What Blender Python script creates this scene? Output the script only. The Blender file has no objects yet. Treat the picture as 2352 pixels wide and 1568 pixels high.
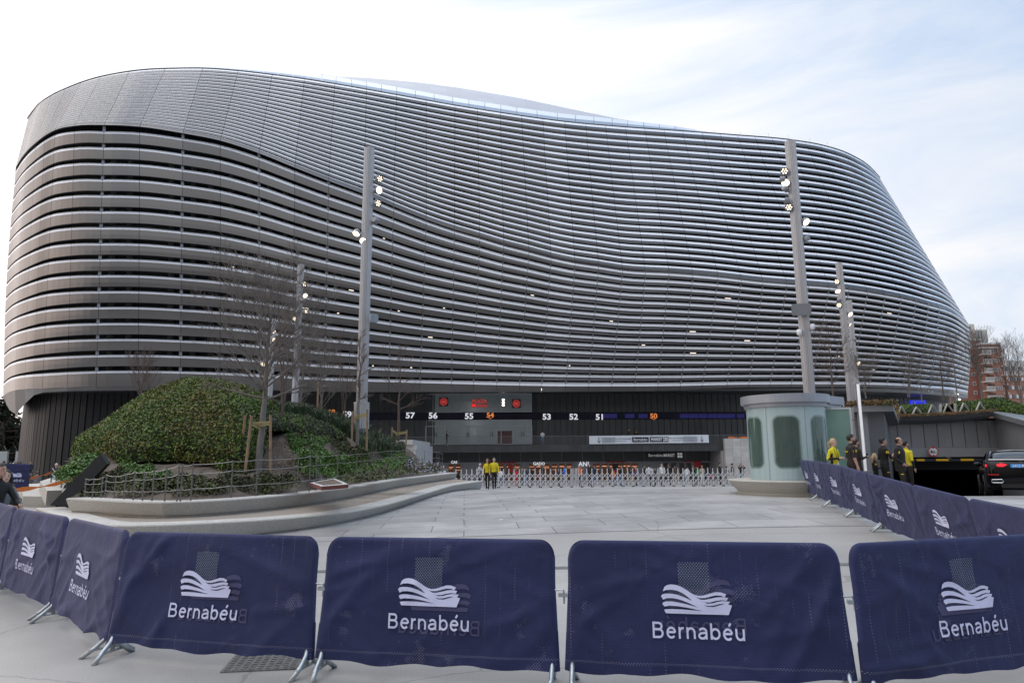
import bpy, bmesh, math, random
import numpy as np
from mathutils import Vector, Matrix
from mathutils.geometry import tessellate_polygon
R=math.radians
random.seed(7); rng=np.random.default_rng(11)
S=bpy.context.scene; COL=S.collection

# ------------------------------------------------------------------ camera
FPX=1568.0; PITCH=R(9.45); ROLL=R(-.36); CAM=Vector((0,0,1.75))
_c,_s=math.cos(PITCH),math.sin(PITCH); _cr,_sr=math.cos(ROLL),math.sin(ROLL)
AX_R=Vector((1,0,0))*_cr+Vector((0,-_s,_c))*_sr
AX_U=Vector((1,0,0))*-_sr+Vector((0,-_s,_c))*_cr
AX_F=Vector((0,_c,_s))
cd=bpy.data.cameras.new('camera'); cam=bpy.data.objects.new('camera',cd); COL.objects.link(cam)
cd.sensor_width=36; cd.lens=36*FPX/2352; cd.clip_end=5000; cd.clip_start=.05
M=Matrix.Identity(4)
for i in range(3): M[i][0]=AX_R[i]; M[i][1]=AX_U[i]; M[i][2]=-AX_F[i]; M[i][3]=CAM[i]
cam.matrix_world=M; S.camera=cam
S.view_settings.view_transform='Standard'; S.view_settings.look='None'; S.view_settings.exposure=0.20; S.view_settings.gamma=1

# ------------------------------------------------------------------ sky and sun
SUN_EL=R(14); SUN_AZ=R(-38)     # azimuth from +Y towards +X
w=bpy.data.worlds.new('World'); S.world=w; w.use_nodes=True
nt=w.node_tree; nt.nodes.clear()
def N(t,k,**kw):
    n=t.nodes.new(k)
    for a,b in kw.items():
        if a.startswith('i_'): n.inputs[a[2:].replace('_',' ')].default_value=b
        else: setattr(n,a,b)
    return n
out=N(nt,'ShaderNodeOutputWorld'); 
sky=N(nt,'ShaderNodeTexSky',sky_type='NISHITA'); sky.sun_disc=False; sky.sun_elevation=SUN_EL; sky.sun_rotation=SUN_AZ; sky.dust_density=2.5; sky.air_density=1.0
bg1=N(nt,'ShaderNodeBackground'); bg1.inputs[1].default_value=.15; sk2=N(nt,'ShaderNodeMix',data_type='RGBA'); sk2.inputs[0].default_value=.55; nt.links.new(sky.outputs[0],sk2.inputs[6]); sk2.inputs[7].default_value=(2.1,4.1,7.2,1); nt.links.new(sk2.outputs[2],bg1.inputs[0])
bg2=N(nt,'ShaderNodeBackground'); bg2.inputs[0].default_value=(.97,.975,1,1)
tc=N(nt,'ShaderNodeTexCoord'); 
mp=N(nt,'ShaderNodeMapping'); mp.inputs['Rotation'].default_value=(R(8),R(12),R(20)); mp.inputs['Scale'].default_value=(1.0,1.6,4.2); nt.links.new(tc.outputs['Generated'],mp.inputs[0])
nz=N(nt,'ShaderNodeTexNoise'); nz.inputs['Scale'].default_value=1.7; nz.inputs['Detail'].default_value=9; nz.inputs['Roughness'].default_value=.55; nz.inputs['Distortion'].default_value=.6; nt.links.new(mp.outputs[0],nz.inputs['Vector'])
sx=N(nt,'ShaderNodeSeparateXYZ'); nt.links.new(tc.outputs['Generated'],sx.inputs[0])
# cloud cover is total low and to the west (-x), thinner high and to the right
m1=N(nt,'ShaderNodeMath',operation='MULTIPLY_ADD'); nt.links.new(sx.outputs[0],m1.inputs[0]); m1.inputs[1].default_value=-.50; m1.inputs[2].default_value=.62
m2=N(nt,'ShaderNodeMath',operation='MULTIPLY_ADD'); nt.links.new(sx.outputs[2],m2.inputs[0]); m2.inputs[1].default_value=-.62; nt.links.new(m1.outputs[0],m2.inputs[2])
m3=N(nt,'ShaderNodeMath',operation='ADD'); nt.links.new(nz.outputs[0],m3.inputs[0]); nt.links.new(m2.outputs[0],m3.inputs[1])
rp=N(nt,'ShaderNodeMapRange'); rp.inputs[1].default_value=.42; rp.inputs[2].default_value=.82; rp.inputs[3].default_value=.20; rp.inputs[4].default_value=1; nt.links.new(m3.outputs[0],rp.inputs[0])
# clouds are brighter towards the low sun in the west, dimmer behind the camera
b1=N(nt,'ShaderNodeMath',operation='MULTIPLY_ADD'); nt.links.new(sx.outputs[1],b1.inputs[0]); b1.inputs[1].default_value=.16; b1.inputs[2].default_value=.86
b2=N(nt,'ShaderNodeMath',operation='MULTIPLY_ADD'); nt.links.new(sx.outputs[0],b2.inputs[0]); b2.inputs[1].default_value=-.22; nt.links.new(b1.outputs[0],b2.inputs[2])
zr_=N(nt,'ShaderNodeMapRange'); zr_.inputs[1].default_value=.60; zr_.inputs[2].default_value=.92; zr_.inputs[3].default_value=0; zr_.inputs[4].default_value=1.75; nt.links.new(sx.outputs[2],zr_.inputs[0])
b3_=N(nt,'ShaderNodeMath',operation='MULTIPLY_ADD'); nt.links.new(zr_.outputs[0],b3_.inputs[0]); b3_.inputs[1].default_value=1.0; nt.links.new(b2.outputs[0],b3_.inputs[2])
wx=N(nt,'ShaderNodeMapRange'); wx.inputs[1].default_value=-.38; wx.inputs[2].default_value=-.95; wx.inputs[3].default_value=0; wx.inputs[4].default_value=1; nt.links.new(sx.outputs[0],wx.inputs[0])
wz=N(nt,'ShaderNodeMapRange'); wz.inputs[1].default_value=.75; wz.inputs[2].default_value=0; wz.inputs[3].default_value=0; wz.inputs[4].default_value=1; nt.links.new(sx.outputs[2],wz.inputs[0])
wm=N(nt,'ShaderNodeMath',operation='MULTIPLY'); nt.links.new(wx.outputs[0],wm.inputs[0]); nt.links.new(wz.outputs[0],wm.inputs[1])
wc=N(nt,'ShaderNodeMix',data_type='RGBA'); wc.inputs[6].default_value=(.97,.975,1,1); wc.inputs[7].default_value=(1.36,1.10,.97,1); nt.links.new(wm.outputs[0],wc.inputs[0]); nt.links.new(wc.outputs[2],bg2.inputs[0])
nt.links.new(b3_.outputs[0],bg2.inputs[1])
mx=N(nt,'ShaderNodeMixShader'); nt.links.new(rp.outputs[0],mx.inputs[0]); nt.links.new(bg1.outputs[0],mx.inputs[1]); nt.links.new(bg2.outputs[0],mx.inputs[2])
nt.links.new(mx.outputs[0],out.inputs[0])
sd=bpy.data.lights.new('sun','SUN'); sd.energy=.6; sd.angle=R(14); sd.color=(1,.86,.72)
so=bpy.data.objects.new('sun',sd); COL.objects.link(so)
dv=Vector((math.sin(SUN_AZ)*math.cos(SUN_EL),math.cos(SUN_AZ)*math.cos(SUN_EL),math.sin(SUN_EL)))
so.rotation_euler=dv.to_track_quat('Z','Y').to_euler(); so.location=(-200,250,120)

# ------------------------------------------------------------------ ray helpers (photo pixel at 2352 wide -> world)
def ray(u,v):
    return AX_R*((u-1176)/FPX)-AX_U*((v-784)/FPX)+AX_F
def W(u,v,Y):
    d=ray(u,v); return CAM+d*(Y/d.y)
def Zp(u,v,z):
    d=ray(u,v); return CAM+d*((z-CAM.z)/d.z)
def sm(a,b,x):
    t=np.clip((x-a)/(b-a),0,1); return t*t*(3-2*t)
def gz(x,y):
    A=.15+.33*sm(-8,6,x)
    return float(A*(sm(6.5,18,y)-sm(24,42,y))-.035*np.clip(y-34,0,42))
def G(x,y): return Vector((x,y,gz(x,y)))
def Gp(u,v):
    d=ray(u,v); t=3.0
    while t<200:
        p=CAM+d*t
        if p.z<=gz(p.x,p.y): return p
        t+=.02
    return p
def sinterp(tab,x):
    xs=[a for a,b in tab]; ys=[b for a,b in tab]
    if x<=xs[0]: return ys[0]
    if x>=xs[-1]: return ys[-1]
    import bisect
    i=bisect.bisect_right(xs,x)-1; h=xs[i+1]-xs[i]; t=(x-xs[i])/h
    def sl(k):
        if k==0: return (ys[1]-ys[0])/(xs[1]-xs[0])
        if k==len(xs)-1: return (ys[-1]-ys[-2])/(xs[-1]-xs[-2])
        a=(ys[k]-ys[k-1])/(xs[k]-xs[k-1]); b=(ys[k+1]-ys[k])/(xs[k+1]-xs[k]); ha=xs[k]-xs[k-1]; hb=xs[k+1]-xs[k]
        return (a*hb+b*ha)/(ha+hb)
    m0,m1=sl(i)*h,sl(i+1)*h
    return (2*t**3-3*t*t+1)*ys[i]+(t**3-2*t*t+t)*m0+(-2*t**3+3*t*t)*ys[i+1]+(t**3-t*t)*m1
def interp(tab,x):
    xs=[a for a,b in tab]; ys=[b for a,b in tab]; return float(np.interp(x,xs,ys))

# ------------------------------------------------------------------ materials
MATS={}
def lin(h):
    h=h.lstrip('#'); v=[int(h[i:i+2],16)/255 for i in (0,2,4)]
    return tuple((c/12.92 if c<=.04045 else ((c+.055)/1.055)**2.4) for c in v)
def mat(name,col,rough=.6,metal=0,var=0.0,vscale=4.0,bump=0,bscale=20,spec=.5,emis=None,es=0,coord='Object',col2=None,island=0,alpha=None,trans=0,coat=0):
    if name in MATS: return MATS[name]
    m=bpy.data.materials.new(name); m.use_nodes=True; t=m.node_tree; p=t.nodes['Principled BSDF']
    if isinstance(col,str): col=lin(col)
    if isinstance(col2,str): col2=lin(col2)
    p.inputs['Base Color'].default_value=(*col,1); p.inputs['Roughness'].default_value=rough; p.inputs['Metallic'].default_value=metal
    p.inputs['Specular IOR Level'].default_value=spec
    if coat: p.inputs['Coat Weight'].default_value=coat
    if trans: p.inputs['Transmission Weight'].default_value=trans
    if emis: p.inputs['Emission Color'].default_value=(*(lin(emis) if isinstance(emis,str) else emis),1); p.inputs['Emission Strength'].default_value=es
    tcn=N(t,'ShaderNodeTexCoord')
    if var or col2:
        nz=N(t,'ShaderNodeTexNoise'); nz.inputs['Scale'].default_value=vscale; nz.inputs['Detail'].default_value=6; nz.inputs['Roughness'].default_value=.65
        t.links.new(tcn.outputs[coord],nz.inputs['Vector'])
        mr=N(t,'ShaderNodeMapRange'); mr.inputs[1].default_value=.3; mr.inputs[2].default_value=.7; t.links.new(nz.outputs[0],mr.inputs[0])
        mxn=N(t,'ShaderNodeMix',data_type='RGBA')
        a=col2 if col2 else tuple(c*(1-var) for c in col); b=col if col2 else tuple(min(1,c*(1+var)) for c in col)
        mxn.inputs[6].default_value=(*a,1); mxn.inputs[7].default_value=(*b,1); t.links.new(mr.outputs[0],mxn.inputs[0])
        last=mxn.outputs[2]
        if island:
            g=N(t,'ShaderNodeNewGeometry'); h=N(t,'ShaderNodeMapRange'); h.inputs[3].default_value=1-island; h.inputs[4].default_value=1+island; t.links.new(g.outputs['Random Per Island'],h.inputs[0])
            mm=N(t,'ShaderNodeVectorMath',operation='SCALE'); t.links.new(last,mm.inputs[0]); t.links.new(h.outputs[0],mm.inputs['Scale']); last=mm.outputs[0]
        t.links.new(last,p.inputs['Base Color'])
    elif island:
        g=N(t,'ShaderNodeNewGeometry'); h=N(t,'ShaderNodeMapRange'); h.inputs[3].default_value=1-island; h.inputs[4].default_value=1+island; t.links.new(g.outputs['Random Per Island'],h.inputs[0])
        mm=N(t,'ShaderNodeVectorMath',operation='SCALE'); mm.inputs[0].default_value=col; t.links.new(h.outputs[0],mm.inputs['Scale']); t.links.new(mm.outputs[0],p.inputs['Base Color'])
    if bump:
        nb=N(t,'ShaderNodeTexNoise'); nb.inputs['Scale'].default_value=bscale; nb.inputs['Detail'].default_value=4; t.links.new(tcn.outputs[coord],nb.inputs['Vector'])
        bn=N(t,'ShaderNodeBump'); bn.inputs['Strength'].default_value=bump; bn.inputs['Distance'].default_value=.02; t.links.new(nb.outputs[0],bn.inputs['Height']); t.links.new(bn.outputs[0],p.inputs['Normal'])
    MATS[name]=m; return m
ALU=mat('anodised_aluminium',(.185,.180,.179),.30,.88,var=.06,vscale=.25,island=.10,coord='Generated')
ALUB=mat('skylit_aluminium',(.86,.87,.91),.40,.2,island=.06)  # same metal as the panels, sky light on the ledges put into the colour
ALUU=mat('shaded_underside',(.022,.023,.026),.7,.2)  # shade below each slat put into a near-black colour
DARK=mat('dark_interior',(.012,.013,.016),.8)
CLAD=mat('charcoal_cladding',(.066,.070,.073),.5,.3,var=.15,vscale=.3,island=.12)
CLADB=mat('black_cladding',(.022,.022,.023),.55,.2,var=.2,vscale=.3)
STEEL=mat('galvanised_steel',(.42,.46,.48),.35,.8,var=.15,vscale=18)
GREYM=mat('grey_painted_steel',(.27,.28,.30),.45,.5,var=.1,vscale=3)
POLEM=mat('fluted_aluminium',(.46,.46,.475),.38,.6,var=.04,vscale=1.2)
CONC=mat('exposed_aggregate_concrete',(.64,.61,.55),.85,0,col2=(.33,.315,.285),vscale=48,bump=.5,bscale=55)
CONCT=mat('smooth_concrete_top',(.58,.56,.52),.8,0,col2=(.42,.40,.37),vscale=5,bump=.15,bscale=60)
GRAV=mat('gravel',(.42,.36,.30),.95,0,col2=(.24,.20,.165),vscale=40,bump=.8,bscale=50)
SOIL=mat('soil',(.155,.12,.092),.95,0,col2=(.06,.046,.036),vscale=3,bump=.9,bscale=14)
BARK=mat('bark',(.17,.15,.135),.9,0,var=.35,vscale=12,bump=.5,bscale=30)
BARK2=mat('reddish_bark',(.13,.095,.08),.9,0,var=.3,vscale=12)
WRAP=mat('burlap_wrap',(.19,.175,.165),.95,0,var=.18,vscale=6,bump=.4,bscale=40)
WOOD=mat('stake_wood',(.36,.235,.145),.8,0,col2=(.20,.13,.085),vscale=7)
STRAP=mat('strap',(.33,.27,.11),.7)
WHITE=mat('white_paint',(.75,.76,.78),.5)
BLACK=mat('black_matte',(.012,.012,.014),.6)
RUBBER=mat('rubber',(.02,.02,.02),.7)
LED=mat('warm_led',(1,.9,.75),.5,emis=(1,.80,.58),es=2.6)
LAMPREF=mat('white_lamp_reflection',(1,1,1),.5,emis=(1,.97,.92),es=4)
NAVYT=mat('white_print',(.62,.64,.86),.7,0,var=.04,vscale=40)
GHOST=mat('show_through_print',(.06,.06,.14),.8)

# ------------------------------------------------------------------ mesh builders
class MB:
    def __init__(s): s.v=[]; s.f=[]; s.m=[]; s.mi=0
    def add(s,vs,fs):
        o=len(s.v); s.v+= [tuple(p) for p in vs]; s.f+=[tuple(i+o for i in f) for f in fs]; s.m+=[s.mi]*len(fs)
    def quad(s,a,b,c,d): s.add([a,b,c,d],[(0,1,2,3)])
    def box(s,lo,hi,M=None):
        x0,y0,z0=lo;x1,y1,z1=hi
        vs=[Vector(p) for p in ((x0,y0,z0),(x1,y0,z0),(x1,y1,z0),(x0,y1,z0),(x0,y0,z1),(x1,y0,z1),(x1,y1,z1),(x0,y1,z1))]
        if M: vs=[M@p for p in vs]
        s.add(vs,[(0,3,2,1),(4,5,6,7),(0,1,5,4),(1,2,6,5),(2,3,7,6),(3,0,4,7)])
    def tube(s,path,rad,n=8,cap=True):
        path=[Vector(p) for p in path]
        if not hasattr(rad,'__len__'): rad=[rad]*len(path)
        vs=[];fs=[]; up=None
        for i,p in enumerate(path):
            d=(path[min(i+1,len(path)-1)]-path[max(i-1,0)])
            if d.length<1e-9: d=Vector((0,0,1))
            d.normalize()
            if up is None: up=Vector((0,0,1)) if abs(d.z)<.9 else Vector((1,0,0))
            a=d.cross(up)
            if a.length<1e-6: a=d.orthogonal()
            a.normalize(); b=a.cross(d).normalized(); up=b
            for k in range(n):
                t=2*math.pi*k/n; vs.append(p+(a*math.cos(t)+b*math.sin(t))*rad[i])
        for i in range(len(path)-1):
            for k in range(n):
                k2=(k+1)%n; fs.append((i*n+k,i*n+k2,(i+1)*n+k2,(i+1)*n+k))
        if cap: fs.append(tuple(range(n))[::-1]); fs.append(tuple((len(path)-1)*n+k for k in range(n)))
        s.add(vs,fs)
    def lathe(s,prof,n=24,M=None,cap=True):
        vs=[];fs=[]
        for r,z in prof:
            for k in range(n):
                t=2*math.pi*k/n; p=Vector((r*math.cos(t),r*math.sin(t),z)); vs.append(M@p if M else p)
        for i in range(len(prof)-1):
            for k in range(n):
                k2=(k+1)%n; fs.append((i*n+k,i*n+k2,(i+1)*n+k2,(i+1)*n+k))
        if cap: fs.append(tuple(range(n))[::-1]); fs.append(tuple((len(prof)-1)*n+k for k in range(n)))
        s.add(vs,fs)
    def poly(s,pts,M=None,depth=0):
        """flat polygon in XY, optionally extruded by depth along +Z"""
        tr=tessellate_polygon([[Vector((p[0],p[1],0)) for p in pts]])
        f=(lambda p:M@p) if M else (lambda p:p); n=len(pts)
        vs=[f(Vector((p[0],p[1],depth))) for p in pts]; fs=[tuple(t) for t in tr]
        # orient towards +z
        a=pts[fs[0][0]];b=pts[fs[0][1]];c=pts[fs[0][2]]
        if (b[0]-a[0])*(c[1]-a[1])-(b[1]-a[1])*(c[0]-a[0])<0: fs=[t[::-1] for t in fs]
        if depth:
            vs+=[f(Vector((p[0],p[1],0))) for p in pts]; fs+=[tuple(i+n for i in t[::-1]) for t in fs]
            fs+=[(i,(i+1)%n,(i+1)%n+n,i+n) for i in range(n)]
        s.add(vs,fs)
    def ell(s,c,r,n=12,m=8,M=None):
        vs=[];fs=[]
        for i in range(m+1):
            ph=math.pi*i/m
            for k in range(n):
                t=2*math.pi*k/n; p=Vector((c[0]+r[0]*math.sin(ph)*math.cos(t),c[1]+r[1]*math.sin(ph)*math.sin(t),c[2]+r[2]*math.cos(ph))); vs.append(M@p if M else p)
        for i in range(m):
            for k in range(n):
                k2=(k+1)%n; fs.append((i*n+k,(i+1)*n+k,(i+1)*n+k2,i*n+k2))
        s.add(vs,fs)
    def build(s,name,mats,parent=None,smooth=False,auto=None):
        me=bpy.data.meshes.new(name); me.from_pydata(s.v,[],s.f); me.update()
        if not isinstance(mats,(list,tuple)): mats=[mats]
        for m in mats: me.materials.append(m)
        if len(mats)>1: me.polygons.foreach_set('material_index',s.m)
        if smooth: me.shade_smooth()
        if auto is not None: me.set_sharp_from_angle(angle=R(auto))
        o=bpy.data.objects.new(name,me); COL.objects.link(o)
        if parent: setp(o,parent)
        return o
def setp(o,p):
    o.parent=p; o.matrix_parent_inverse=Matrix.Identity(4)
    if p.get('_abs',0): o.matrix_parent_inverse=p.matrix_world.inverted() if False else Matrix.Translation(-p.location)
def tag(o,label=None,cat=None,group=None,kind=None):
    if label: o['label']=label
    if cat: o['category']=cat
    if group: o['group']=group
    if kind: o['kind']=kind
    return o
def empty(name,loc=(0,0,0),rz=0,label=None,cat=None,group=None,absolute=False):
    """absolute=True: children are given in world coordinates"""
    o=bpy.data.objects.new(name,None); COL.objects.link(o); o.location=loc; o.rotation_euler=(0,0,rz); o.empty_display_size=.3
    if absolute: o['_abs']=1
    return tag(o,label,cat,group)
def copy_tree(o,parent=None):
    c=o.copy(); COL.objects.link(c)
    if parent: c.parent=parent
    for ch in list(o.children): copy_tree(ch,c)
    return c
def textpolys(s,size,bold=0,align='CENTER',space=1.0):
    cu=bpy.data.curves.new('t','FONT'); cu.body=s; cu.size=size; cu.align_x=align; cu.offset=bold; cu.space_character=space; cu.resolution_u=3
    o=bpy.data.objects.new('t',cu); COL.objects.link(o)
    dg=bpy.context.evaluated_depsgraph_get(); dg.update()
    me=bpy.data.meshes.new_from_object(o.evaluated_get(dg)); bpy.data.objects.remove(o); bpy.data.curves.remove(cu)
    vs=[v.co.copy() for v in me.vertices]; fs=[tuple(p.vertices) for p in me.polygons]; bpy.data.meshes.remove(me)
    return vs,fs
def text(name,s,size,M,m,parent=None,bold=0,align='CENTER',space=1.0,sx=1.0):
    vs,fs=textpolys(s,size,bold,align,space); b=MB(); b.add([M@Vector((v.x*sx,v.y,0)) for v in vs],fs)
    return b.build(name,m,parent)
def frame_at(p,normal=(0,-1,0),up=(0,0,1)):
    n=Vector(normal).normalized(); x=Vector(up).cross(n).normalized(); y=n.cross(x)
    M=Matrix.Identity(4)
    for i in range(3): M[i][0]=x[i];M[i][1]=y[i];M[i][2]=n[i];M[i][3]=p[i]
    return M
def bulk(name,verts,k,m,parent=None,smooth=False):
    """many k-gons from an array (n*k,3)"""
    n=len(verts)//k; me=bpy.data.meshes.new(name); me.vertices.add(n*k); me.loops.add(n*k); me.polygons.add(n)
    me.vertices.foreach_set('co',np.asarray(verts,dtype=np.float32).ravel()); me.loops.foreach_set('vertex_index',np.arange(n*k,dtype=np.int32))
    me.polygons.foreach_set('loop_start',np.arange(0,n*k,k,dtype=np.int32)); me.polygons.foreach_set('loop_total',np.full(n,k,dtype=np.int32))
    me.update(calc_edges=True); me.validate()
    me.materials.append(m); o=bpy.data.objects.new(name,me); COL.objects.link(o)
    if parent: setp(o,parent)
    return o
def leaves(P,Nn,size,tilt=.8,asp=.45,jit=.5):
    """leaf quads (kite shaped) at points P with approximate normals Nn"""
    n=len(P); P=np.asarray(P,float); Nn=np.asarray(Nn,float)
    d=rng.normal(size=(n,3)); nn=Nn+d*tilt; nn/=np.linalg.norm(nn,axis=1)[:,None]
    a=np.cross(nn,rng.normal(size=(n,3))); a/=np.linalg.norm(a,axis=1)[:,None]; b=np.cross(nn,a)
    sz=(size*(1+jit*(rng.random(n)-.5)))[:,None]
    q=np.stack([P-a*sz*.5,P+b*sz*asp*.5,P+a*sz*.5,P-b*sz*asp*.5],axis=1)
    return q.reshape(-1,3)
# ------------------------------------------------------------------ ground
def ground_mat():
    m=bpy.data.materials.new('plaza_paving'); m.use_nodes=True; t=m.node_tree; p=t.nodes['Principled BSDF']; p.inputs['Roughness'].default_value=.62; p.inputs['Specular IOR Level'].default_value=.4
    tcn=N(t,'ShaderNodeTexCoord'); L=t.links.new
    n1=N(t,'ShaderNodeTexNoise'); n1.inputs['Scale'].default_value=.9; n1.inputs['Detail'].default_value=8; n1.inputs['Roughness'].default_value=.62; L(tcn.outputs['Object'],n1.inputs['Vector'])
    n2=N(t,'ShaderNodeTexNoise'); n2.inputs['Scale'].default_value=70; n2.inputs['Detail'].default_value=3; L(tcn.outputs['Object'],n2.inputs['Vector'])
    n3=N(t,'ShaderNodeTexNoise'); n3.inputs['Scale'].default_value=.16; n3.inputs['Detail'].default_value=4; L(tcn.outputs['Object'],n3.inputs['Vector'])
    # concrete apron
    a=N(t,'ShaderNodeMix',data_type='RGBA'); a.inputs[6].default_value=(.30,.29,.275,1); a.inputs[7].default_value=(.48,.46,.44,1); L(n1.outputs[0],a.inputs[0])
    # long slabs laid askew
    mp=N(t,'ShaderNodeMapping'); mp.inputs['Rotation'].default_value=(0,0,R(-4)); L(tcn.outputs['Object'],mp.inputs[0])
    br=N(t,'ShaderNodeTexBrick'); br.inputs['Scale'].default_value=1; br.inputs['Brick Width'].default_value=1.8; br.inputs['Row Height'].default_value=.9; br.inputs['Mortar Size'].default_value=.012; br.inputs['Mortar Smooth'].default_value=.2; br.inputs['Bias'].default_value=-.1; br.offset=.37
    br.inputs['Color1'].default_value=(.44,.43,.415,1); br.inputs['Color2'].default_value=(.335,.325,.315,1); br.inputs['Mortar'].default_value=(.15,.148,.145,1); L(mp.outputs[0],br.inputs['Vector'])
    w1=N(t,'ShaderNodeMix',data_type='RGBA',blend_type='MULTIPLY'); w1.inputs[0].default_value=1
    sc=N(t,'ShaderNodeMapRange'); sc.inputs[1].default_value=.3; sc.inputs[2].default_value=.72; sc.inputs[3].default_value=.74; sc.inputs[4].default_value=1.16; L(n1.outputs[0],sc.inputs[0])
    L(br.outputs[0],w1.inputs[6]); L(sc.outputs[0],w1.inputs[7])
    sp=N(t,'ShaderNodeSeparateXYZ'); L(tcn.outputs['Object'],sp.inputs[0])
    e=N(t,'ShaderNodeMath',operation='MULTIPLY_ADD'); L(sp.outputs[0],e.inputs[0]); e.inputs[1].default_value=-.035; L(sp.outputs[1],e.inputs[2])
    g=N(t,'ShaderNodeMath',operation='GREATER_THAN'); L(e.outputs[0],g.inputs[0]); g.inputs[1].default_value=13.6
    mx=N(t,'ShaderNodeMix',data_type='RGBA'); L(g.outputs[0],mx.inputs[0]); L(a.outputs[2],mx.inputs[6]); L(w1.outputs[2],mx.inputs[7])
    # seam between the two pavings
    cmpn=N(t,'ShaderNodeMath',operation='COMPARE'); L(e.outputs[0],cmpn.inputs[0]); cmpn.inputs[1].default_value=13.6; cmpn.inputs[2].default_value=.03
    m2=N(t,'ShaderNodeMix',data_type='RGBA'); L(cmpn.outputs[0],m2.inputs[0]); L(mx.outputs[2],m2.inputs[6]); m2.inputs[7].default_value=(.08,.08,.08,1)
    # cracks and expansion joints of the apron
    vo=N(t,'ShaderNodeTexVoronoi',feature='DISTANCE_TO_EDGE'); vo.inputs['Scale'].default_value=.28; 
    dn=N(t,'ShaderNodeMix',data_type='RGBA',blend_type='ADD'); dn.inputs[0].default_value=.35; L(tcn.outputs['Object'],dn.inputs[6]); L(n1.outputs[1],dn.inputs[7]); L(dn.outputs[2],vo.inputs['Vector'])
    lt=N(t,'ShaderNodeMath',operation='LESS_THAN'); L(vo.outputs[0],lt.inputs[0]); lt.inputs[1].default_value=.0035
    l2=N(t,'ShaderNodeMath',operation='MULTIPLY'); L(lt.outputs[0],l2.inputs[0]); l2.inputs[1].default_value=.35
    m4=N(t,'ShaderNodeMix',data_type='RGBA'); L(l2.outputs[0],m4.inputs[0]); L(m2.outputs[2],m4.inputs[6]); m4.inputs[7].default_value=(.12,.115,.11,1)
    # grain and broad stains
    gr=N(t,'ShaderNodeMapRange'); gr.inputs[1].default_value=.25; gr.inputs[2].default_value=.75; gr.inputs[3].default_value=.82; gr.inputs[4].default_value=1.16; L(n2.outputs[0],gr.inputs[0])
    st=N(t,'ShaderNodeMapRange'); st.inputs[1].default_value=.35; st.inputs[2].default_value=.65; st.inputs[3].default_value=.78; st.inputs[4].default_value=1.10; L(n3.outputs[0],st.inputs[0])
    mu=N(t,'ShaderNodeMath',operation='MULTIPLY'); L(gr.outputs[0],mu.inputs[0]); L(st.outputs[0],mu.inputs[1])
    fin=N(t,'ShaderNodeVectorMath',operation='SCALE'); L(m4.outputs[2],fin.inputs[0]); L(mu.outputs[0],fin.inputs['Scale']); L(fin.outputs[0],p.inputs['Base Color'])
    bn=N(t,'ShaderNodeBump'); bn.inputs['Strength'].default_value=.25; bn.inputs['Distance'].default_value=.01; L(n2.outputs[0],bn.inputs['Height']); L(bn.outputs[0],p.inputs['Normal'])
    return m
HX0,HX1,HY0,HY1=11.4,60.0,20.6,47.0
xs=sorted(set([-3000,-1000,-400,-200,-120,-80,-60]+[float(i) for i in range(-50,50,1)]+[HX0,60,90,150,300,1000,3000]))
ys=sorted(set([-60,-20,-5]+[i*.75 for i in range(0,70)]+[HY0,HY1]+[float(i) for i in range(54,90,3)]+[120,200,400,1000,3500]))
b=MB(); b.v=[(x,y,gz(x,y)) for y in ys for x in xs]
nx=len(xs)
for j in range(len(ys)-1):
    for i in range(nx-1):
        cx=(xs[i]+xs[i+1])/2; cy=(ys[j]+ys[j+1])/2
        if HX0<cx<HX1 and HY0<cy<HY1: continue
        b.f.append((j*nx+i,j*nx+i+1,(j+1)*nx+i+1,(j+1)*nx+i)); b.m.append(0)
tag(b.build('ground',ground_mat(),smooth=True),kind='structure')
ASPH=mat('asphalt',(.052,.052,.055),.85,0,var=.25,vscale=9,bump=.3,bscale=80)
def rz(x,y):
    z0=gz(x,HY0)-.02; t=min(1,max(0,(y-HY0)/22)); return z0-.25*min(1,(y-HY0)/4)*0-(z0+2.7)*(t**1.35)
b=MB(); xr=np.linspace(HX0,HX1,14); yr=np.linspace(HY0,HY1+14,24); b.v=[(x,y,rz(x,y)) for y in yr for x in xr]
for j in range(23):
    for i in range(13): b.f.append((j*14+i,j*14+i+1,(j+1)*14+i+1,(j+1)*14+i)); b.m.append(0)
tag(b.build('ramp_road',ASPH,smooth=True),kind='structure')
b=MB()
for i in range(12):
    y0=HY0+i*2.2; y1=y0+2.2; b.quad((HX0,y0,rz(HX0,y0)),(HX0,y1,rz(HX0,y1)),(HX0,y1,gz(HX0,y1)),(HX0,y0,gz(HX0,y0)))
for i in range(12):
    x0=HX0+i*4; b.quad((x0,HY0,gz(x0,HY0)),(x0+4,HY0,gz(x0+4,HY0)),(x0+4,HY0,gz(x0,HY0)-.6),(x0,HY0,gz(x0,HY0)-.6))
tag(b.build('ramp_retaining_wall',CONCT),kind='structure')
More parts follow.
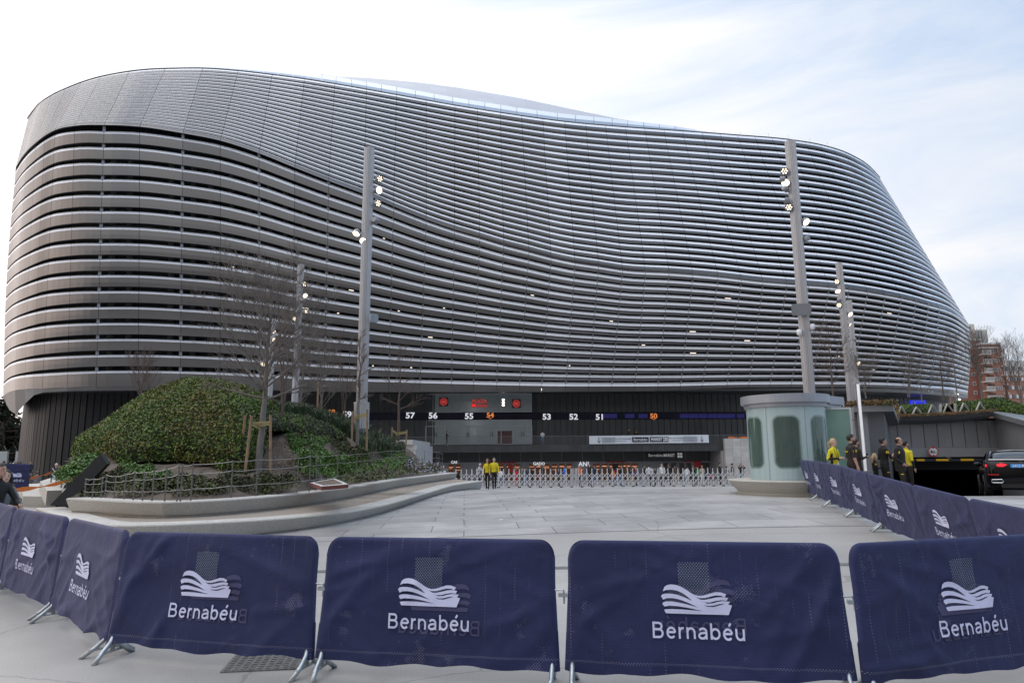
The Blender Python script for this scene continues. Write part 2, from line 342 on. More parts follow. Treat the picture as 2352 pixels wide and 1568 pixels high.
# drain channel and manhole
b=MB(); pA,pB=Gp(700,1313),Gp(2020,1296); d=(pB-pA); pA-=d*.6; pB+=d*.25
b.tube([pA+Vector((0,0,-.01)),pB+Vector((0,0,-.01))],.0,4) if 0 else None
nseg=40
for i in range(nseg):
    a=pA.lerp(pB,i/nseg); c=pA.lerp(pB,(i+.985)/nseg); wv=Vector((0,.09,0))
    q=[a-wv,c-wv,c+wv,a+wv]; b.add([Vector((p.x,p.y,gz(p.x,p.y)+.006)) for p in q],[(0,1,2,3)])
tag(b.build('drain_channel',mat('cast_iron',(.16,.165,.165),.6,.3,var=.3,vscale=30)),'narrow grey metal drain channel crossing the pavement behind the front barriers','drain')
cp=Gp(610,1519); b=MB(); M0=Matrix.Translation((cp.x,cp.y,gz(cp.x,cp.y)))@Matrix.Rotation(R(8),4,'Z')
M0=M0@Matrix.Scale(.85,4); b.box((-.36,-.32,0.002),(.36,.32,.012),M0)
root=empty('manhole_cover',(0,0,0),0,'square patterned metal manhole cover set in the pavement under the front barriers','manhole cover',absolute=True)
for i in range(9):
    for j in range(8):
        x=-.31+i*.0775;y=-.27+j*.077; b.box((x-.022,y-.022,.012),(x+.022,y+.022,.017),M0@Matrix.Rotation(R(0),4,'Z'))
b.build('lid',mat('cast_iron2',(.17,.17,.165),.7,.3,var=.35,vscale=25),root)
# litter specks
for i,(u,v) in enumerate([(2025,1117.5+100*0),(1154,1136),(1152,1194)]):
    p=Gp(u,v)
    if i==0: continue
    b=MB(); b.box((-.05,-.03,0),(.04,.05,.02),Matrix.Translation(p)@Matrix.Rotation(i,4,'Z'))
    tag(b.build('paper_scrap',WHITE),['','crumpled white paper scrap on the plaza below the walking pair','small white paper scrap on the plaza in front of the long bench'][i],'litter')

# ------------------------------------------------------------------ stadium
ST=empty('stadium',(0,85,-1.4),0,'huge silver louvre clad stadium with a sagging wavy facade and dark ground floors','stadium',absolute=True)
T_=[(0,300),(65,272),(85,245),(113,224),(154,204),(205,185),(273,169.5),(342,161),(400,158.8),(472,158.6),(547,164),(625,173),(701,183),(769,194),(911,219),(1044,243),(1150,260),(1293,280),(1430,292.5),(1550,301),(1685,311),(1828,324),(1890,335),(1958,358.6),(1996,382.5),(2020,408)]
C_=[(36,385),(50,362),(62,347),(82,328),(104,311),(126,299),(171,289),(239,287),(321,291),(420,306),(506,323),(595,352),(677,385),(756,416),(835,445),(904,474),(979,504.5),(1044,527),(1102,544),(1157,561),(1215,576),(1266,590),(1321,602),(1375,610),(1430,619),(1550,626.5),(1650,635),(1753,647),(1821,652.5),(1924,661),(2026,676),(2129,700),(2197,724),(2225,745)]
B_=[(8.5,881),(14,875.5),(22,870),(36,865),(58,861),(99,857.5),(155,854),(222,851.5),(318,850.5),(414,852),(506,854.5),(746,866),(893,870),(1020,872.6),(1191,876),(1533,878),(1700,875.5),(1838,875),(1972,876),(2060,879),(2129,884.5),(2197,891),(2223,897)]
DB_=[(8.5,82),(34,75.7),(58,73),(99,70.6),(155,69.2),(222,69),(318,70),(506,72.2),(746,75),(1000,78),(1353,80),(1700,81.8),(1950,83.5),(2060,85),(2129,88),(2160,90.5),(2197,95),(2210,99),(2223,106)]
J=[(65,36,8.5),(72,42,14),(82,50,22),(96,62,36),(118,82,58),(150,102,78),(185,126,99),(230,171,155),(297,239,222),(379,321,318),(465,420,414),(547,506,506),(625,595,596),(699,677,672),(769,755,745),(842,835,823),(911,904,893),(979,979,965),(1045,1044,1037),(1097,1102,1088),(1149,1157,1141),(1198,1215,1194),(1247,1266,1245),(1297,1321,1300),(1345,1375,1353),(1391,1430,1406),(1437,1483,1459),(1481,1537,1512),(1525,1592,1564),(1568,1650,1615),(1613,1703,1671),(1654,1753,1721),(1694,1808,1770),(1734,1857,1819),(1773,1905,1865),(1812,1950,1910),(1850,1993,1955),(1885,2033,1998),(1915,2070,2038),(1940,2103,2075),(1962,2132,2108),(1980,2157,2135),(1994,2178,2160),(2005,2195,2180),(2014,2210,2200),(2020,2225,2223)]
nJ=len(J)
# monotone smooth depth: top leans back, more to the right
def Jf(j):
    i=int(math.floor(j+1e-9)); i=max(0,min(nJ-1,i)); f=j-i
    if f<1e-6 or i>=nJ-1: return J[i]
    a=J[max(0,i-1)];b_=J[i];c=J[i+1];d=J[min(nJ-1,i+2)]
    return tuple(.5*((2*q)+(-p+r_)*f+(2*p-5*q+4*r_-s_)*f*f+(-p+3*q-3*r_+s_)*f**3) for p,q,r_,s_ in zip(a,b_,c,d))
def depths(j):
    uT,uC,uB=Jf(j); dB=sinterp(DB_,uB); t=j/(nJ-1)
    dC=dB+.4+1.6*sm(.3,.9,t); dT=dC+4.5+4.5*sm(.3,.9,t)
    return dT,dC,dB
gapC=[(0,9),(130,12),(239,15),(421,12),(595,9),(756,6),(1000,3),(1300,1),(2400,0.5)]
def rowpoint(j,w,fam,dy=0):
    """fam 0: top edge (w=0) .. crease (w=1); fam 1: first slat .. last slat ledge, w may exceed 1"""
    uT,uC,uB=Jf(j); dT,dC,dB=depths(j)
    vC=sinterp(C_,uC)
    if fam==0:
        vT=sinterp(T_,uT); u=uT+(uC-uT)*w; v=vT+(vC-vT)*w; d=dT+(dC-dT)*(w**.85)
    else:
        v0=vC+interp(gapC,uC); vB=sinterp(B_,uB); u=uC+(uB-uC)*w; v=v0+(vB-v0)*w; 
        if j<6: u-= (6-j)/6*7*math.sin(math.pi*min(1,w))
        if j>38: u+= (j-38)/7*5*math.sin(math.pi*min(1,w))
        bul=math.sin(math.pi*min(1,max(0,w)))
        d=dC+(dB-dC)*w-.7*bul
    return W(u,v,d+dy)
TT=lambda j:j/(nJ-1)
def fr(fam,j,k):
    uC=Jf(j)[1]
    if fam==0:
        fl=interp([(0,.30),(300,.34),(700,.32),(1000,.28),(1600,.31),(2300,.26)],uC)
        fp=interp([(0,.995),(330,.99),(480,.86),(620,.77),(1044,.76),(1200,.86),(1430,.95),(1700,.94),(1850,.88),(2100,.86),(2300,.93)],uC)
        if k==21: fp=.98; fl*=.5 if uC<900 else .9
        elif uC>1300: fp-=.12*k/21
    else:
        fl=interp([(0,.14),(420,.15),(600,.2),(900,.27),(1200,.34),(1600,.37),(2300,.26)],uC)
        fp=interp([(0,.93),(50,.88),(110,.78),(200,.72),(420,.71),(600,.74),(900,.79),(1200,.80),(1600,.76),(2300,.70)],uC)
    return fl,fp
def slat(fam,k,n,name):
    b=MB()
    def col(j):
        fl,fp=fr(fam,j,k); uC=Jf(j)[1]
        if fam==1 and k==15: fl=interp([(0,.15),(420,.15),(900,.27),(1300,.5),(2300,.45)],uC); fp=interp([(0,.9),(420,1.05),(900,1.15),(1200,1.2),(2300,1.15)],uC)
        w0=k/n; wl=(k+fl)/n; wp=(k+fp)/n; t=TT(j)
        back=.55 if fam==1 else .06+.16*sm(.15,.45,t)
        belly=(.10 if fam else -.02+.12*sm(.2,.45,t))+.35*sm(.3,.8,t)     # lower facet rolls under towards the right
        wm=wl+(wp-wl)*.55
        return [rowpoint(j,w0,fam,back),rowpoint(j,wl,fam,0),rowpoint(j,wm,fam,.03+.1*belly),rowpoint(j,wp,fam,belly),rowpoint(j,wp,fam,belly)+Vector((0,.22,-.01)),rowpoint(j,w0,fam,back)+Vector((0,.35,.0))]
    rows={0:col(0),nJ-1:col(nJ-1)}
    for j in range(nJ-1):
        L=(rowpoint(j+1,(k+.3)/n,fam)-rowpoint(j,(k+.3)/n,fam)).length; g=0 if L<1.2 else min(.3,.020/max(L,.1))
        ns=4 if j<14 else 2; cols=[col(j+g+(1-2*g)*q/ns) for q in range(ns+1)]; vs=[p for c_ in cols for p in c_]
        o=len(b.v); b.v+=[tuple(p) for p in vs]
        for q in range(ns):
            A_=o+q*6; C_2=A_+6
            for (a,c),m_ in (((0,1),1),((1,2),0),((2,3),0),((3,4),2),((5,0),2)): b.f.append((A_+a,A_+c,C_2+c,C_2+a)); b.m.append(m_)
    # return towards the far side past both silhouettes
    for e,sg in ((0,1),(nJ-1,-1)):
        A=rows[e]; q=[p+Vector((sg*6,14,0)) for p in A]; q2=[p+Vector((sg*40,60,0)) for p in A]
        for P0,P1 in ((A,q),(q,q2)):
            b.mi=1; b.add([P0[0],P0[1],P1[1],P1[0]],[(0,1,2,3)])
            b.mi=0; b.add([P0[1],P0[3],P1[3],P1[1]],[(0,1,2,3)])
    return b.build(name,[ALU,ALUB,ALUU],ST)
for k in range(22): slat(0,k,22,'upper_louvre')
for k in range(16): slat(1,k,15,'lower_louvre')
# inner dark wall behind the slats
b=MB()
ws=[(0,.02),(0,.5),(0,1),(1,.02),(1,.33),(1,.66),(1,1.04)]
inner=[[rowpoint(j,w_,f_,3.2 if f_ else 1.3) for f_,w_ in ws] for j in range(nJ)]
for j in range(nJ-1):
    for i in range(len(ws)-1): b.quad(inner[j][i],inner[j][i+1],inner[j+1][i+1],inner[j+1][i])
for e,sg in ((0,1),(nJ-1,-1)):
    for i in range(len(ws)-1):
        A,Bp=inner[e][i],inner[e][i+1]; o=Vector((sg*40,60,0)); b.quad(A,Bp,Bp+o,A+o)
b.build('inner_wall',mat('inner_wall',(.016,.018,.022),.45,.2,var=.5,vscale=.15),ST)
# posts behind the slats at alternate joints
b=MB()
for j in range(7,nJ-4,1):
    if j%2==0 or j>14:
        for k in range(16):
            p=[rowpoint(j,(k+.62)/15-1/15+.0,1,.42),rowpoint(j,(k+.1)/15,1,.42)]
            b.tube(p,.10 if j>14 else .17,4,cap=False)
tag(b.build('slat_bracket',mat('bracket_grey',(.30,.31,.33),.5,.5),ST),kind='stuff')
# interior columns, beams, blue glow lights seen in the gaps
b=MB()
for j in range(8,nJ-3):
    for f in (.3,.75):
        a=rowpoint(j,.1,1,1.9).lerp(rowpoint(min(nJ-1,j+1),.1,1,1.9),f); c=rowpoint(j,1,1,1.9).lerp(rowpoint(min(nJ-1,j+1),1,1,1.9),f)
        if random.random()<.6: b.tube([a,c],.3,6,cap=False)
b.build('inner_column',mat('inner_concrete',(.10,.10,.10),.8),ST)
b=MB()
for j in range(8,nJ-2):
    for k in ((3,6,9,12,14) if 0 else (6,12)):
        a=rowpoint(j,(k-.1)/15,1,1.5);c=rowpoint(j+1,(k-.1)/15,1,1.5)
        b.tube([a,c],.09,4,cap=False)
tag(b.build('inner_beam',mat('inner_steel',(.07,.075,.085),.6,.3),ST),kind='stuff')
random.seed(5); LMP=mat('interior_lamp',(1,.9,.8),.5,emis=(1,.85,.72),es=1.3)
for q in range(24):
    jj=random.randrange(11,nJ-8); kk=random.choice([3,5,7,8,9,10,11,12,13,14]); f=random.random(); a=rowpoint(jj,(kk-.09)/15,1,.9); c=rowpoint(jj+1,(kk-.09)/15,1,.9); b=MB(); b.tube([a.lerp(c,f*.7),a.lerp(c,f*.7+random.choice([.06,.14,.25]))],.05,4); b.build('interior_lamp',LMP,ST)
# white roof rim + dome behind
RIM=[(342,161,160.8),(424,158.4,154.2),(495,160,151),(571,167,154),(639,175,160),(707,184,168),(772,194.5,177),(911,219,200),(1040,242.5,223.5),(1187,265.5,247),(1280,278.5,260),(1406,290.5,272.7),(1550,301,290),(1640,307.5,306)]
def dT_at(u):
    js=[depths(j)[0] for j in range(nJ)]; us=[J[j][0] for j in range(nJ)]; return float(np.interp(u,us,js))
WR=mat('white_roof_metal',(.60,.65,.71),.35,.35,island=.05); WRD=mat('roof_gutter_grey',(.36,.42,.50),.35,.5,island=.05); DOME=mat('roof_cladding',(.36,.38,.43),.45,.6,island=.06)
b=MB(); b2=MB(); b3=MB(); b4=MB()
def midv(u,vt,vr): return vt+(vr-vt)*.5
subs=[]
for i in range(len(RIM)-1):
    u0,a0,r0=RIM[i];u1,a1,r1=RIM[i+1]; n=max(2,int((u1-u0)/34))
    for q in range(n): t=q/n; subs.append((u0+(u1-u0)*t,a0+(a1-a0)*t,r0+(r1-r0)*t))
subs.append(RIM[-1])
for (u0,a0,r0),(u1,a1,r1) in zip(subs[:-1],subs[1:]):
    d0,d1=dT_at(u0)+.4,dT_at(u1)+.4; m0,m1=midv(u0,a0,r0),midv(u1,a1,r1)
    b2.quad(W(u0+.5,a0+.6,d0),W(u1-.3,a1+.6,d1),W(u1-.3,m1,d1+.5),W(u0+.5,m0,d0+.5))
    b.quad(W(u0+.5,m0,d0+.5),W(u1-.3,m1,d1+.5),W(u1-.3,r1,d1+3),W(u0+.5,r0,d0+3))
    b4.quad(W(u0,r0+.2,d0+3),W(u1,r1+.2,d1+3),W(u1,r1,d1+9),W(u0,r0,d0+9))
b.build('roof_rim',WR,ST); b2.build('roof_gutter',WRD,ST); b4.build('roof_edge_joint',BLACK,ST)
DM=[(735,170,172),(767,175.6,176),(842,179,189),(965,190,209),(1068,204,228),(1191,225,247.5),(1327,254,264.8),(1457,280.6,277),(1550,297,290),(1640,306,305.5)]
tb_r=[(u,r) for u,a,r in RIM]
us=list(np.linspace(735,1640,26))
for u0,u1 in zip(us[:-1],us[1:]):
    q=[]
    for u in (u0,u1):
        vr=interp(tb_r,u); vt=min(interp([(x,y) for x,y,_ in DM],u),vr-.1); d=dT_at(u)+9
        q.append([W(u,vr+(vt-vr)*t,d+26*t**1.4) for t in (0,.35,.7,1)]+[W(u,vt,d+26)+Vector((0,50,-4))])
    for i in range(4): b3.quad(q[0][i],q[1][i],q[1][i+1],q[0][i+1])
b3.build('roof_dome',DOME,ST)
# dark coping line along the top edge
b=MB()
us=[J[j][0] for j in range(nJ)]
pts=[W(u,sinterp(T_,u)-.2,dT_at(u)+.45) for u in np.linspace(us[0],us[-1],160)]
b.tube(pts,.16,5); b.build('coping',mat('coping',(.04,.045,.05),.5),ST)
# flat roof closing the volume
b=MB(); P=[W(u,interp(T_,u)+1.5,dT_at(u)+.5) for u in us]
for a,c in zip(P[:-1],P[1:]): b.quad(a,c,c+Vector((-c.x*.15,90,-3)),a+Vector((-a.x*.15,90,-3)))
b.build('roof',DOME,ST)
# thin parapet rail on the right part of the roof
b=MB(); rp_=[(1590,300),(1640,304),(1700,308),(1765,311),(1810,315),(1860,322),(1900,330)]
for (u,v) in rp_:
    p=W(u,interp(T_,u),dT_at(u)+3); b.tube([p,W(u,v-5,dT_at(u)+3)],.03,4)
b.build('roof_rail',mat('rail_pale',(.7,.72,.75),.5),ST)
# canopy underside: from the last slat back to the wall line
WALL=[(62,84),(66,80),(75,77.5),(92,75.5),(120,74.3),(160,74),(210,74.4),(280,76),(360,78),(500,81),(745,84.5),(1000,86),(1225,86.8),(1400,87),(1672,88),(1800,89),(1950,90.5),(2060,93),(2110,97),(2150,103),(2175,112)]
b=MB(); LIP=[(8.5,908),(12,922),(20,940),(34,951),(46,948),(58,926),(72,909),(99,901),(155,898),(222,897),(318,896.5),(500,896),(746,896.5),(893,897),(1191,897.5),(1533,898),(1700,897),(1838,896.5),(1972,898),(2060,901),(2129,905),(2180,909),(2214,914)]
WALLP=[]
for u,d in WALL:
    vv=interp([(62,905),(120,901),(300,898),(746,903),(1191,903.5),(1533,904),(1958,906),(2110,915),(2175,925)],u); WALLP.append(W(u,vv,d))
wx=[p.x for p in WALLP]
def wall_at(j):
    t=j/(nJ-1); i=t*(len(WALLP)-1); k=min(len(WALLP)-2,int(i)); return WALLP[k].lerp(WALLP[k+1],i-k)
zs=WALLP[10].z
prev=None
for j in range(nJ):
    uB=J[j][2]; dT,dC,dB=depths(j)
    a=rowpoint(j,(15+interp([(0,.9),(420,1.05),(900,1.15),(1200,1.2),(2300,1.15)],J[j][1]))/15,1,interp([(0,.1),(2300,.4)],uB))
    c=W(uB,interp(LIP,uB),dB+.7)
    # nearest wall column at the same image column
    uu=min(max(uB,62),2175); wv=W(uu,interp([(62,908),(120,904),(300,901),(746,904),(1533,905),(1958,908),(2110,917),(2175,927)],uu),interp(WALL,uu)+.5)
    cur=[a,c,wv]
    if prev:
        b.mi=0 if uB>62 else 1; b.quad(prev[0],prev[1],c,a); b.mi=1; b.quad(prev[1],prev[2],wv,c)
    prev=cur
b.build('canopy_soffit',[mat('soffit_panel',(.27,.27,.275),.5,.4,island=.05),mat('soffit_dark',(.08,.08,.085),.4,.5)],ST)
# canopy lamps
b=MB()
for (u,v) in [(741,886),(1031,891),(1243,894),(1449,894),(1662,891),(2041,891),(2137,898),(2197,905),(2202,917)]:
    b=MB(); d=interp(DB_,u)+.75; p=W(u,v,d); b.ell(p,(.28,.2,.12),10,6); b.build('canopy_lamp',mat('canopy_lamp',(1,1,.95),.5,emis=(1,.97,.86),es=3),ST)

# ---- lower walls
def plan(u0,u1,step=.62,dd=0):
    pts=[];u=u0;P=[]
    us=np.linspace(u0,u1,400)
    raw=[(W(u,903,interp(WALL,u)+dd)) for u in us]
    acc=0;out_=[raw[0]];last=raw[0]
    for p in raw[1:]:
        if (Vector((p.x-last.x,p.y-last.y,0))).length>=step: out_.append(p); last=p
    out_.append(raw[-1]); return out_
def ribbed(name,u0,u1,z0,z1,m,dd=0,step=.62,depth=.09):
    P=plan(u0,u1,step,dd); b=MB()
    for i in range(len(P)-1):
        a,c=P[i],P[i+1]; d=(c-a); d.z=0
        if d.length<1e-4: continue
        n=Vector((d.y,-d.x,0)).normalized()
        o=n*depth
        q=[a,a+o,a.lerp(c,.86)+o,a.lerp(c,.86),c]
        for s_,e_ in zip(q[:-1],q[1:]): b.quad((s_.x,s_.y,z0),(e_.x,e_.y,z0),(e_.x,e_.y,z1),(s_.x,s_.y,z1))
    return b.build(name,m,ST)
zg=-1.6; zt=W(1200,902,86.8).z+.6
ribbed('drum_wall',62,330,zg,zt+.6,CLADB,0,.62,.22)
z_nb0=W(1200,963.6,86.8).z; z_nb1=W(1200,947.3,86.8).z; z_bal=W(1200,1021,83).z
ribbed('upper_cladding',330,2175,z_nb1,zt+.6,CLAD)
ribbed('mid_cladding',330,2175,z_bal-.1,z_nb0,CLAD)
ribbed('base_cladding',330,960,zg,z_bal-.1,CLAD); ribbed('base_cladding',1740,2175,zg,z_bal-.1,CLAD)
ribbed('band_backing',330,2175,z_nb0-.05,z_nb1+.05,BLACK,.25)
# number band
b=MB(); P=plan(332,2170,2.2,-.28)
for i,(a,c) in enumerate(zip(P[:-1],P[1:])):
    a2=a.lerp(c,.01); b.quad((a2.x,a2.y,z_nb0),(c.x,c.y,z_nb0),(c.x,c.y,z_nb1),(a2.x,a2.y,z_nb1))
for a,c in zip(P[:-1],P[1:]):
    b.quad((a.x,a.y,z_nb1),(c.x,c.y,z_nb1),(c.x,c.y+.4,z_nb1),(a.x,a.y+.4,z_nb1)); b.quad((a.x,a.y+.4,z_nb0),(c.x,c.y+.4,z_nb0),(c.x,c.y,z_nb0),(a.x,a.y,z_nb0))
nbm=mat('screen_glass',(.006,.007,.012),.25,0,spec=.25,col2=(.012,.010,.045),vscale=.9)
b.build('number_screen',nbm,ST)
b=MB()
for u in list(np.linspace(1565,1735,9))+[1400,1440,1470]:
    p=W(u,955,interp(WALL,u)-.29); b.box((-.95,-.01,-.26),(.95,.01,.26),Matrix.Translation(p))
b.build('blue_reflection',mat('blue_reflection_glow',(.01,.01,.06),.3,emis=(.015,.015,.14),es=.4),ST)  # blue reflections on the number screen, put in as faintly glowing boxes
NUM=mat('number_white',(.8,.8,.85),.5,emis=(.85,.87,.95),es=.55); NUMO=mat('number_orange',(.8,.25,.06),.5,emis=(.85,.26,.07),es=.55)
def wn(u):  # wall normal at u
    a=W(u-4,903,interp(WALL,u-4)); c=W(u+4,903,interp(WALL,u+4)); d=c-a; return Vector((d.y,-d.x,0)).normalized()
for s_,u,v,o_ in [('60',761,947,1),('59',797,951,0),('58',837,953,0),('57',942,953.5,0),('56',994.5,954,0),('55',1077.5,955,0),('54',1126,954,1),('53',1256,956.5,0),('52',1317.5,956.5,0),('51',1378,957,0),('50',1501.5,956,1)]:
    p=W(u,v,interp(WALL,u)-.33); sz=1.0 if not o_ else .84
    M_=frame_at(p,wn(u))@Matrix.Translation((0,-sz*.345+(.07 if o_ else 0),0))
    text('gate_number',s_,sz,M_,NUMO if o_ else NUM,ST,bold=.025,sx=1.12)
    if o_: text('gate_sublabel','VIP',.2,M_@Matrix.Translation((0,-.2,0)),NUMO,ST,bold=.01,space=1.3)
# glass openings
GL=mat('reflection_toned_glass',(.33,.39,.405),.07,0,spec=1.0,var=.25,vscale=.12); FRM=mat('white_frame',(.55,.57,.62),.5)  # reflections on the panes put into the colour as pale and dark noise
def pane(name,u0,v0,u1,v1,d,m,parent=ST,th=.06):
    """upright panel between two photo corners at depth d"""
    a=W(u0,v1,d); c=W(u1,v1,d); zt_=W(.5*(u0+u1),v0,d).z; z0_=W(.5*(u0+u1),v1,d).z
    b=MB(); b.box((a.x,d,z0_),(c.x,d+th,zt_)); return b.build(name,m,parent),(a.x,c.x,z0_,zt_)
def rim(name,x0,x1,z0,z1,y,wd,m,parent=ST,bars=()):
    b=MB()
    b.box((x0,y,z0),(x0+wd,y+.05,z1)); b.box((x1-wd,y,z0),(x1,y+.05,z1)); b.box((x0+wd,y,z0),(x1-wd,y+.05,z0+wd)); b.box((x0+wd,y,z1-wd),(x1-wd,y+.05,z1))
    for q in bars: b.box((q-wd/2,y,z0+wd),(q+wd/2,y+.05,z1-wd))
    return b.build(name,m,parent)
dG=85.9
g,(x0,x1,z0,z1)=pane('upper_window',978.5,904,1221.5,946.5,dG,GL); k=lambda u:W(u,930,dG).x
rim('window_frame',x0,x1,z0,z1,dG-.08,.07,FRM,ST,bars=(k(1052),k(1151)))
g,(x0,x1,z0,z1)=pane('lower_window',978,964,1222,1020.6,dG,GL)
rim('window_frame',x0,x1,z0,z1,dG-.08,.07,FRM,ST)
for (a,c) in [(978,1024.5),(1052,1098),(1106.5,1152),(1178,1222)]:
    xa,xb=k(a),k(c); zt_=W(1100,977.5,dG).z; b=MB()
    rim('entrance_door',xa+.02,xb-.02,z0+.02,zt_,dG-.16,.09,mat('door_frame',(.42,.44,.49),.5,.3),ST,bars=((xa+xb)/2,))
for u in (1001,1075,1129,1200):
    for o_ in (-.12,.08):
        b=MB(); x=k(u)+o_; b.box((x,dG-.25,z0+1.0),(x+.05,dG-.2,z0+1.5)); b.build('door_handle',BLACK,ST)
b,_=pane('poster_red',1143,989,1176,1020,dG-.012,mat('dim_red',(.10,.035,.04),.4))
# red lettering on the glass
REDL=mat('red_letters',(.75,.07,.06),.5,emis=(.9,.08,.07),es=.35)
b,_=pane('letter_plate',1083,914.5,1120,935.5,dG-.03,mat('plate_grey',(.32,.34,.35),.5))
p=W(1101.5,925,dG-.12); text('sign_lettering','PLAZA',.62,frame_at(p)@Matrix.Translation((0,.02,0)),REDL,ST,bold=.008)
text('sign_lettering','Mahou',.74,frame_at(p)@Matrix.Translation((0,-.52,0)),REDL,ST,bold=.004)
for (u,v) in [(1019,922.5),(1186,926.5)]:
    p=W(u,v,dG-.10); Mf=frame_at(p); b=MB(); b.box((-.55,-.55,-.02),(.55,.55,-.005),Mf); b.build('emblem_plate',mat('plate_dark',(.05,.05,.055),.4),ST)
    b=MB()
    for q in range(12):
        a=q*math.pi/6; Mr=Mf@Matrix.Rotation(a,4,'Z')@Matrix.Translation((0,.40,0.01)); b.poly([(-.03,-.14),(.03,-.14),(.03,.10),(-.03,.10)],Mr); b.poly([(-.10,.02),(0,-.10),(.10,.02),(.07,.06),(0,-.02),(-.07,.06)],Mr@Matrix.Translation((0,0,.004)))
    b.build('emblem_rays',REDL,ST)
    text('emblem_letter','m',.62,Mf@Matrix.Translation((0,-.15,.012)),REDL,ST,bold=.04)
b=MB()
for v in (918,924,930): b.ell(W(1156,v,dG-.02),(.16,.04,.12),8,5)
b.build('reflected_lamp',LAMPREF,ST)  # lamp reflections on the window, put in as small glowing beads
# balcony
dBal=82.8
xl=W(959,1028,dBal).x; xr_=W(1673,1028,dBal).x
zb0=W(1300,1037,dBal).z; zb1=W(1300,1020.8,dBal).z; zr=W(1300,1000.3,dBal).z
b=MB(); x=xl
while x<xr_: b.box((x,dBal,zb0),(min(x+.34,xr_),dBal+.1,zb1)); b.box((x+.34,dBal+.04,zb0),(x+.37,dBal+.1,zb1)); x+=.37
b.box((xl,dBal+.1,zb0),(xr_+6,88.5,zb1)); b.build('balcony_fascia',CLAD,ST)
b=MB(); b.box((xl-2,dBal-.02,zr-.04),(xr_+6,dBal+.04,zr)); x=xl-2
while x<xr_+6: b.box((x,dBal-.005,zb1),(x+.02,dBal+.02,zr-.04)); x+=.13
b.build('balcony_railing',mat('railing_grey',(.20,.205,.21),.5,.5),ST)
b=MB(); b.box((xr_,dBal+.15,zb0),(xr_+6,dBal+.3,zb1)); b.build('balcony_fascia',CLAD,ST)
# shop front under the balcony
dS=87.2; zsg=-1.47
xa,xb=W(958,1080,dS).x,W(1640,1080,dS).x; zh=W(1300,1060,dS).z
b=MB(); 
x=xa; i=0
while x<xb:
    w_=2.6; b.box((x+.03,dS,zh),(x+w_-.03,dS+.1,zb0-.02)); x+=w_
b.build('shop_header_panel',mat('header_grey',(.085,.087,.09),.5,.3,island=.08),ST)
b=MB(); b.box((xa,dS+.02,zsg),(xb+1,dS+.25,zb0)); b.build('shop_wall',mat('shop_wall_grey',(.30,.31,.34),.6,0,var=.06),ST)
INT=mat('lit_shop_interior',(.05,.03,.02),.6,emis=(.16,.055,.022),es=.22,col2=(.015,.01,.008),vscale=2.2);  # orange light inside the shops put into the doors as a faint glow
ops=[(963,978),(1030,1042),(1046,1058),(1108,1122),(1128,1140),(1143,1157),(1163,1177),(1181,1195),(1215,1228),(1231,1244),(1247,1262),(1267,1281),(1284,1298),(1301,1314),(1362,1378),(1382,1396),(1399,1413),(1416,1429),(1431,1448),(1451,1465),(1524,1537),(1541,1553),(1560,1572),(1576,1588),(1598,1630)]
DIM=mat('dim_opening',(.06,.055,.05),.5); SFR=mat('shop_frame',(.30,.31,.34),.5,.3); SLS=mat('orange_strip',(1,.5,.3),.5,emis=(1,.40,.22),es=.75)
for i,(a,c) in enumerate(ops):
    X0,X1=W(a,1080,dS).x,W(c,1080,dS).x; zt_=W(1300,1064,dS).z; b=MB()
    b.box((X0,dS-.05,zsg+.1),(X1,dS+.01,zt_)); o=b.build('shop_door',INT if i<20 else DIM,ST)
    bf=MB(); bf.box((X0-.08,dS-.12,zsg),(X0,dS-.02,zt_+.1)); bf.box((X1,dS-.12,zsg),(X1+.08,dS-.02,zt_+.1)); bf.box((X0,dS-.12,zt_),(X1,dS-.02,zt_+.1)); q_=bf.build('door_frame',SFR,None); q_.parent=o
    if 0<i<20:
        bs=MB(); z_=zt_-.35-.2*(i%3); bs.box((X0+.1,dS-.08,z_),(X1-.15*(i%2)-.05,dS-.06,z_+.04)); q_=bs.build('light_strip',SLS,None); q_.parent=o
        bs=MB(); z_=zsg+1.75; bs.box((X0+.05,dS-.08,z_),(X1-.05,dS-.06,z_+.05)); q_=bs.build('light_strip',SLS,None); q_.parent=o
# posters and wall icons beside the doors
for nm,(u0,v0,u1,v1),m_ in [('poster',(1166.5,1067,1178,1082),mat('poster_red',(.55,.03,.025),.5)),('poster',(1407,1064,1420,1078),mat('poster_black',(.02,.02,.02),.5)),('poster',(1407,1078,1420,1096),mat('poster_red2',(.5,.03,.03),.5)),('poster',(1672*0+1595.5,1060,1609,1072),MATS['poster_red'])]:
    pane(nm,u0,v0,u1,v1,dS-.14,m_)
for (u0,u1) in [(1145,1186),(1393,1438),(1570,1612)]:
    for q in range(4):
        b=MB(); X0=W(u0+(u1-u0)*q/4,1062,dS).x; X1=W(u0+(u1-u0)*(q+.88)/4,1062,dS).x; z_=W(1300,1062.5,dS).z; b.box((X0,dS-.14,z_),(X1,dS-.1,z_+.16)); b.build('red_marker',mat('marker_red',(.40,.02,.03),.5),ST)
for s_,u,v,sz,m_ in [('CAS',1043,1063.5,.42,NUM),('OCOLATER',1166*0+1129,1066,.30,mat('cream_letters',(.5,.4,.25),.5,emis=(.5,.35,.18),es=.4)),('GADO',1238,1067.5,.5,NUM),('AN!',1341,1070,.78,NUM)]:
    text('shop_lettering',s_,sz,frame_at(W(u,v,dS-.2)),m_,ST,bold=.012)
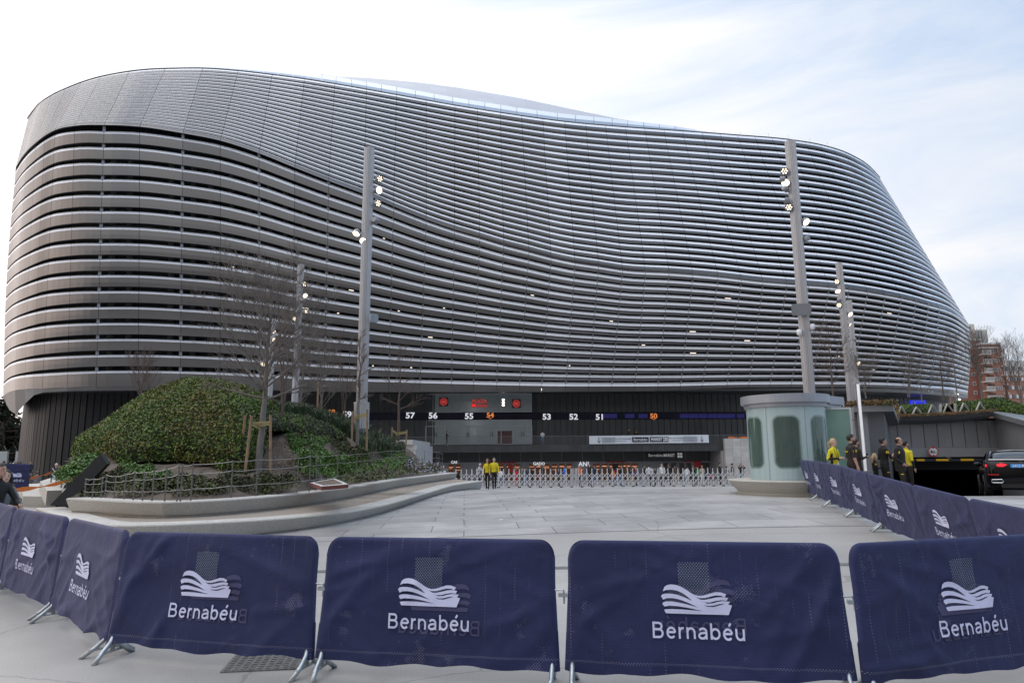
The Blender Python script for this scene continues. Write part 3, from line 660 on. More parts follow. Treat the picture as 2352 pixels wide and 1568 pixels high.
# hanging sign
b,(x0,x1,z0,z1)=pane('hanging_sign',1484,1037.5,1570,1053,84.5,BLACK)
SG=mat('sign_grey_letters',(.42,.42,.43),.5,emis=(.4,.4,.4),es=.35)
text('hanging_sign_lettering','Bernabéu',.50,frame_at(W(1506,1048.2,84.4)),SG,ST,bold=.002,sx=.92)
text('hanging_sign_lettering','MARKET',.50,frame_at(W(1537,1048.2,84.4)),SG,ST,bold=.01,sx=.72)
b=MB(); 
for i in (0,1):
    for j in (0,1): b.box((i*.32-.26,j*.32-.26,0),(i*.32,j*.32,.01),frame_at(W(1561,1045.5,84.4)))
b.build('hanging_sign_squares',SG,ST)
# pale stone wall and stair on the right, planter wall on the left
STN=mat('pale_stone',(.50,.485,.47),.8,0,var=.1,vscale=1.5,island=.1)
b=MB(); 
for i in range(7):
    for j in range(12):
        X0=W(1667,1060,82).x+i*.95+(0 if j%2 else 0); b.box((X0,82,zsg+j*.42),(X0+.93,82.6,zsg+j*.42+.41))
o=b.build('stone_wall',STN); 
tag(o,'pale stone tiled wall at the right end of the shops behind the glass kiosk','wall'); 
b=MB(); b.box((W(1650,1060,84).x,82.7,zsg),(W(1667,1060,84).x+1,88,zb0)); b.build('side_pier',mat('pier_grey',(.33,.33,.34),.7),ST)
b=MB(); X0,X1=W(916,1040,60).x,W(957,1040,60).x; zt_=W(930,1021,60).z
b.box((X0-.5,60,-1.4),(X1,60.5,zt_)); b.box((X0-4,60.5,-1.4),(X1,72,zt_)); 
o=b.build('planter_wall',STN); tag(o,'pale stone wall ending the planted mound beside the balcony','wall')
b=MB(); b.box((X0-.5,59.6,zt_),(X1-.3,72,zt_+.42)); tag(b.build('wall_coping',CONCT,None),'thick pale concrete coping block on the stone wall','coping')
# blue screen and white lettering on the far right base, under the canopy
p=W(2109,926,93); b=MB(); b.box((-1.1,0,-.42),(1.1,.2,.42),Matrix.Translation(p)); b.build('blue_sign',mat('blue_sign',(.01,.02,.45),.4,emis=(.01,.03,.8),es=.7),ST)
b=MB(); M_=frame_at(p+Vector((0,-.05,0)))
for (x0,y0,x1,y1) in [(-.9,.25,.9,.30),(-.9,-.3,-.86,.25),(.86,-.3,.9,.25),(-.6,-.2,-.35,.02)]: b.box((x0,y0,0),(x1,y1,.01),M_)
b.poly([(-.6,.03),(-.35,.03),(-.47,.18)],M_,.01); b.build('blue_sign_marks',WHITE,ST)
p=W(1955,928,89.6); text('wall_lettering','PALCO DE HONOR',.72,frame_at(p)@Matrix.Translation((-3.4,-.25,0)),NUM,ST,bold=.012,align='LEFT',space=1.35)
b=MB(); M_=frame_at(W(1875*0+1874.5,926,89.6)); b.lathe([(.30,0),(.30,.02)],16,M_@Matrix.Translation((0,-.05,0))); b.poly([(-.22,.22),(.22,.22),(.3,.5),(.12,.4),(0,.55),(-.12,.4),(-.3,.5)],M_); b.build('crest',mat('crest_grey',(.5,.5,.53),.5),ST)
b=MB()
for u in np.linspace(1760,2060,14):
    p=W(u,920,interp(WALL,u)+2); b.box((-1.2,-.1,-3),(1.2,.1,3),Matrix.Translation(p))

# ------------------------------------------------------------------ apartment blocks across the avenue, seen as reflections in the metal and glass
FB=mat('block_brick',(.16,.09,.07),.8,0,var=.2,vscale=.1); FB2=mat('block_render',(.26,.24,.21),.8,0,var=.1,vscale=.1)
for i,(x0,wd,hh,m_) in enumerate([(-120,50,26,FB),(-62,46,31,FB2),(-10,44,28,FB),(40,52,33,FB2),(98,50,27,FB)]):
    r_=empty('apartment_block',(x0+wd/2,-62,0),0,['brick apartment block across the avenue, far left behind the viewer','rendered apartment block across the avenue, left behind the viewer','brick apartment block across the avenue straight behind the viewer','tall rendered apartment block across the avenue, right behind the viewer','brick apartment block across the avenue, far right behind the viewer'][i],'building','blocks across the avenue',absolute=True)
    b=MB(); b.box((x0,-80,0),(x0+wd,-60,hh)); b.build('wall',m_,r_)
    for f in range(int(hh/3.2)-1):
        b=MB(); b.box((x0+2,-60,2.6+f*3.2),(x0+wd-2,-59.9,4.0+f*3.2)); b.build('window',mat('block_glass',(.05,.06,.07),.15),r_)
# ------------------------------------------------------------------ barriers with printed covers
def fabric_mat(name,col,colb,speck=.5,weave=.3):
    m=bpy.data.materials.new(name); m.use_nodes=True; t=m.node_tree; p=t.nodes['Principled BSDF']; L=t.links.new
    p.inputs['Roughness'].default_value=.72; p.inputs['Specular IOR Level'].default_value=.35; p.inputs['Sheen Weight'].default_value=.12; p.inputs['Sheen Tint'].default_value=(.5,.6,.9,1)
    tcn=N(t,'ShaderNodeTexCoord'); sp=N(t,'ShaderNodeSeparateXYZ'); L(tcn.outputs['Object'],sp.inputs[0])
    oi=N(t,'ShaderNodeObjectInfo'); ad=N(t,'ShaderNodeVectorMath',operation='ADD'); cb=N(t,'ShaderNodeCombineXYZ'); ml=N(t,'ShaderNodeMath',operation='MULTIPLY'); ml.inputs[1].default_value=50; L(oi.outputs['Random'],ml.inputs[0]); L(ml.outputs[0],cb.inputs[1]); L(tcn.outputs['Object'],ad.inputs[0]); L(cb.outputs[0],ad.inputs[1])
    # fine net dots
    vo=N(t,'ShaderNodeTexVoronoi'); vo.inputs['Scale'].default_value=1; vo.inputs['Randomness'].default_value=.0
    mp=N(t,'ShaderNodeMapping'); mp.inputs['Rotation'].default_value=(0,R(45),0); mp.inputs['Scale'].default_value=(62,0,62); L(tcn.outputs['Object'],mp.inputs[0]); L(mp.outputs[0],vo.inputs['Vector'])
    lt=N(t,'ShaderNodeMapRange'); lt.inputs[1].default_value=.28; lt.inputs[2].default_value=.16; L(vo.outputs['Distance'],lt.inputs[0])
    n1=N(t,'ShaderNodeTexNoise'); n1.inputs['Scale'].default_value=3.2; n1.inputs['Detail'].default_value=5; n1.inputs['Roughness'].default_value=.7; L(ad.outputs[0],n1.inputs['Vector'])
    th=N(t,'ShaderNodeMapRange'); th.inputs[1].default_value=.60; th.inputs[2].default_value=.66; L(n1.outputs[0],th.inputs[0])
    # vertical rails of the frame behind: dashed bright lines beside darker ones
    fx=N(t,'ShaderNodeMath',operation='MULTIPLY'); fx.inputs[1].default_value=1/.118; L(sp.outputs[0],fx.inputs[0]); fr_=N(t,'ShaderNodeMath',operation='FRACT'); L(fx.outputs[0],fr_.inputs[0])
    cp_=N(t,'ShaderNodeMath',operation='COMPARE'); cp_.inputs[1].default_value=.5; cp_.inputs[2].default_value=.028; L(fr_.outputs[0],cp_.inputs[0])
    n2=N(t,'ShaderNodeTexNoise'); n2.inputs['Scale'].default_value=2.2; L(ad.outputs[0],n2.inputs['Vector'])
    t2=N(t,'ShaderNodeMapRange'); t2.inputs[1].default_value=.5; t2.inputs[2].default_value=.62; L(n2.outputs[0],t2.inputs[0])
    mA=N(t,'ShaderNodeMath',operation='MULTIPLY'); L(cp_.outputs[0],mA.inputs[0]); L(t2.outputs[0],mA.inputs[1])
    mxm=N(t,'ShaderNodeMath',operation='MAXIMUM'); L(mA.outputs[0],mxm.inputs[0]); L(th.outputs[0],mxm.inputs[1])
    # hem stitching rows
    a=N(t,'ShaderNodeMath',operation='COMPARE'); a.inputs[1].default_value=.20; a.inputs[2].default_value=.007; L(sp.outputs[2],a.inputs[0])
    mx2=N(t,'ShaderNodeMath',operation='MAXIMUM'); L(mxm.outputs[0],mx2.inputs[0]); L(a.outputs[0],mx2.inputs[1])
    mk=N(t,'ShaderNodeMath',operation='MULTIPLY'); L(mx2.outputs[0],mk.inputs[0]); L(lt.outputs[0],mk.inputs[1])
    mk2=N(t,'ShaderNodeMath',operation='MULTIPLY'); L(mk.outputs[0],mk2.inputs[0]); mk2.inputs[1].default_value=speck*.8
    # woven horizontal lines
    wv=N(t,'ShaderNodeMath',operation='MULTIPLY'); wv.inputs[1].default_value=1/.022; L(sp.outputs[2],wv.inputs[0]); fw=N(t,'ShaderNodeMath',operation='FRACT'); L(wv.outputs[0],fw.inputs[0])
    cw=N(t,'ShaderNodeMath',operation='LESS_THAN'); cw.inputs[1].default_value=.3; L(fw.outputs[0],cw.inputs[0]); cw2=N(t,'ShaderNodeMath',operation='MULTIPLY'); cw2.inputs[1].default_value=weave; L(cw.outputs[0],cw2.inputs[0])
    base=N(t,'ShaderNodeMix',data_type='RGBA'); base.inputs[6].default_value=(*col,1); base.inputs[7].default_value=(*colb,1); L(cw2.outputs[0],base.inputs[0])
    n3=N(t,'ShaderNodeTexNoise'); n3.inputs['Scale'].default_value=2.0; n3.inputs['Detail'].default_value=5; L(ad.outputs[0],n3.inputs['Vector'])
    mr=N(t,'ShaderNodeMapRange'); mr.inputs[1].default_value=.3; mr.inputs[2].default_value=.7; mr.inputs[3].default_value=.86; mr.inputs[4].default_value=1.14; L(n3.outputs[0],mr.inputs[0])
    sc=N(t,'ShaderNodeVectorMath',operation='SCALE'); L(base.outputs[2],sc.inputs[0]); L(mr.outputs[0],sc.inputs['Scale'])
    f=N(t,'ShaderNodeMix',data_type='RGBA'); L(mk2.outputs[0],f.inputs[0]); L(sc.outputs[0],f.inputs[6]); f.inputs[7].default_value=(.36,.35,.44,1); L(f.outputs[2],p.inputs['Base Color'])
    bn=N(t,'ShaderNodeBump'); bn.inputs['Strength'].default_value=.5; bn.inputs['Distance'].default_value=.02
    n4=N(t,'ShaderNodeTexNoise'); n4.inputs['Scale'].default_value=5; n4.inputs['Detail'].default_value=3; n4.inputs['Distortion'].default_value=1.4; L(ad.outputs[0],n4.inputs['Vector']); L(n4.outputs[0],bn.inputs['Height']); L(bn.outputs[0],p.inputs['Normal'])
    return m
FAB=fabric_mat('navy_net_fabric',(.0175,.0225,.080),(.062,.060,.15),.75,.07)
FABS=fabric_mat('navy_net_fabric_side',(.029,.032,.092),(.075,.07,.14),.12)
LOGO=[(968,755),(985,715),(1010,697),(1050,690),(1100,695),(1150,715),(1200,745),(1230,765),(1260,780),(1300,787),(1340,783),(1400,765),(1450,750),(1500,750),(1548,767),(1530,796),(1500,780),(1450,780),(1400,793),(1350,805),(1300,806),(1265,797),(1310,820),(1350,820),(1400,810),(1450,798),(1500,792),(1563,798),(1548,825),(1500,820),(1450,828),(1400,842),(1350,843),(1308,830),(1370,853),(1420,850),(1470,835),(1510,828),(1580,832),(1562,858),(1595,865),(1560,950),(990,948),(973,918),(990,912),(1050,908),(1150,910),(1250,915),(1330,920),(1200,895),(1100,882),(1020,880),(978,890),(960,865),(970,850),(1000,843),(1050,842),(1100,848),(1180,862),(1290,888),(1200,850),(1150,832),(1100,818),(1050,812),(1000,815),(968,828),(950,797),(965,780),(1000,773),(1050,773),(1100,780),(1160,800),(1235,832),(1200,800),(1150,765),(1100,745),(1050,738),(1000,742)]
SLIT=[(1340,865),(1380,874),(1430,869),(1480,855),(1530,850),(1480,866),(1430,881),(1370,880)]
def subdiv(vs,fs,maxl=.06):
    bm=bmesh.new(); bv=[bm.verts.new(v) for v in vs]
    for f in fs:
        try: bm.faces.new([bv[i] for i in f])
        except ValueError: pass
    bmesh.ops.triangulate(bm,faces=bm.faces[:])
    for _ in range(4):
        es=[e for e in bm.edges if e.calc_length()>maxl]
        if not es: break
        bmesh.ops.subdivide_edges(bm,edges=es,cuts=1); bmesh.ops.triangulate(bm,faces=[f for f in bm.faces if len(f.verts)>3])
    v=[x.co.copy() for x in bm.verts]; bm.verts.index_update(); f=[tuple(q.index for q in x.verts) for x in bm.faces]; bm.free(); return v,f
_sc=.52/645
tmp=MB(); tmp.poly([((x-1272)*_sc,-(y-820)*_sc) for x,y in LOGO]); LOGO_V,LOGO_F=subdiv(tmp.v,tmp.f)
tmp=MB(); tmp.poly([((x-1272)*_sc,-(y-820)*_sc) for x,y in SLIT]); SLIT_V,SLIT_F=tmp.v,tmp.f
GLY={'B':(.68,[[(.09,0),(.09,.72)],[(.09,.67),(.36,.67)]+[(.36+.145*math.cos(a),.53+.14*math.sin(a)) for a in np.linspace(1.57,-1.57,9)]+[(.09,.39)],[(.09,.39),(.38,.39)]+[(.38+.17*math.cos(a),.22+.17*math.sin(a)) for a in np.linspace(1.57,-1.57,9)]+[(.09,.05)]]),
'e':(.56,[[(.07,.275),(.47,.275)],[(.47,.275)]+[(.27+.20*math.cos(a),.255+.215*math.sin(a)) for a in np.linspace(.1,5.55,22)]]),
'r':(.36,[[(.09,0),(.09,.51)],[(.09,.28)]+[(.27+.18*math.cos(a),.28+.185*math.sin(a)) for a in np.linspace(3.14,1.35,8)]]),
'n':(.56,[[(.09,0),(.09,.51)],[(.09,.28)]+[(.27+.18*math.cos(a),.28+.185*math.sin(a)) for a in np.linspace(3.14,0,10)]+[(.45,0)]]),
'u':(.56,[[(.45,0),(.45,.51)],[(.09,.51),(.09,.23)]+[(.27+.18*math.cos(a),.23-.185*math.sin(a)) for a in np.linspace(3.14,0,10)]]),
'b':(.60,[[(.09,0),(.09,.72)],[(.29+.20*math.cos(a),.255+.215*math.sin(a)) for a in np.linspace(0,6.283,22)]]),
'a':(.56,[[(.10,.39)]+[(.27+.17*math.cos(a),.34+.13*math.sin(a)) for a in np.linspace(2.6,0,8)]+[(.44,.0)],[(.44,.29),(.25,.27)]+[(.21+.14*math.cos(a),.15+.11*math.sin(a)) for a in np.linspace(1.7,4.9,9)]+[(.30,.04),(.44,.14)]]),
"'":(0,[[(-.27,.60),(-.17,.74)]])}
def ribbon_word(w,wd):
    V_,F_=[],[]; x0=0;k=0
    for c in w:
        adv,st=GLY[c]
        for s_ in st:
            k+=1; z=.0006*(k%4); pts=[Vector((x0+p[0],p[1],0)) for p in s_]; L_=[];R_=[]
            for i,p in enumerate(pts):
                d=(pts[min(i+1,len(pts)-1)]-pts[max(i-1,0)]).normalized(); n_=Vector((-d.y,d.x,0)); m_=1.0
                if 0<i<len(pts)-1:
                    a=(pts[i]-pts[i-1]).normalized(); m_=1/max(.6,abs(a.cross(Vector((0,0,1))).dot(n_)))
                L_.append(p+n_*wd/2*m_); R_.append(p-n_*wd/2*m_)
            o=len(V_); V_+=[Vector((q.x,q.y,z)) for pr in zip(L_,R_) for q in pr]
            F_+=[(o+2*i,o+2*i+1,o+2*i+3,o+2*i+2) for i in range(len(pts)-1)]
        x0+=adv+(.045 if adv else 0)
    return V_,F_
TXT_V,TXT_F=ribbon_word("Bernabe'u",.100); _k=.118/.72; _m=max(v.x for v in TXT_V)/2; TXT_V=[Vector(((v.x-_m)*_k*.95,v.y*_k*.97,v.z)) for v in TXT_V]; _w=max(v[0] for v in TXT_V)-min(v[0] for v in TXT_V); TXT_V=[Vector((v[0]*.67/_w,v[1],v[2])) for v in TXT_V]; TXT_V,TXT_F=subdiv(TXT_V,TXT_F,.08)
ST_TUBE=STEEL
def barrier(p0,p1,lean,label,seed,ghost=False,feet=(1,1),fab=None,half=None,logo=True):
    p0=Vector(p0);p1=Vector(p1); d=p1-p0; L=(Vector((d.x,d.y,0))).length; rzz=math.atan2(d.y,d.x); sl=d.z/L
    root=empty('crowd_barrier',(p0+p1)/2,rzz,label,'barrier','navy cloth covered crowd barriers')
    fab=fab or FAB; h=L/2-.016; rs=random.Random(seed); ph=[rs.uniform(0,6.28) for _ in range(8)]; am=[rs.uniform(.5,1.3) for _ in range(8)]
    folds=[(rs.uniform(-h,h),rs.uniform(.1,1),rs.uniform(-1.2,1.2),rs.uniform(.034,.06),rs.uniform(.008,.022)) for _ in range(14)]
    # tension folds from the lower and middle ties
    folds+=[(-h,.62,.35,.05,.014),(h,.62,-.35,.05,.014),(-h,.3,.9,.06,.016),(h,.3,-.9,.06,.016),(-h*.6,.2,-.5,.05,.01),(h*.5,.15,.7,.05,.012)]
    def disp(x,z):
        e=min(1,(h-abs(x))/.10)*min(1,(1.08-z)/.08); e=max(0,e)
        s_=.006*math.sin(3.1*x+ph[0]+1.5*z)*am[0]+.005*math.sin(7.3*x-4*z+ph[1])*am[1]+.004*math.sin(13*z+2.2*x+ph[2])
        for fx,fz,sl_,wd,a in folds:
            c,sn=math.cos(sl_),math.sin(sl_); dx,dz=x-fx,z-fz; across=-dx*sn+dz*c; along=abs(dx*c+dz*sn); s_+=a*math.exp(-(across/wd)**2)*math.exp(-(along/.55)**2)*(1 if math.hypot(x+.05,(z-.55)*1.3)>.5 else .45)
        s_+=.02*math.sin(9*x+ph[3])*am[3]*max(0,(.22-z)/.14)
        return s_*e if z>.25 else s_*min(1,max(0,(h+.03-abs(x))/.06))
    def pos(x,y,z): return Vector((x,y+lean*(z/1.08),z+sl*x))
    rc=.125
    def halfw(z):
        if z>1.08-rc: dz=z-(1.08-rc); return h-rc+math.sqrt(max(0,rc*rc-dz*dz))
        return h+.006+.034*max(0,(.75-z)/.65)
    nxg=72; zl=list(np.linspace(.13,.9,40))+[.94,.975,1.0,1.025,1.045,1.06,1.071,1.077,1.08]
    bt=lambda x:.012*math.sin(5*x+ph[5])+.008*math.sin(13*x+ph[6])-.012*(1-(x/h)**2)
    b=MB(); grids=[]
    for side in (-1,1):
        g=[]
        for z in zl:
            hw=max(halfw(z),.001); row=[]
            for i in range(nxg+1):
                t=-1+2*i/nxg; t=math.copysign(abs(t)**.93,t); x=t*hw
                edge=min(1,(hw-abs(x))/.035) ; top=min(1,(1.08-z)/.035); th=.030*math.sqrt(max(0,1-(1-edge)**2))*math.sqrt(max(0,1-(1-top)**2))
                if z<.4: th=max(th*1.0,.012)
                zz=z+(bt(x)*(1-(z-.13)/.27) if z<.4 else 0)
                dd=disp(x,z) if side<0 else disp(-x,z)*.7
                row.append(pos(x,side*th+(-dd if side<0 else dd*.6),zz))
            g.append(row)
        grids.append(g)
    for gi,g in enumerate(grids):
        o=len(b.v); b.v+=[tuple(p) for r_ in g for p in r_]; n1=nxg+1
        for j in range(len(g)-1):
            for i in range(nxg):
                q=(o+j*n1+i,o+j*n1+i+1,o+(j+1)*n1+i+1,o+(j+1)*n1+i); b.f.append(q if gi==0 else q[::-1]); b.m.append(0)
    n1=nxg+1; o2=len(grids[0])*n1
    for j in range(len(zl)-1):
        for i in (0,nxg):
            a=j*n1+i; c=(j+1)*n1+i; q=(a,c,o2+c,o2+a); b.f.append(q if i==0 else q[::-1]); b.m.append(0)
    cov=b.build('cover',fab,root,smooth=True)
    # printed emblem and word on the front
    def decal(name,vs,fs,cx,cz,m,off,mir=1,s_=1):
        out_=[]
        for v in vs:
            x=cx+v[0]*mir*s_; z=cz+v[1]*s_; out_.append(pos(x,-.030-disp(x,z)-off-v[2],z))
        b=MB(); b.add(out_,[f if mir>0 else f[::-1] for f in fs]); return b.build(name,m,cov)
    if logo:
        decal('printed_emblem',LOGO_V,LOGO_F,-.05,.665,NAVYT,.014); decal('printed_slit',SLIT_V,SLIT_F,-.05,.665,fab,.0155); decal('printed_word',TXT_V,TXT_F,-.05,.385,NAVYT,.014)
    if ghost:
        decal('show_through_emblem',LOGO_V,LOGO_F,-.05+ghost[0],.665+ghost[1],GHOST,.005,-1); decal('show_through_word',TXT_V,TXT_F,-.05+ghost[0],.385+ghost[1],GHOST,.005,-1)
        tmp=MB(); 
        for i in range(22):
            for j in range(22):
                if (i+j)%2: continue
                x=-.12+i*.0105; z=.14+j*.012; tmp.quad((x-.0032,z-.004,0),(x+.0032,z-.004,0),(x+.0032,z+.004,0),(x-.0032,z+.004,0))
        decal('show_through_patch',tmp.v,tmp.f,-.05,.535,mat('net_dots',(.24,.29,.36),.8),.008)
    # metal frame: sides, feet, hooks
    b=MB(); tz=.019
    hf=h-.022; b.tube([pos(-hf,0,.07),pos(-hf,0,.88),pos(-hf+.06,0,.98),pos(-hf+.17,0,1.04),pos(hf-.17,0,1.04),pos(hf-.06,0,.98),pos(hf,0,.88),pos(hf,0,.07)],tz,8); b.tube([pos(-h,0,.2),pos(h,0,.2)],tz*.8,6)
    b.build('frame',STEEL,root,smooth=True)
    for sx_ in (-1,1):
        b=MB(); x=sx_*(h-.02)
        
        for sy in (-1,1):
            y0=lean*.15
            b.tube([Vector((x,y0,.20+sl*x)),Vector((x,y0+sy*.03,.14+sl*x)),Vector((x,y0+sy*.11,.075+sl*x)),Vector((x-sx_*.02,y0+sy*.22,.0+sl*x))],.020,8)
        b.box((x-.005,y0-.16,.055+sl*x),(x+.005,y0+.16,.075+sl*x))
        b.build('leg',STEEL,root,smooth=True)
    b=MB()
    for z in (.70,):
        b.tube([pos(h+.0,0,z),pos(h+.04,0,z+.0),pos(h+.07,0,z),pos(h+.075,0,z-.03),pos(h+.075,0,z-.10)],.008,6); b.box(tuple(pos(h+.03,-.02,z-.05)),tuple(pos(h+.10,.02,z-.025)))
    b.build('hook',STEEL,root)
    b=MB()
    for sx_ in (-1,1):
        for z in (.20,.62): b.ell(tuple(pos(sx_*(h-.015),-.036,z)),(.007,.005,.007),6,4)
    return root
GB=lambda x,y:G(x,y)
F=[((-5.07,7.87),(-3.65,6.50)),((-3.60,6.42),(-1.66,5.92)),((-1.60,5.90),(.33,5.58)),((.41,5.56),(2.45,5.25)),((2.52,5.22),(4.62,5.86))]
LB=['covered front barrier turned sideways, left of the faint logo one, its logo squeezed narrow','covered front barrier left of centre, its faint reversed logo showing just right of the print','covered front barrier in the middle of the picture, in front of the long bench end','largest covered front barrier, right of centre and facing the camera squarely','covered front barrier cut off by the right edge, its top rising to the right']
gh=[None,(.10,-.02),(.09,-.035),(.02,.04),(-.06,-.03)]
for i,(a,c) in enumerate(F): barrier(GB(*a),GB(*c),.10,LB[i],20+i,gh[i],fab=FABS if i==0 else FAB)
barrier(GB(-6.65,9.25),GB(-5.12,7.95),.08,'narrow covered barrier beyond the sideways one, second from the left edge of the front row',31,fab=FABS)
barrier(GB(-8.1,10.7),GB(-6.70,9.30),.08,'covered barrier with its logo cut by the left edge, beside the leaning spectators',32,fab=FABS)
CH=[(8.93,21.0),(8.32,19.0),(7.74,16.95),(7.34,15.0),(6.93,13.15),(6.62,11.2),(6.30,9.35),(6.02,7.55),(6.0,5.6)]
names=['farthest covered barrier of the right hand row, beside the kiosk base','second farthest covered barrier of the right hand row','covered barrier in the right hand row in front of the woman in yellow','covered barrier in the right hand row in front of the man in the brown shirt','fifth covered barrier from the far end, in front of the tattooed guard','covered barrier in the right hand row in front of the guard in the dark jacket','broad covered barrier in the right hand row with only the top of its logo showing','nearest covered barrier of the right hand row, its logo hidden behind the front row']
for i in range(7):
    barrier(GB(*CH[i]),GB(*CH[i+1]),-.20,names[i],40+i,fab=FABS)
barrier(GB(6.06,7.5),GB(6.9,5.7),-.15,names[7],48,fab=FABS)
barrier(GB(7.75,9.6),GB(7.95,7.6),-.1,'covered barrier of the second row at the right edge, only its top edge showing',49,fab=FABS)
barrier(GB(8.35,10.0),GB(8.75,8.1),-.1,'covered barrier behind the second row at the right edge, only a thin strip showing',50,fab=FABS)
def gw(u,v,y): p=W(u,v,y); return p
pa=W(14,1091,27.0); pb=W(68,1090,27.6)
barrier(Vector((pa.x-.2,27.0,W(20,1125,27).z-.05)),Vector((pb.x,27.6,W(67,1126,27.6).z-.05)),0,'far covered barrier with a white logo standing before the black ribbed wall on the left',51,fab=FABS)

# ------------------------------------------------------------------ terraced benches of the planted mound
ZL,ZU=.47,.80
def bench(name,lip,z,base_drop,inset,width,label,inner=None,joints=()):
    """lip: list of photo points of the front top edge; the block runs back by width"""
    P=[Zp(u,v,z) for u,v in lip]
    # resample
    D=[];
    for a,c in zip(P[:-1],P[1:]):
        n=max(1,int((c-a).length/.6)); D+=[a.lerp(c,i/n) for i in range(n)]
    D.append(P[-1]); P=D
    for _ in range(3): P=[P[0]]+[(P[i-1]+P[i]*2+P[i+1])/4 for i in range(1,len(P)-1)]+[P[-1]]
    nn=[]
    for i,p in enumerate(P):
        d=P[min(i+1,len(P)-1)]-P[max(i-1,0)]; d.z=0; d.normalize(); nn.append(Vector((-d.y,d.x,0)))
    return P,nn
low_lip=[(82,1166),(128,1181),(171,1197),(215,1206),(256,1209.6),(359,1206),(513,1198.5),(673,1189),(804,1175.5),(880,1160),(965,1136),(1040,1113),(1109,1103.6)]
up_lip=[(152,1143.7),(190,1145),(225.6,1147),(301,1151.5),(348.6,1156.6),(440,1152),(540,1146.4),(650,1137),(752,1126),(804,1119),(917,1100),(1050.7,1084.5)]
def bench_obj(name,lip,z,width,label,zbase):
    P,nn=bench(name,lip,z,0,0,width,label)
    b=MB(); nsec=len(P)
    rows=[]
    for p,n in zip(P,nn):
        zb=gz(p.x,p.y)-.02 if zbase is None else zbase
        rows.append([Vector((p.x,p.y,zb))+n*.16,Vector((p.x,p.y,zb+.06))+n*.15,Vector((p.x,p.y,zb+.06))+n*.11,Vector((p.x,p.y,z-.03)),Vector((p.x,p.y,z-.008))+n*.012,Vector((p.x,p.y,z))+n*.035,Vector((p.x,p.y,z))+n*width,Vector((p.x,p.y,z-.3))+n*width])
    k=len(rows[0])
    for i in range(nsec-1):
        g=.004 if i%5==2 else 0
        for j in range(k-1):
            a,c=rows[i],rows[i+1]; b.mi=1 if j==5 else 0
            q=[a[j].lerp(c[j],g),c[j],c[j+1],a[j+1].lerp(c[j+1],g)]
            b.add(q,[(0,1,2,3)])
    for e in (0,nsec-1):
        r_=rows[e]; b.mi=0; b.add(r_,[tuple(range(k))])
    o=b.build(name,[CONC,CONCT],None,smooth=False); me=o.data
    bm=bmesh.new(); bm.from_mesh(me); bmesh.ops.remove_doubles(bm,verts=bm.verts,dist=.0005); bm.to_mesh(me); bm.free(); me.shade_smooth(); me.set_sharp_from_angle(angle=R(30))
    tag(o,label,'bench'); return P,nn
PL,NL=bench_obj('concrete_bench',low_lip,ZL,.62,'long curved granite coloured concrete bench, lower of the two steps round the mound',None)
# dark joints between the bench blocks
def joint_lines(P,nn,ids,z,zb,lab):
    for i in ids:
        p,n=P[i],nn[i]; b=MB(); zbb=gz(p.x,p.y) if zb is None else zb
        b.box((-.006,0,0),(.006,.02,1)) if 0 else None
    return
PU,NU=bench_obj('concrete_bench',up_lip,ZU,.5,'upper concrete step directly under the rope fence and plants',ZL-.02)
# gravel strip between them
def strip(P,Q,z,name,m,n=120):
    def rs(P):
        L=[0]
        for a,c in zip(P[:-1],P[1:]): L.append(L[-1]+(c-a).length)
        return [Vector((np.interp(t*L[-1],L,[p.x for p in P]),np.interp(t*L[-1],L,[p.y for p in P]),0)) for t in np.linspace(0,1,n)]
    A,Bq=rs(P),rs(Q); b=MB()
    for i in range(n-1): b.quad((A[i].x,A[i].y,z),(A[i+1].x,A[i+1].y,z),(Bq[i+1].x,Bq[i+1].y,z),(Bq[i].x,Bq[i].y,z))
    return tag(b.build(name,m),kind='structure')
strip([p+n*.55 for p,n in zip(PL,NL)],[p+n*.3 for p,n in zip(PU,NU)],ZL-.02,'gravel_path',GRAV)
# the two short benches at the far left
def block(name,pts,z0,z1,label,cat='bench',m=(CONC,CONCT),ins=.12):
    P=[Zp(u,v,z1) for u,v in pts]; c=sum(P,Vector())/len(P); b=MB(); n=len(P)
    bot=[]
    for p in P:
        d=(c-p); d.z=0; d.normalize(); bot.append(Vector((p.x,p.y,z0))+d*ins)
    b.mi=1; b.add(P,[tuple(range(n))]); b.mi=0
    for i in range(n): b.add([P[i],P[(i+1)%n],bot[(i+1)%n],bot[i]],[(0,1,2,3)])
    return tag(b.build(name,list(m)),label,cat)
block('concrete_bench',[(46.5,1112),(53,1139),(130,1139.5),(142,1128),(110,1109),(92,1109)],gz(-16,22)-.02,.50,'short low concrete bench at the far left behind the orange tape')
block('concrete_bench',[(91.5,1105),(108,1126.5),(143,1125),(150,1110),(115,1097.5)],.45,.86,'raised concrete block behind the low bench at the far left')

# ------------------------------------------------------------------ planted mound
CTRL=[]
for p,n in list(zip(PU,NU))[::3]:
    q=p+n*.45; CTRL.append((q.x,q.y,ZU-.06))
def cw(u,v,d): p=W(u,v,d); CTRL.append((p.x,p.y,p.z)); return p
for u,v,d in [(592,1085,19),(565,1087,18.6),(622,1083,19),(410,1063,19.5),(300,1066,19.2),(470,1072,19),(520,1082,18.6),(665,991,24.5),(733,1000,26),(783,1003,28),(700,1040,21),(760,1050,22.5),(820,1030,26.5),(845,1036,26.5),(870,1052,25),(921,1042,30),(960,1062,32),(1000,1074,35),(1035,1084,38),(232,1047,20),(200,1075,20.5),(165,1085,22),(140,1095,24),(171,1050,26),(620,940,28),(700,949,29.5),(785,972,32),(870,1004,34),(925,1030,37),(350,960,25),(430,935,27),(500,930,27.5),(560,935,27.5),(300,990,25)]: cw(u,v,d)
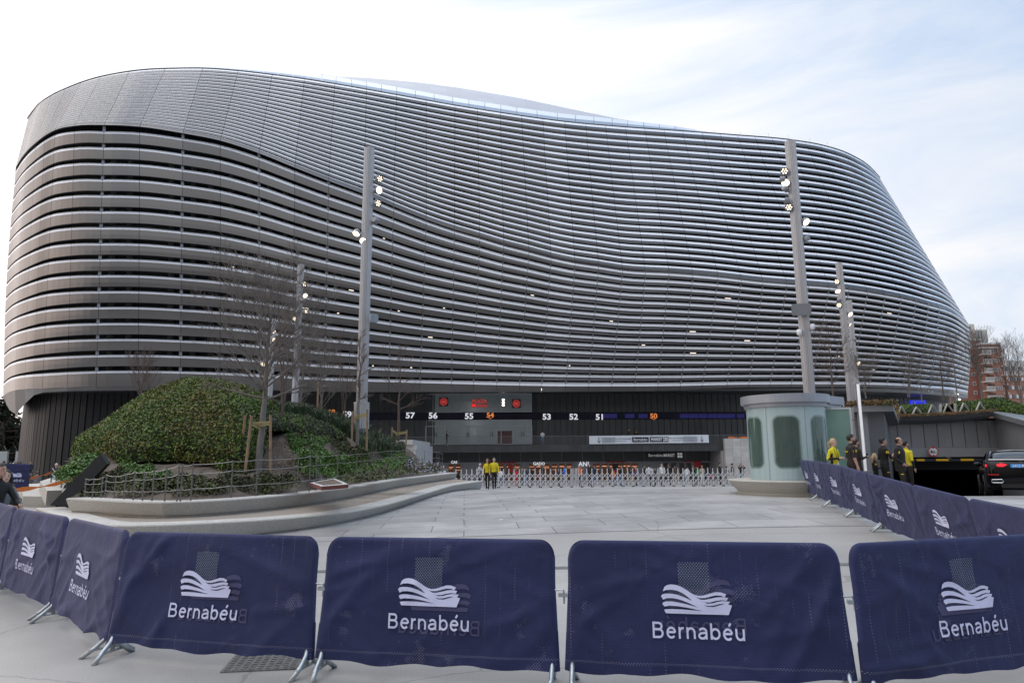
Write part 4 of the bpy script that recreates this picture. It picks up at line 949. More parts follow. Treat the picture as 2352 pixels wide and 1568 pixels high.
for x,y,z in [(-16,38,.2),(-8,40,.8),(-2,41,-.1),(-20,30,.2),(-21,24,.3),(-18,34,.3)]: CTRL.append((x,y,z))
CT=np.array(CTRL)
def mz(x,y):
    d=np.hypot(CT[:,0]-x,CT[:,1]-y)+.15; w_=1/d**3.2; return float((w_*CT[:,2]).sum()/w_.sum())
rim_=[(p+n*.25) for p,n in zip(PU,NU)]
poly=[(p.x,p.y) for p in rim_]
right=[(PU[-1].x+.4,PU[-1].y+.6),(-3.2,43),(-8,44),(-13,40),(-15.5,33.5),(-16.8,28)]
W1=W(140,1098,24.5); W2=W(150,1120,19.5)
poly=[(p[0],p[1]) for p in poly]+right+[(W1.x,W1.y),(W2.x,W2.y)]
from mathutils import noise
rimset=np.array([(p.x,p.y) for p in [q+n*.25 for q,n in zip(PU,NU)]])
def inside(x,y):
    c=False; n=len(poly); k=n-1
    for i in range(n):
        (xi,yi),(xk,yk)=poly[i],poly[k]
        if (yi>y)!=(yk>y) and x<(xk-xi)*(y-yi)/(yk-yi)+xi: c=not c
        k=i
    return c
gs=.25; gx=np.arange(-22,1,gs); gy=np.arange(12,46,gs); ids={}; b=MB()
def gvert(i,j):
    if (i,j) not in ids:
        x,y=gx[i],gy[j]; dr=np.hypot(rimset[:,0]-x,rimset[:,1]-y).min(); z=mz(x,y)+(.07*noise.noise(Vector((x*1.3,y*1.3,0)))+.03*noise.noise(Vector((x*5,y*5,0))))*min(1,dr)
        k=float(np.clip((dr-.3)/.5,0,1)); z=(ZU-.035)*(1-k)+max(z,ZU-.12 if dr<3 else -2)*k
        ids[(i,j)]=len(b.v); b.v.append((x,y,z))
    return ids[(i,j)]
for i in range(len(gx)-1):
    for j in range(len(gy)-1):
        if inside(gx[i]+gs/2,gy[j]+gs/2): b.f.append((gvert(i,j),gvert(i+1,j),gvert(i+1,j+1),gvert(i,j+1))); b.m.append(0)
tag(b.build('planted_mound_soil',SOIL,smooth=True),kind='structure')

# black steel wedge at the left end of the mound
wp=[(114,1159),(229,1044),(245,1064),(152,1160)]
P0=[W(u,v,17.6) for u,v in [(114,1160),(231,1041),(246,1065),(153,1161)]]
b=MB(); Q=[p+Vector((.03,.10,0)) for p in P0]; b.add(P0+Q,[(0,3,2,1),(4,5,6,7),(0,1,5,4),(1,2,6,5),(2,3,7,6),(3,0,4,7)])
tag(b.build('retaining_plate',mat('black_plate',(.022,.024,.028),.45,.3)),'slanting black steel plate holding back the left end of the planted mound','retaining plate')
# ------------------------------------------------------------------ foliage
LEAFG=mat('shrub_leaf',(.100,.165,.012),.55,0,col2=(.035,.068,.008),vscale=1.8,island=.8,spec=.4)
LEAFR=mat('shrub_leaf_reddish',(.17,.125,.012),.6,0,col2=(.08,.092,.010),vscale=1.0,island=.5)
LEAFD=mat('dark_hedge_leaf',(.045,.058,.018),.6,0,col2=(.018,.026,.009),vscale=2,island=.5)
LEAFB=mat('bright_cover_leaf',(.17,.28,.07),.55,0,col2=(.07,.14,.035),vscale=2,island=.4)
LEAFY=mat('yellowish_leaf',(.22,.22,.05),.6,island=.4)
GRASS=mat('blue_green_grass',(.085,.12,.055),.5,0,col2=(.035,.06,.03),vscale=1.5,island=.45)
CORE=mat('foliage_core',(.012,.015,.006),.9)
DRK=mat('dark_low_plant',(.085,.12,.035),.7,0,col2=(.055,.038,.022),vscale=3,island=.5)
def surf_samples(V,Fs,n):
    V=np.asarray([tuple(v) for v in V]); T=[]
    for f in Fs:
        for i in range(1,len(f)-1): T.append((f[0],f[i],f[i+1]))
    T=np.array(T); A,B,C=V[T[:,0]],V[T[:,1]],V[T[:,2]]; nr=np.cross(B-A,C-A); ar=np.linalg.norm(nr,axis=1)/2; p=ar/ar.sum()
    idx=rng.choice(len(T),n,p=p); r1=np.sqrt(rng.random(n))[:,None]; r2=rng.random(n)[:,None]
    P=A[idx]*(1-r1)+B[idx]*r1*(1-r2)+C[idx]*r1*r2; nn=nr[idx]/(np.linalg.norm(nr[idx],axis=1)[:,None]+1e-9); return P,nn
def lump(cols,name,label,cat,nleaf,size,mats,depthj=.16,bulge=1.0,group=None,tilt=.7):
    """cols: (u, v_bottom, v_top, d_front, d_back) -> rounded mass with a core and leaves"""
    root=empty(name,(0,0,0),0,label,cat,group,absolute=True)
    rows=[]; nz_=11
    for (u,vb,vt,df,db) in cols:
        r=[]
        for i in range(nz_):
            t=i/(nz_-1); a=t*math.pi/2; d=df+(db-df)*(1-math.cos(a))*bulge-.15*math.sin(a*2); v=vb+(vt-vb)*math.sin(a)
            r.append(W(u,v,d))
        top=r[-1]
        for i in range(1,6): a=i/5*math.pi/2; r.append(top+Vector((0,(db-df)*.9*math.sin(a),-(top.z-r[0].z)*.8*(1-math.cos(a)))))
        rows.append(r)
    b=MB(); k=len(rows[0]); 
    for r in rows:
        for p in r: 
            n_=noise.noise(p*.8)*.30+noise.noise(p*2.2)*.14; b.v.append((p.x,p.y+n_*.8,p.z+n_*.38))
    for i in range(len(rows)-1):
        for j in range(k-1): b.f.append((i*k+j,(i+1)*k+j,(i+1)*k+j+1,i*k+j+1)); b.m.append(0)
    P,nn=surf_samples(b.v,b.f,nleaf)
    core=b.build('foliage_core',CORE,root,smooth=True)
    P=P+nn*(rng.random(nleaf)**1.5*depthj)[:,None]
    pick=rng.random(nleaf); cl=np.array([noise.noise(Vector(p)*.55)+.8*noise.noise(Vector(p)*2.2) for p in P])
    sel=(pick+cl*.9)<(.72)
    for nm,m_,s_ in (('leaves',mats[0],sel),('leaves',mats[1],~sel)):
        if s_.sum(): tag(bulk(nm,leaves(P[s_],nn[s_],size,tilt),4,m_,root))
    return root
HC=[(175,1052,1046,24,24.6),(182,1050,1022,23.4,25.5),(191,1049,1008,23,26),(212,1047,996,22.5,26),(239,1045,980,21.8,26.5),(240,1046,979,20.6,26.5),(260,1062,966,19.8,26.3),(273,1064,956,19.5,26),(308,1064,932,19.3,26),(342,1063,911,19.3,26),(376,1063,897,19.3,26),(410,1063,885,19.3,26),(437,1064,878,19.2,26),(466,1066,879,19,26),(495,1070,882,18.9,26),(530,1078,891,18.8,25.8),(560,1083,898,18.8,25.6),(580,1075,912,19.2,25.2),(592,1040,935,20.4,25),(600,1010,965,21.5,24.6)]
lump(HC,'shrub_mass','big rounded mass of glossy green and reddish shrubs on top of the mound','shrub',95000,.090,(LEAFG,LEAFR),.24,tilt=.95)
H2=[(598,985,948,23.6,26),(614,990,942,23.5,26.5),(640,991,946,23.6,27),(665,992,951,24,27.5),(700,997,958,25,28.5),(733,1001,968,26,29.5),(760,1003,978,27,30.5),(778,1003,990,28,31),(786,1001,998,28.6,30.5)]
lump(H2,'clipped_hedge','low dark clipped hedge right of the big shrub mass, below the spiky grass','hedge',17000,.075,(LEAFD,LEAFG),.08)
# small caps of white snow-like seed label sticks on the crest
b=MB()
for u in (423,446,455,466,474,497,503): p=W(u,interp([(423,884),(450,879),(503,884)],u)+3,25.5); b.box((-.03,-.01,-.2),(.03,.01,.12),Matrix.Translation(p))
tag(b.build('plant_markers',WHITE),'row of small white plant marker sticks on the crest of the shrub mass','plant markers')
# ornamental grasses: arching blades
def blades(name,bases,h,n,m,label,cat,lean=.55,wd=.012,group=None,kind=None):
    V=[]
    for (x,y,z) in bases:
        for i in range(n):
            a=rng.random()*2*math.pi; l=h*(.65+.5*rng.random()); o=lean*(.25+.9*rng.random()); dx,dy=math.cos(a),math.sin(a); px,py=-dy*wd,dx*wd
            x0,y0=x+rng.normal()*.06,y+rng.normal()*.06
            p0=(x0,y0,z); p1=(x0+dx*o*l*.4,y0+dy*o*l*.4,z+l*.62); p2=(x0+dx*o*l,y0+dy*o*l,z+l*(.95-.25*o))
            V+=[(p0[0]-px,p0[1]-py,p0[2]),(p0[0]+px,p0[1]+py,p0[2]),(p1[0]+px*.8,p1[1]+py*.8,p1[2]),(p1[0]-px*.8,p1[1]-py*.8,p1[2]),
                (p1[0]-px*.8,p1[1]-py*.8,p1[2]),(p1[0]+px*.8,p1[1]+py*.8,p1[2]),(p2[0]+px*.1,p2[1]+py*.1,p2[2]),(p2[0]-px*.1,p2[1]-py*.1,p2[2])]
    o=bulk(name,np.array(V),4,m); return tag(o,label,cat,group,kind)
gb=[]
for i in range(190):
    u=610+(925-610)*rng.random(); t=rng.random(); vb=interp([(610,938),(700,950),(785,985),(845,1030),(880,1034),(925,1038)],u); vt=interp([(610,936),(700,944),(785,966),(870,998),(925,1028)],u)
    d0=interp([(610,27),(785,29.5),(845,28.5),(925,31.5)],u); d1=interp([(610,30),(785,33),(870,34),(925,35)],u)
    p=W(u,vb+(vt-vb)*t,d0+(d1-d0)*t); gb.append((p.x,p.y,p.z-.12))
blades('ornamental_grass',gb,.55,60,GRASS,None,None,kind='stuff')
# green ground cover tufts and dark low plants: scattered small mounds of leaves
def cover(name,regs,nl,size,m,h=.16,kind='stuff'):
    P=[];Nn=[]
    for (u,v,d,r_) in regs:
        c=W(u,v,d); zc=mz(c.x,c.y)
        n=nl; a=rng.random(n)*6.283; rr=np.sqrt(rng.random(n))*r_; x=c.x+rr*np.cos(a); y=c.y+rr*np.sin(a)
        for xi,yi,ri in zip(x,y,rr):
            hh=h*(1-(ri/r_)**2)*(.3+.7*rng.random()); P.append((xi,yi,mz(xi,yi)+.02+hh)); Nn.append(((xi-c.x)/r_,(yi-c.y)/r_,1.2))
    P=np.array(P);Nn=np.array(Nn); Nn/=np.linalg.norm(Nn,axis=1)[:,None]
    return tag(bulk(name,leaves(P,Nn,size,.6,.6),4,m),kind=kind)
def d_mound(u,v):
    # depth at which the pixel ray meets the mound
    d=ray(u,v); t=14.0
    while t<45:
        p=CAM+d*(t/d.y)
        if p.z<=mz(p.x,p.y): return t
        t+=.15
    return None
def scatter(polypx,n,r_):
    from mathutils.geometry import intersect_point_tri_2d
    us=[p[0] for p in polypx]; vs_=[p[1] for p in polypx]; o=[]
    tr=tessellate_polygon([[Vector((x,y,0)) for x,y in polypx]])
    while len(o)<n:
        u=random.uniform(min(us),max(us)); v=random.uniform(min(vs_),max(vs_))
        if any(intersect_point_tri_2d(Vector((u,v)),*[Vector(polypx[i]) for i in t]) for t in tr):
            d=d_mound(u,v)
            if d: o.append((u,v,d,r_*random.uniform(.6,1.2)))
            else: o.append((u,v,25,.01))
    return [q for q in o if q[3]>.05]
random.seed(9)
green=scatter([(655,1000),(700,1003),(760,1015),(770,1050),(840,1062),(905,1050),(950,1062),(940,1080),(860,1092),(760,1105),(735,1095),(690,1075),(675,1030)],140,.20)+scatter([(280,1075),(420,1070),(420,1085),(340,1118),(250,1125),(300,1100)],20,.22)+scatter([(150,1088),(200,1052),(222,1058),(190,1075),(140,1112)],26,.3)+scatter([(860,1030),(920,1045),(960,1070),(890,1075)],14,.28)
cover('green_ground_cover',green,120,.075,LEAFB)
dark=scatter([(200,1125),(240,1100),(430,1105),(540,1100),(640,1105),(735,1110),(640,1130),(380,1138),(210,1135)],60,.3)+scatter([(770,1015),(860,1045),(840,1060),(775,1045)],16,.3)+scatter([(780,1095),(900,1082),(1000,1082),(960,1090),(800,1112)],22,.3)+scatter([(675,1000),(740,1006),(800,1010),(790,1025),(700,1012)],12,.28)
cover('dark_low_plants',dark,110,.085,DRK,.22)
yl=scatter([(735,1050),(860,1075),(850,1095),(740,1100),(700,1085)],16,.15); cover('yellowing_seedlings',yl,40,.06,LEAFY,.1)
fl=scatter([(905,1068),(950,1066),(1000,1078),(1030,1084),(1010,1092),(930,1085)],22,.25); cover('white_violet_flowers',fl,26,.07,mat('flower_petals',(.60,.56,.66),.6,0,col2=(.10,.05,.2),vscale=14,island=.3),.30)
cover('dark_low_plants',fl,60,.08,DRK,.25)
# soil litter
lt_=scatter([(610,1020),(660,1010),(700,1080),(640,1100),(600,1090)],60,.3); cover('dry_leaf_litter',lt_,10,.05,mat('dry_leaf',(.22,.17,.12),.9,island=.4),.01)
# low access hatch with white edge
b=MB(); P=[W(710,1113,17.2),W(738,1127,16.3),W(800,1118,17.2),W(765,1107,18.2)]
P=[W(u,v,d_mound(u,v) or 17) for u,v in ((712,1113),(738,1125),(800,1117),(768,1107))]; P=[Vector((p.x,p.y,mz(p.x,p.y)+.05)) for p in P]; Q=[p-Vector((0,0,.08)) for p in P]
c=sum(P,Vector())/4; I=[p.lerp(c,.24)+Vector((0,0,.004)) for p in P]
rt=empty('access_hatch',(0,0,0),0,'flat brown access hatch with white rim and red sides among the low plants','hatch',absolute=True)
b.add(P+Q,[(0,1,5,4),(1,2,6,5),(2,3,7,6),(3,0,4,7)]); b.build('hatch_side',mat('hatch_red',(.16,.045,.03),.8),rt); b=MB(); b.add(P,[(0,1,2,3)]); b.build('hatch_rim',mat('hatch_white',(.55,.54,.53),.7),rt); b=MB(); b.add(I,[(0,1,2,3)]); b.build('hatch_lid',mat('hatch_brown',(.13,.09,.07),.8),rt)

# ------------------------------------------------------------------ rope fence along the mound edge
def fence_post(base,h,double=0,root=None):
    b=MB(); b.box((-.009,-.016,0),(.009,.016,h),Matrix.Translation(base))
    for hh in root['_h']: b.tube([base+Vector((-.02,-.025,h*hh-.02)),base+Vector((.0,-.03,h*hh+.012)),base+Vector((.025,-.025,h*hh))],.006,4)
    o=b.build('post',mat('post_steel',(.20,.195,.19),.45,.6),root); return o
def rope_fence(pix,name,label,hts,sag,dd,hp=.62,double=()):
    root=empty(name,(0,0,0),0,label,'fence',absolute=True); root['_h']=list(hts); tops=[]
    for i,(u,vt,vb) in enumerate(pix):
        d=dd[i]; pb=W(u,vb,d); pt=W(u,vt,d); h=pt.z-pb.z; fence_post(pb,h,0,root); tops.append((pb,h))
    for hh in hts:
        b=MB()
        for (a,ha),(c,hc) in zip(tops[:-1],tops[1:]):
            A=a+Vector((0,-.02,ha*hh)); C=c+Vector((0,-.02,hc*hh)); pth=[]
            for i in range(7): t=i/6; p=A.lerp(C,t); p.z-=sag*4*t*(1-t); pth.append(p)
            b.tube(pth,.0062,4,cap=False)
        b.build('rope',mat('rope_steel',(.36,.35,.33),.4,.7),root)
    return root
def dfe(u): return interp([(190,16.0),(348,14.75),(540,15.45),(752,18.6),(917,26),(1010,34)],u)
pix=[(194,1098,1142),(212,1098,1143),(232,1096,1143),(241,1088,1143),(262,1092,1144.5),(285,1087,1146),(306,1082,1148),(327,1082,1149.5),(349,1079,1150),(378,1075,1151),(406,1066,1151),(414,1066,1151),(438,1064,1149.5),(530,1057,1143),(588,1053,1139),(682,1049,1131.5),(710,1044,1129),(725,1045,1126.5),(774,1042.5,1117),(818,1040,1109.5),(857,1037,1102),(890,1033,1096),(897,1033,1095),(925,1032,1090),(955,1032,1085)]
rope_fence(pix,'rope_fence','low steel post and wire rope fence running along the upper concrete step',(.97,.72,.32),.018,[dfe(u) for u,_,_ in pix])
pix=[(948,1032,1086),(975,1034,1086),(1002,1036,1085),(1008,1036,1085),(1016,1041,1084)]
rope_fence([(u,a,c) for u,a,c in pix],'rope_fence','short run of thin posts and ropes turning the corner by the white flowers',(.97,.7,.35),.03,[27,28.5,31,32,34])
pix=[(115,1073,1115),(128,1078,1112),(141,1084,1110),(119,1062+11,1100)]
rope_fence([(117,1073,1108),(128,1082,1113),(140,1093,1122),(152,1101,1124)],'rope_fence','short rope fence round the green plants left of the black plate',(.97,.6),.03,[23,22,21,20])
rope_fence([(117,1073,1106),(135,1072,1095),(150,1071,1088)],'rope_fence','rope fence behind the seated men at the far left of the mound',(.97,.6),.03,[23,26,30])
# ------------------------------------------------------------------ bare trees
def bare_tree(name,base,trunk,height,rad,seed,label,bark=BARK,r0=.09,nlimb=16,levels=3,lean=(0,0),wrap=0,start=None,up=.55,stems=None,group='bare winter trees',den=1.0,multi=1):
    rs=random.Random(seed); base=Vector(base); root=empty(name,base,0,label,'tree',group); H=height
    bt=MB(); bc=MB()
    def grow(b,p,d,l,r,lev):
        n=4 if lev<2 else 3; pts=[p];rr=[r]; q=p.copy(); dd=d.copy()
        for i in range(n):
            dd=(dd+Vector((rs.gauss(0,.10),rs.gauss(0,.10),rs.gauss(0,.06)+.10*up))).normalized(); q=q+dd*(l/n); pts.append(q.copy()); rr.append(r*(1-(i+1)/n*.72))
        b.tube(pts,rr,5 if lev==0 else 3,cap=False)
        if lev<levels:
            k=int((7 if lev==0 else 5 if lev==1 else 4)*den)
            for j in range(k):
                t=.22+.75*(j+rs.random()*.8)/k; i=min(n-1,int(t*n)); f=t*n-i; s=pts[i].lerp(pts[i+1],f)
                a=rs.uniform(0,6.283); side=dd.orthogonal().normalized(); side.rotate(Matrix.Rotation(a,3,dd)); ang=rs.uniform(.45,.95)
                nd=(dd*math.cos(ang)+side*math.sin(ang)+Vector((0,0,.25*up))).normalized(); ll=l*rs.uniform(.32,.58)*(1.1-t*.5)
                grow(b,s,nd,ll,max(.0045,rr[i]*.55),lev+1)
    for st in range(multi):
        off=Vector((rs.gauss(0,.06),rs.gauss(0,.06),0)) if multi>1 else Vector((0,0,0)); le=Vector((lean[0]+(rs.gauss(0,.10) if multi>1 else 0),lean[1],0))
        pts=[];n=12;rr=[]
        for i in range(n+1):
            t=i/n; z=H*t; pts.append(off+Vector((le.x*z+rs.gauss(0,.018)*t*2,le.y*z+rs.gauss(0,.018)*t*2,z))); rr.append(r0*(1-.55*min(1,z/trunk*.5) if z<trunk else .72*(1-(z-trunk)/(H-trunk))**.9+.03))
        kt=max(1,int(round(trunk/H*n)))
        bt.tube(pts[:kt+1],rr[:kt+1],9,cap=False); bc.tube(pts[kt:],rr[kt:],6,cap=False)
        nl=max(3,int(nlimb/multi))
        for j in range(nl):
            t=(j+rs.random()*.5)/nl; z=trunk*.96+(H-trunk)*t*.85; i=min(n-1,int(z/H*n)); s=pts[i].lerp(pts[i+1],z/H*n-i)
            a=j*2.4+rs.random(); env=rad*math.sqrt(max(.08,1-((t-.12)/.92)**2)); 
            ang=R(72-48*t) if up<1 else R(38-14*t)
            d=Vector((math.cos(a)*math.sin(ang),math.sin(a)*math.sin(ang),math.cos(ang)))
            grow(bc,s,d,env/max(.35,math.sin(ang))*rs.uniform(.8,1.1),rr[i]*(.42 if z>trunk*1.02 else .5),0)
    bt.build('trunk',WRAP if wrap else bark,root,smooth=True); bc.build('crown',bark,root,smooth=True)
    return root
def base_at(u,v,d): return W(u,v,d)
def hz(u,vt,vb,d): return W(u,vt,d).z-W(u,vb,d).z
b0=base_at(592,1087,19); bare_tree('bare_tree',b0,hz(600,915,1087,19),hz(608,690,1087,19),2.0,3,'large spreading bare tree with a wrapped trunk, staked on the mound',r0=.098,nlimb=34,levels=3,lean=(.035,0),wrap=1,den=1.35)
TR=[(820,1030,26.8,912,755,.55,11,'slim bare tree tied to stakes in front of the left fluted column',.07,14,WRAP,1,.4),
(914.6,1012,34,940,800,1.25,12,'small bare tree tied to stakes by the pale stone wall',.075,12,BARK2,1,.55),
(648,995,24.8,900,640,.8,13,'pale many stemmed bare tree just right of the big spreading tree',.05,16,BARK2,3,1.2),
(318,950,30,925,835,.85,14,'small dark bare tree with rusty twigs behind the left slope of the shrub mass',.045,16,BARK2,2,1.1),
(735,972,32,940,800,1.3,15,'tangled bare shrub tree behind the spiky grass, left of the slim staked tree',.05,16,BARK,3,1.0),
(790,965,33,925,760,.7,16,'thin pale bare saplings right behind the spiky grass',.035,10,BARK2,3,1.2),
(690,955,31,930,740,.8,17,'tall wispy bare tree behind the big tree, beside the second fluted column',.05,14,BARK,2,1.1),
(1915,925,36,880,748,1.15,18,'cone shaped bare tree between the right fluted columns',.08,26,BARK2,1,.45),
(1990,915,42,900,872,1.2,19,'low grey thicket of bare twigs above the ramp canopy',.04,16,BARK,4,1.2),
(2085,912,42,890,826,.8,20,'pale multi stemmed bare tree left of the blue sign',.05,12,BARK,3,1.2),
(2118,925,41,905,840,1.2,21,'small spreading bare tree in front of the blue sign',.06,12,BARK,1,.6),
(2168,918,41,880,800,1.3,22,'bare tree with a few rusty leaves before the right end of the stadium',.08,16,BARK2,1,.6),
(2200,922,44,890,775,1.4,23,'dark bare tree against the right curve of the stadium',.08,18,BARK,1,.6),
(2257,921,45,878,772,1.05,24,'upright dark bare tree in front of the red brick building',.13,26,BARK,1,1.0),
(2318,925,46,900,805,1.3,25,'bare grey tree between the brick building and the right edge',.09,18,BARK2,2,1.0),
(2346,930,44,900,790,1.1,26,'bare tree at the very right edge above the hedge',.09,18,BARK,2,1.0)]
for (u,vb,d,vtk,vt,rad,seed,lab,r0,nl,bk,ms,up) in TR:
    bare_tree('bare_tree' ,base_at(u,vb,d),hz(u,vtk,vb,d),hz(u,vt,vb,d),rad,seed,lab,BARK2 if bk is WRAP else bk,r0*(.62 if u>1900 else 1),nl,2,up=up,multi=ms,wrap=(bk is WRAP),den=1.5)
# stakes and ties
def stake(u0,v0,u1,v1,d,label):
    a=W(u0,v0,d);c=W(u1,v1,d-.05); b=MB(); b.tube([c-Vector((0,0,.1)),a],.04,8); tag(b.build('tree_stake',WOOD,smooth=False),label,'stake','wooden stakes holding young trees')
for a in [(563.4,953,548,1093,19.4,'leftmost wooden stake of the big tree, half inside the shrubs'),(578,954,561,1096,18.4,'wooden stake just left of the big tree trunk'),(621,953,621.5,1087,18.8,'wooden stake right of the big tree trunk'),
          (809.5,944.7,808,1029,26.6,'wooden stake left of the slim tree by the fluted column'),(843.7,940,842,1037,26.4,'wooden stake right of the slim tree by the fluted column'),
          (901,980.6,899,1012,33.6,'thick short wooden stake left of the small tree by the stone wall'),(935,986.5,930,1042,33.0,'wooden stake right of the small tree by the stone wall'),
          (700*0+731,878,729,945,30,'tall wooden stake among the bare saplings behind the mound'),(2183,905,2183,925,41,'short wooden stake behind the zigzag railing')]: stake(*a)
def tie(p,q,label):
    b=MB(); 
    for o in (0,.06): b.add([p+Vector((0,-.05,o)),q+Vector((0,-.12,o*1.6-.03)),q+Vector((0,-.12,o*1.6+.02)),p+Vector((0,-.05,o+.05))],[(0,1,2,3)]); b.add([p+Vector((0,.0,o)),q+Vector((0,.1,o)),q+Vector((0,.1,o+.05)),p+Vector((0,.0,o+.05))],[(0,1,2,3)])
    tag(b.build('tree_tie',STRAP),label,'strap','yellow straps tying trees to stakes')
tie(W(577,976,18.4),W(600,984,18.95),'yellow strap from the left stake to the big tree trunk'); tie(W(621,976,18.8),W(590,979,18.9),'yellow strap from the right stake to the big tree trunk')
tie(W(809,962,26.6),W(821,966,26.9),'yellow strap on the left stake of the slim tree'); tie(W(843,955,26.4),W(820,961,26.8),'yellow strap on the right stake of the slim tree')
tie(W(901,990,33.6),W(914,1000,33.9),'yellow strap left of the small tree by the stone wall'); tie(W(934,995,33.1),W(914,998,33.9),'yellow strap right of the small tree by the stone wall')

# ------------------------------------------------------------------ fluted light columns
def spot(parent,u,v,d,dirv,kind,r=.19):
    p=W(u,v,d); n=Vector(dirv).normalized(); M_=frame_at(p,n,(0,0,1) if abs(n.z)<.9 else (0,1,0)); b=MB()
    b.lathe([(0.001,-.16),(r*.7,-.155),(r*.92,-.10),(r,-.02),(r,.07),(r*.93,.075),(r*.93,.045)],18,M_,cap=False); o=b.build('spotlight',GREYM,parent,smooth=True); o.data.set_sharp_from_angle(angle=R(40))
    b=MB(); b.lathe([(.001,.05),(r*.93,.05)],18,M_,cap=False); 
    m=LED if kind=='full' else BLACK; o2=b.build('lens',m,None); setp2(o2,o)
    if kind=='led':
        b=MB()
        for i in range(7):
            a=i*math.pi/3; x,y=(0,0) if i==6 else (math.cos(a)*r*.58,math.sin(a)*r*.58); b.lathe([(.001,.056),(r*.19,.056)],8,M_@Matrix.Translation((x,y,0)),cap=False)
        o3=b.build('led_cluster',LED,None); setp2(o3,o)
    return o
def setp2(o,p): o.parent=p; o.matrix_parent_inverse=Matrix.Identity(4)
def column(ub,vt,ut,d,zb,rad,label,spots,collar=None,panel=None,cams=()):
    x=W(ub,960,d).x; zt_=W(ut,vt,d).z; root=empty('light_column',(x,d,zb),0,label,'lamp post','fluted light columns',absolute=True)
    b=MB(); nfl=20; prof=[]
    vs=[];
    for z in (zb,zt_):
        for k in range(nfl*4):
            t=2*math.pi*k/(nfl*4); rr=rad*(1 if k%4 in (0,1) else .90); vs.append((x+rr*math.cos(t),d+rr*math.sin(t),z))
    n=nfl*4; b.add(vs,[(k,(k+1)%n,n+(k+1)%n,n+k) for k in range(n)]+[tuple(n+k for k in range(n))]); b.build('shaft',POLEM,root)
    if collar:
        z0,z1=W(ub,collar[1],d).z,W(ub,collar[0],d).z; b=MB(); vs=[]
        for z in (z0,z1):
            for k in range(n): t=2*math.pi*k/n; rr=rad*1.38*(1 if k%4 in(0,1) else .94); vs.append((x+rr*math.cos(t),d+rr*math.sin(t),z))
        b.add(vs,[(k,(k+1)%n,n+(k+1)%n,n+k) for k in range(n)]+[tuple(n+k for k in range(n))]); b.lathe([(rad*1.42,z1-.04),(rad*1.42,z1+.02)],24,Matrix.Translation((x,d,0))); b.build('collar',POLEM,root)
    for (u,v,dv_,kd,rr) in spots:
        o=spot(root,u,v,d-.15,dv_,kd,rr); p=W(u,v,d-.1); b=MB(); b.tube([Vector((p.x,p.y,p.z-.02)),Vector((x+(.2 if p.x>x else -.2),d,p.z-.12))],.04,6); b.build('lamp_arm',GREYM,root)
    if panel:
        (u,v,kind)=panel; p=W(u,v,d-.35); M_=frame_at(p,(-.15 if kind else .8,-1,-.1 if kind else .1)); b=MB()
        w_,h_=(.42,.27) if kind else (.20,.2)
        pts=[]
        for cx,cy,a0 in ((w_-.07,h_-.07,0),(-w_+.07,h_-.07,90),(-w_+.07,-h_+.07,180),(w_-.07,-h_+.07,270)):
            for q in range(5): a=R(a0+q*22.5); pts.append((cx+.07*math.cos(a),cy+.07*math.sin(a)))
        b.poly(pts,M_,.09); b.build('panel_light',GREYM,root); 
    for (u,v) in cams:
        p=W(u,v,d-.25); b=MB(); b.ell(tuple(p),(.12,.12,.16),10,8); b.box((p.x-.05,p.y,p.z+.05),(p.x+.1,p.y+.25,p.z+.16)); b.build('camera_dome',WHITE,root,smooth=True)
    return root
Rr=(.75,-.6,-.25); Ft=(-.1,-1,-.35); Dn=(.1,-.55,-.85); Bk=(.3,.9,-.1); Lf=(-.35,-.9,-.1)
column(830,342,851,31,1.5,.25,'tall fluted grey light column left of centre with a wider collar',[(871,411,Rr,'led',.19),(869,437,Rr,'full',.19),(867,467,Rr,'led',.19),(862,507,Bk,'off',.17),(819,535,(-.2,-.5,-.8),'full',.18),(835,553,(0,-.7,-.55),'full',.18)],collar=(925,985),panel=(858,731,0))
column(1864,326,1815.5,31,.3,.25,'tallest fluted light column right of centre, rising behind the kiosk',[(1802,394,Lf,'led',.19),(1796,412,(-.8,.5,.2),'off',.15),(1804,421,Lf,'full',.19),(1803,435,(-.5,.6,-.5),'off',.16),(1806,461,(-.8,.3,.3),'off',.17),(1812,477,Lf,'led',.19),(1850,509,(.3,-.7,-.6),'full',.19),(1853,550,(.3,.2,-.95),'off',.16)],panel=(1840,711,1),cams=((1836,764),(1866,751)))
column(675.5,608,687,50,.6,.24,'fluted light column seen through the twigs of the big bare tree',[(699,652,Rr,'led',.22),(701,678,(.3,-.7,-.7),'full',.2),(696,690,Bk,'off',.18),(703,714,Rr,'led',.2),(675,730,(0,-.6,-.7),'full',.22)])
column(617,735,623,64,.3,.24,'most distant left fluted light column, nearly hidden by twigs',[(629,762,Rr,'led',.24),(628,780,Rr,'led',.24),(604,835,(0,-.6,-.6),'full',.26)])
column(1958,604,1929.5,52,.3,.25,'shorter fluted light column right of the kiosk, on the right of the tallest one',[(1922,647,Lf,'led',.22),(1924,668,(0,-.6,-.75),'full',.22),(1925,690,(-.7,.4,.2),'off',.2),(1927,701,Lf,'led',.22),(1952,721,(.3,-.7,-.7),'full',.22)])
column(1974,690,1956,64,.3,.25,'farthest right fluted light column, close behind the shorter one',[(1952,745,(.5,-.6,-.6),'full',.2),(1963,780,(.8,.2,0),'off',.2),(1970,834,(.3,-.7,-.6),'full',.24),(1966,818,(.8,.2,0),'off',.2)])

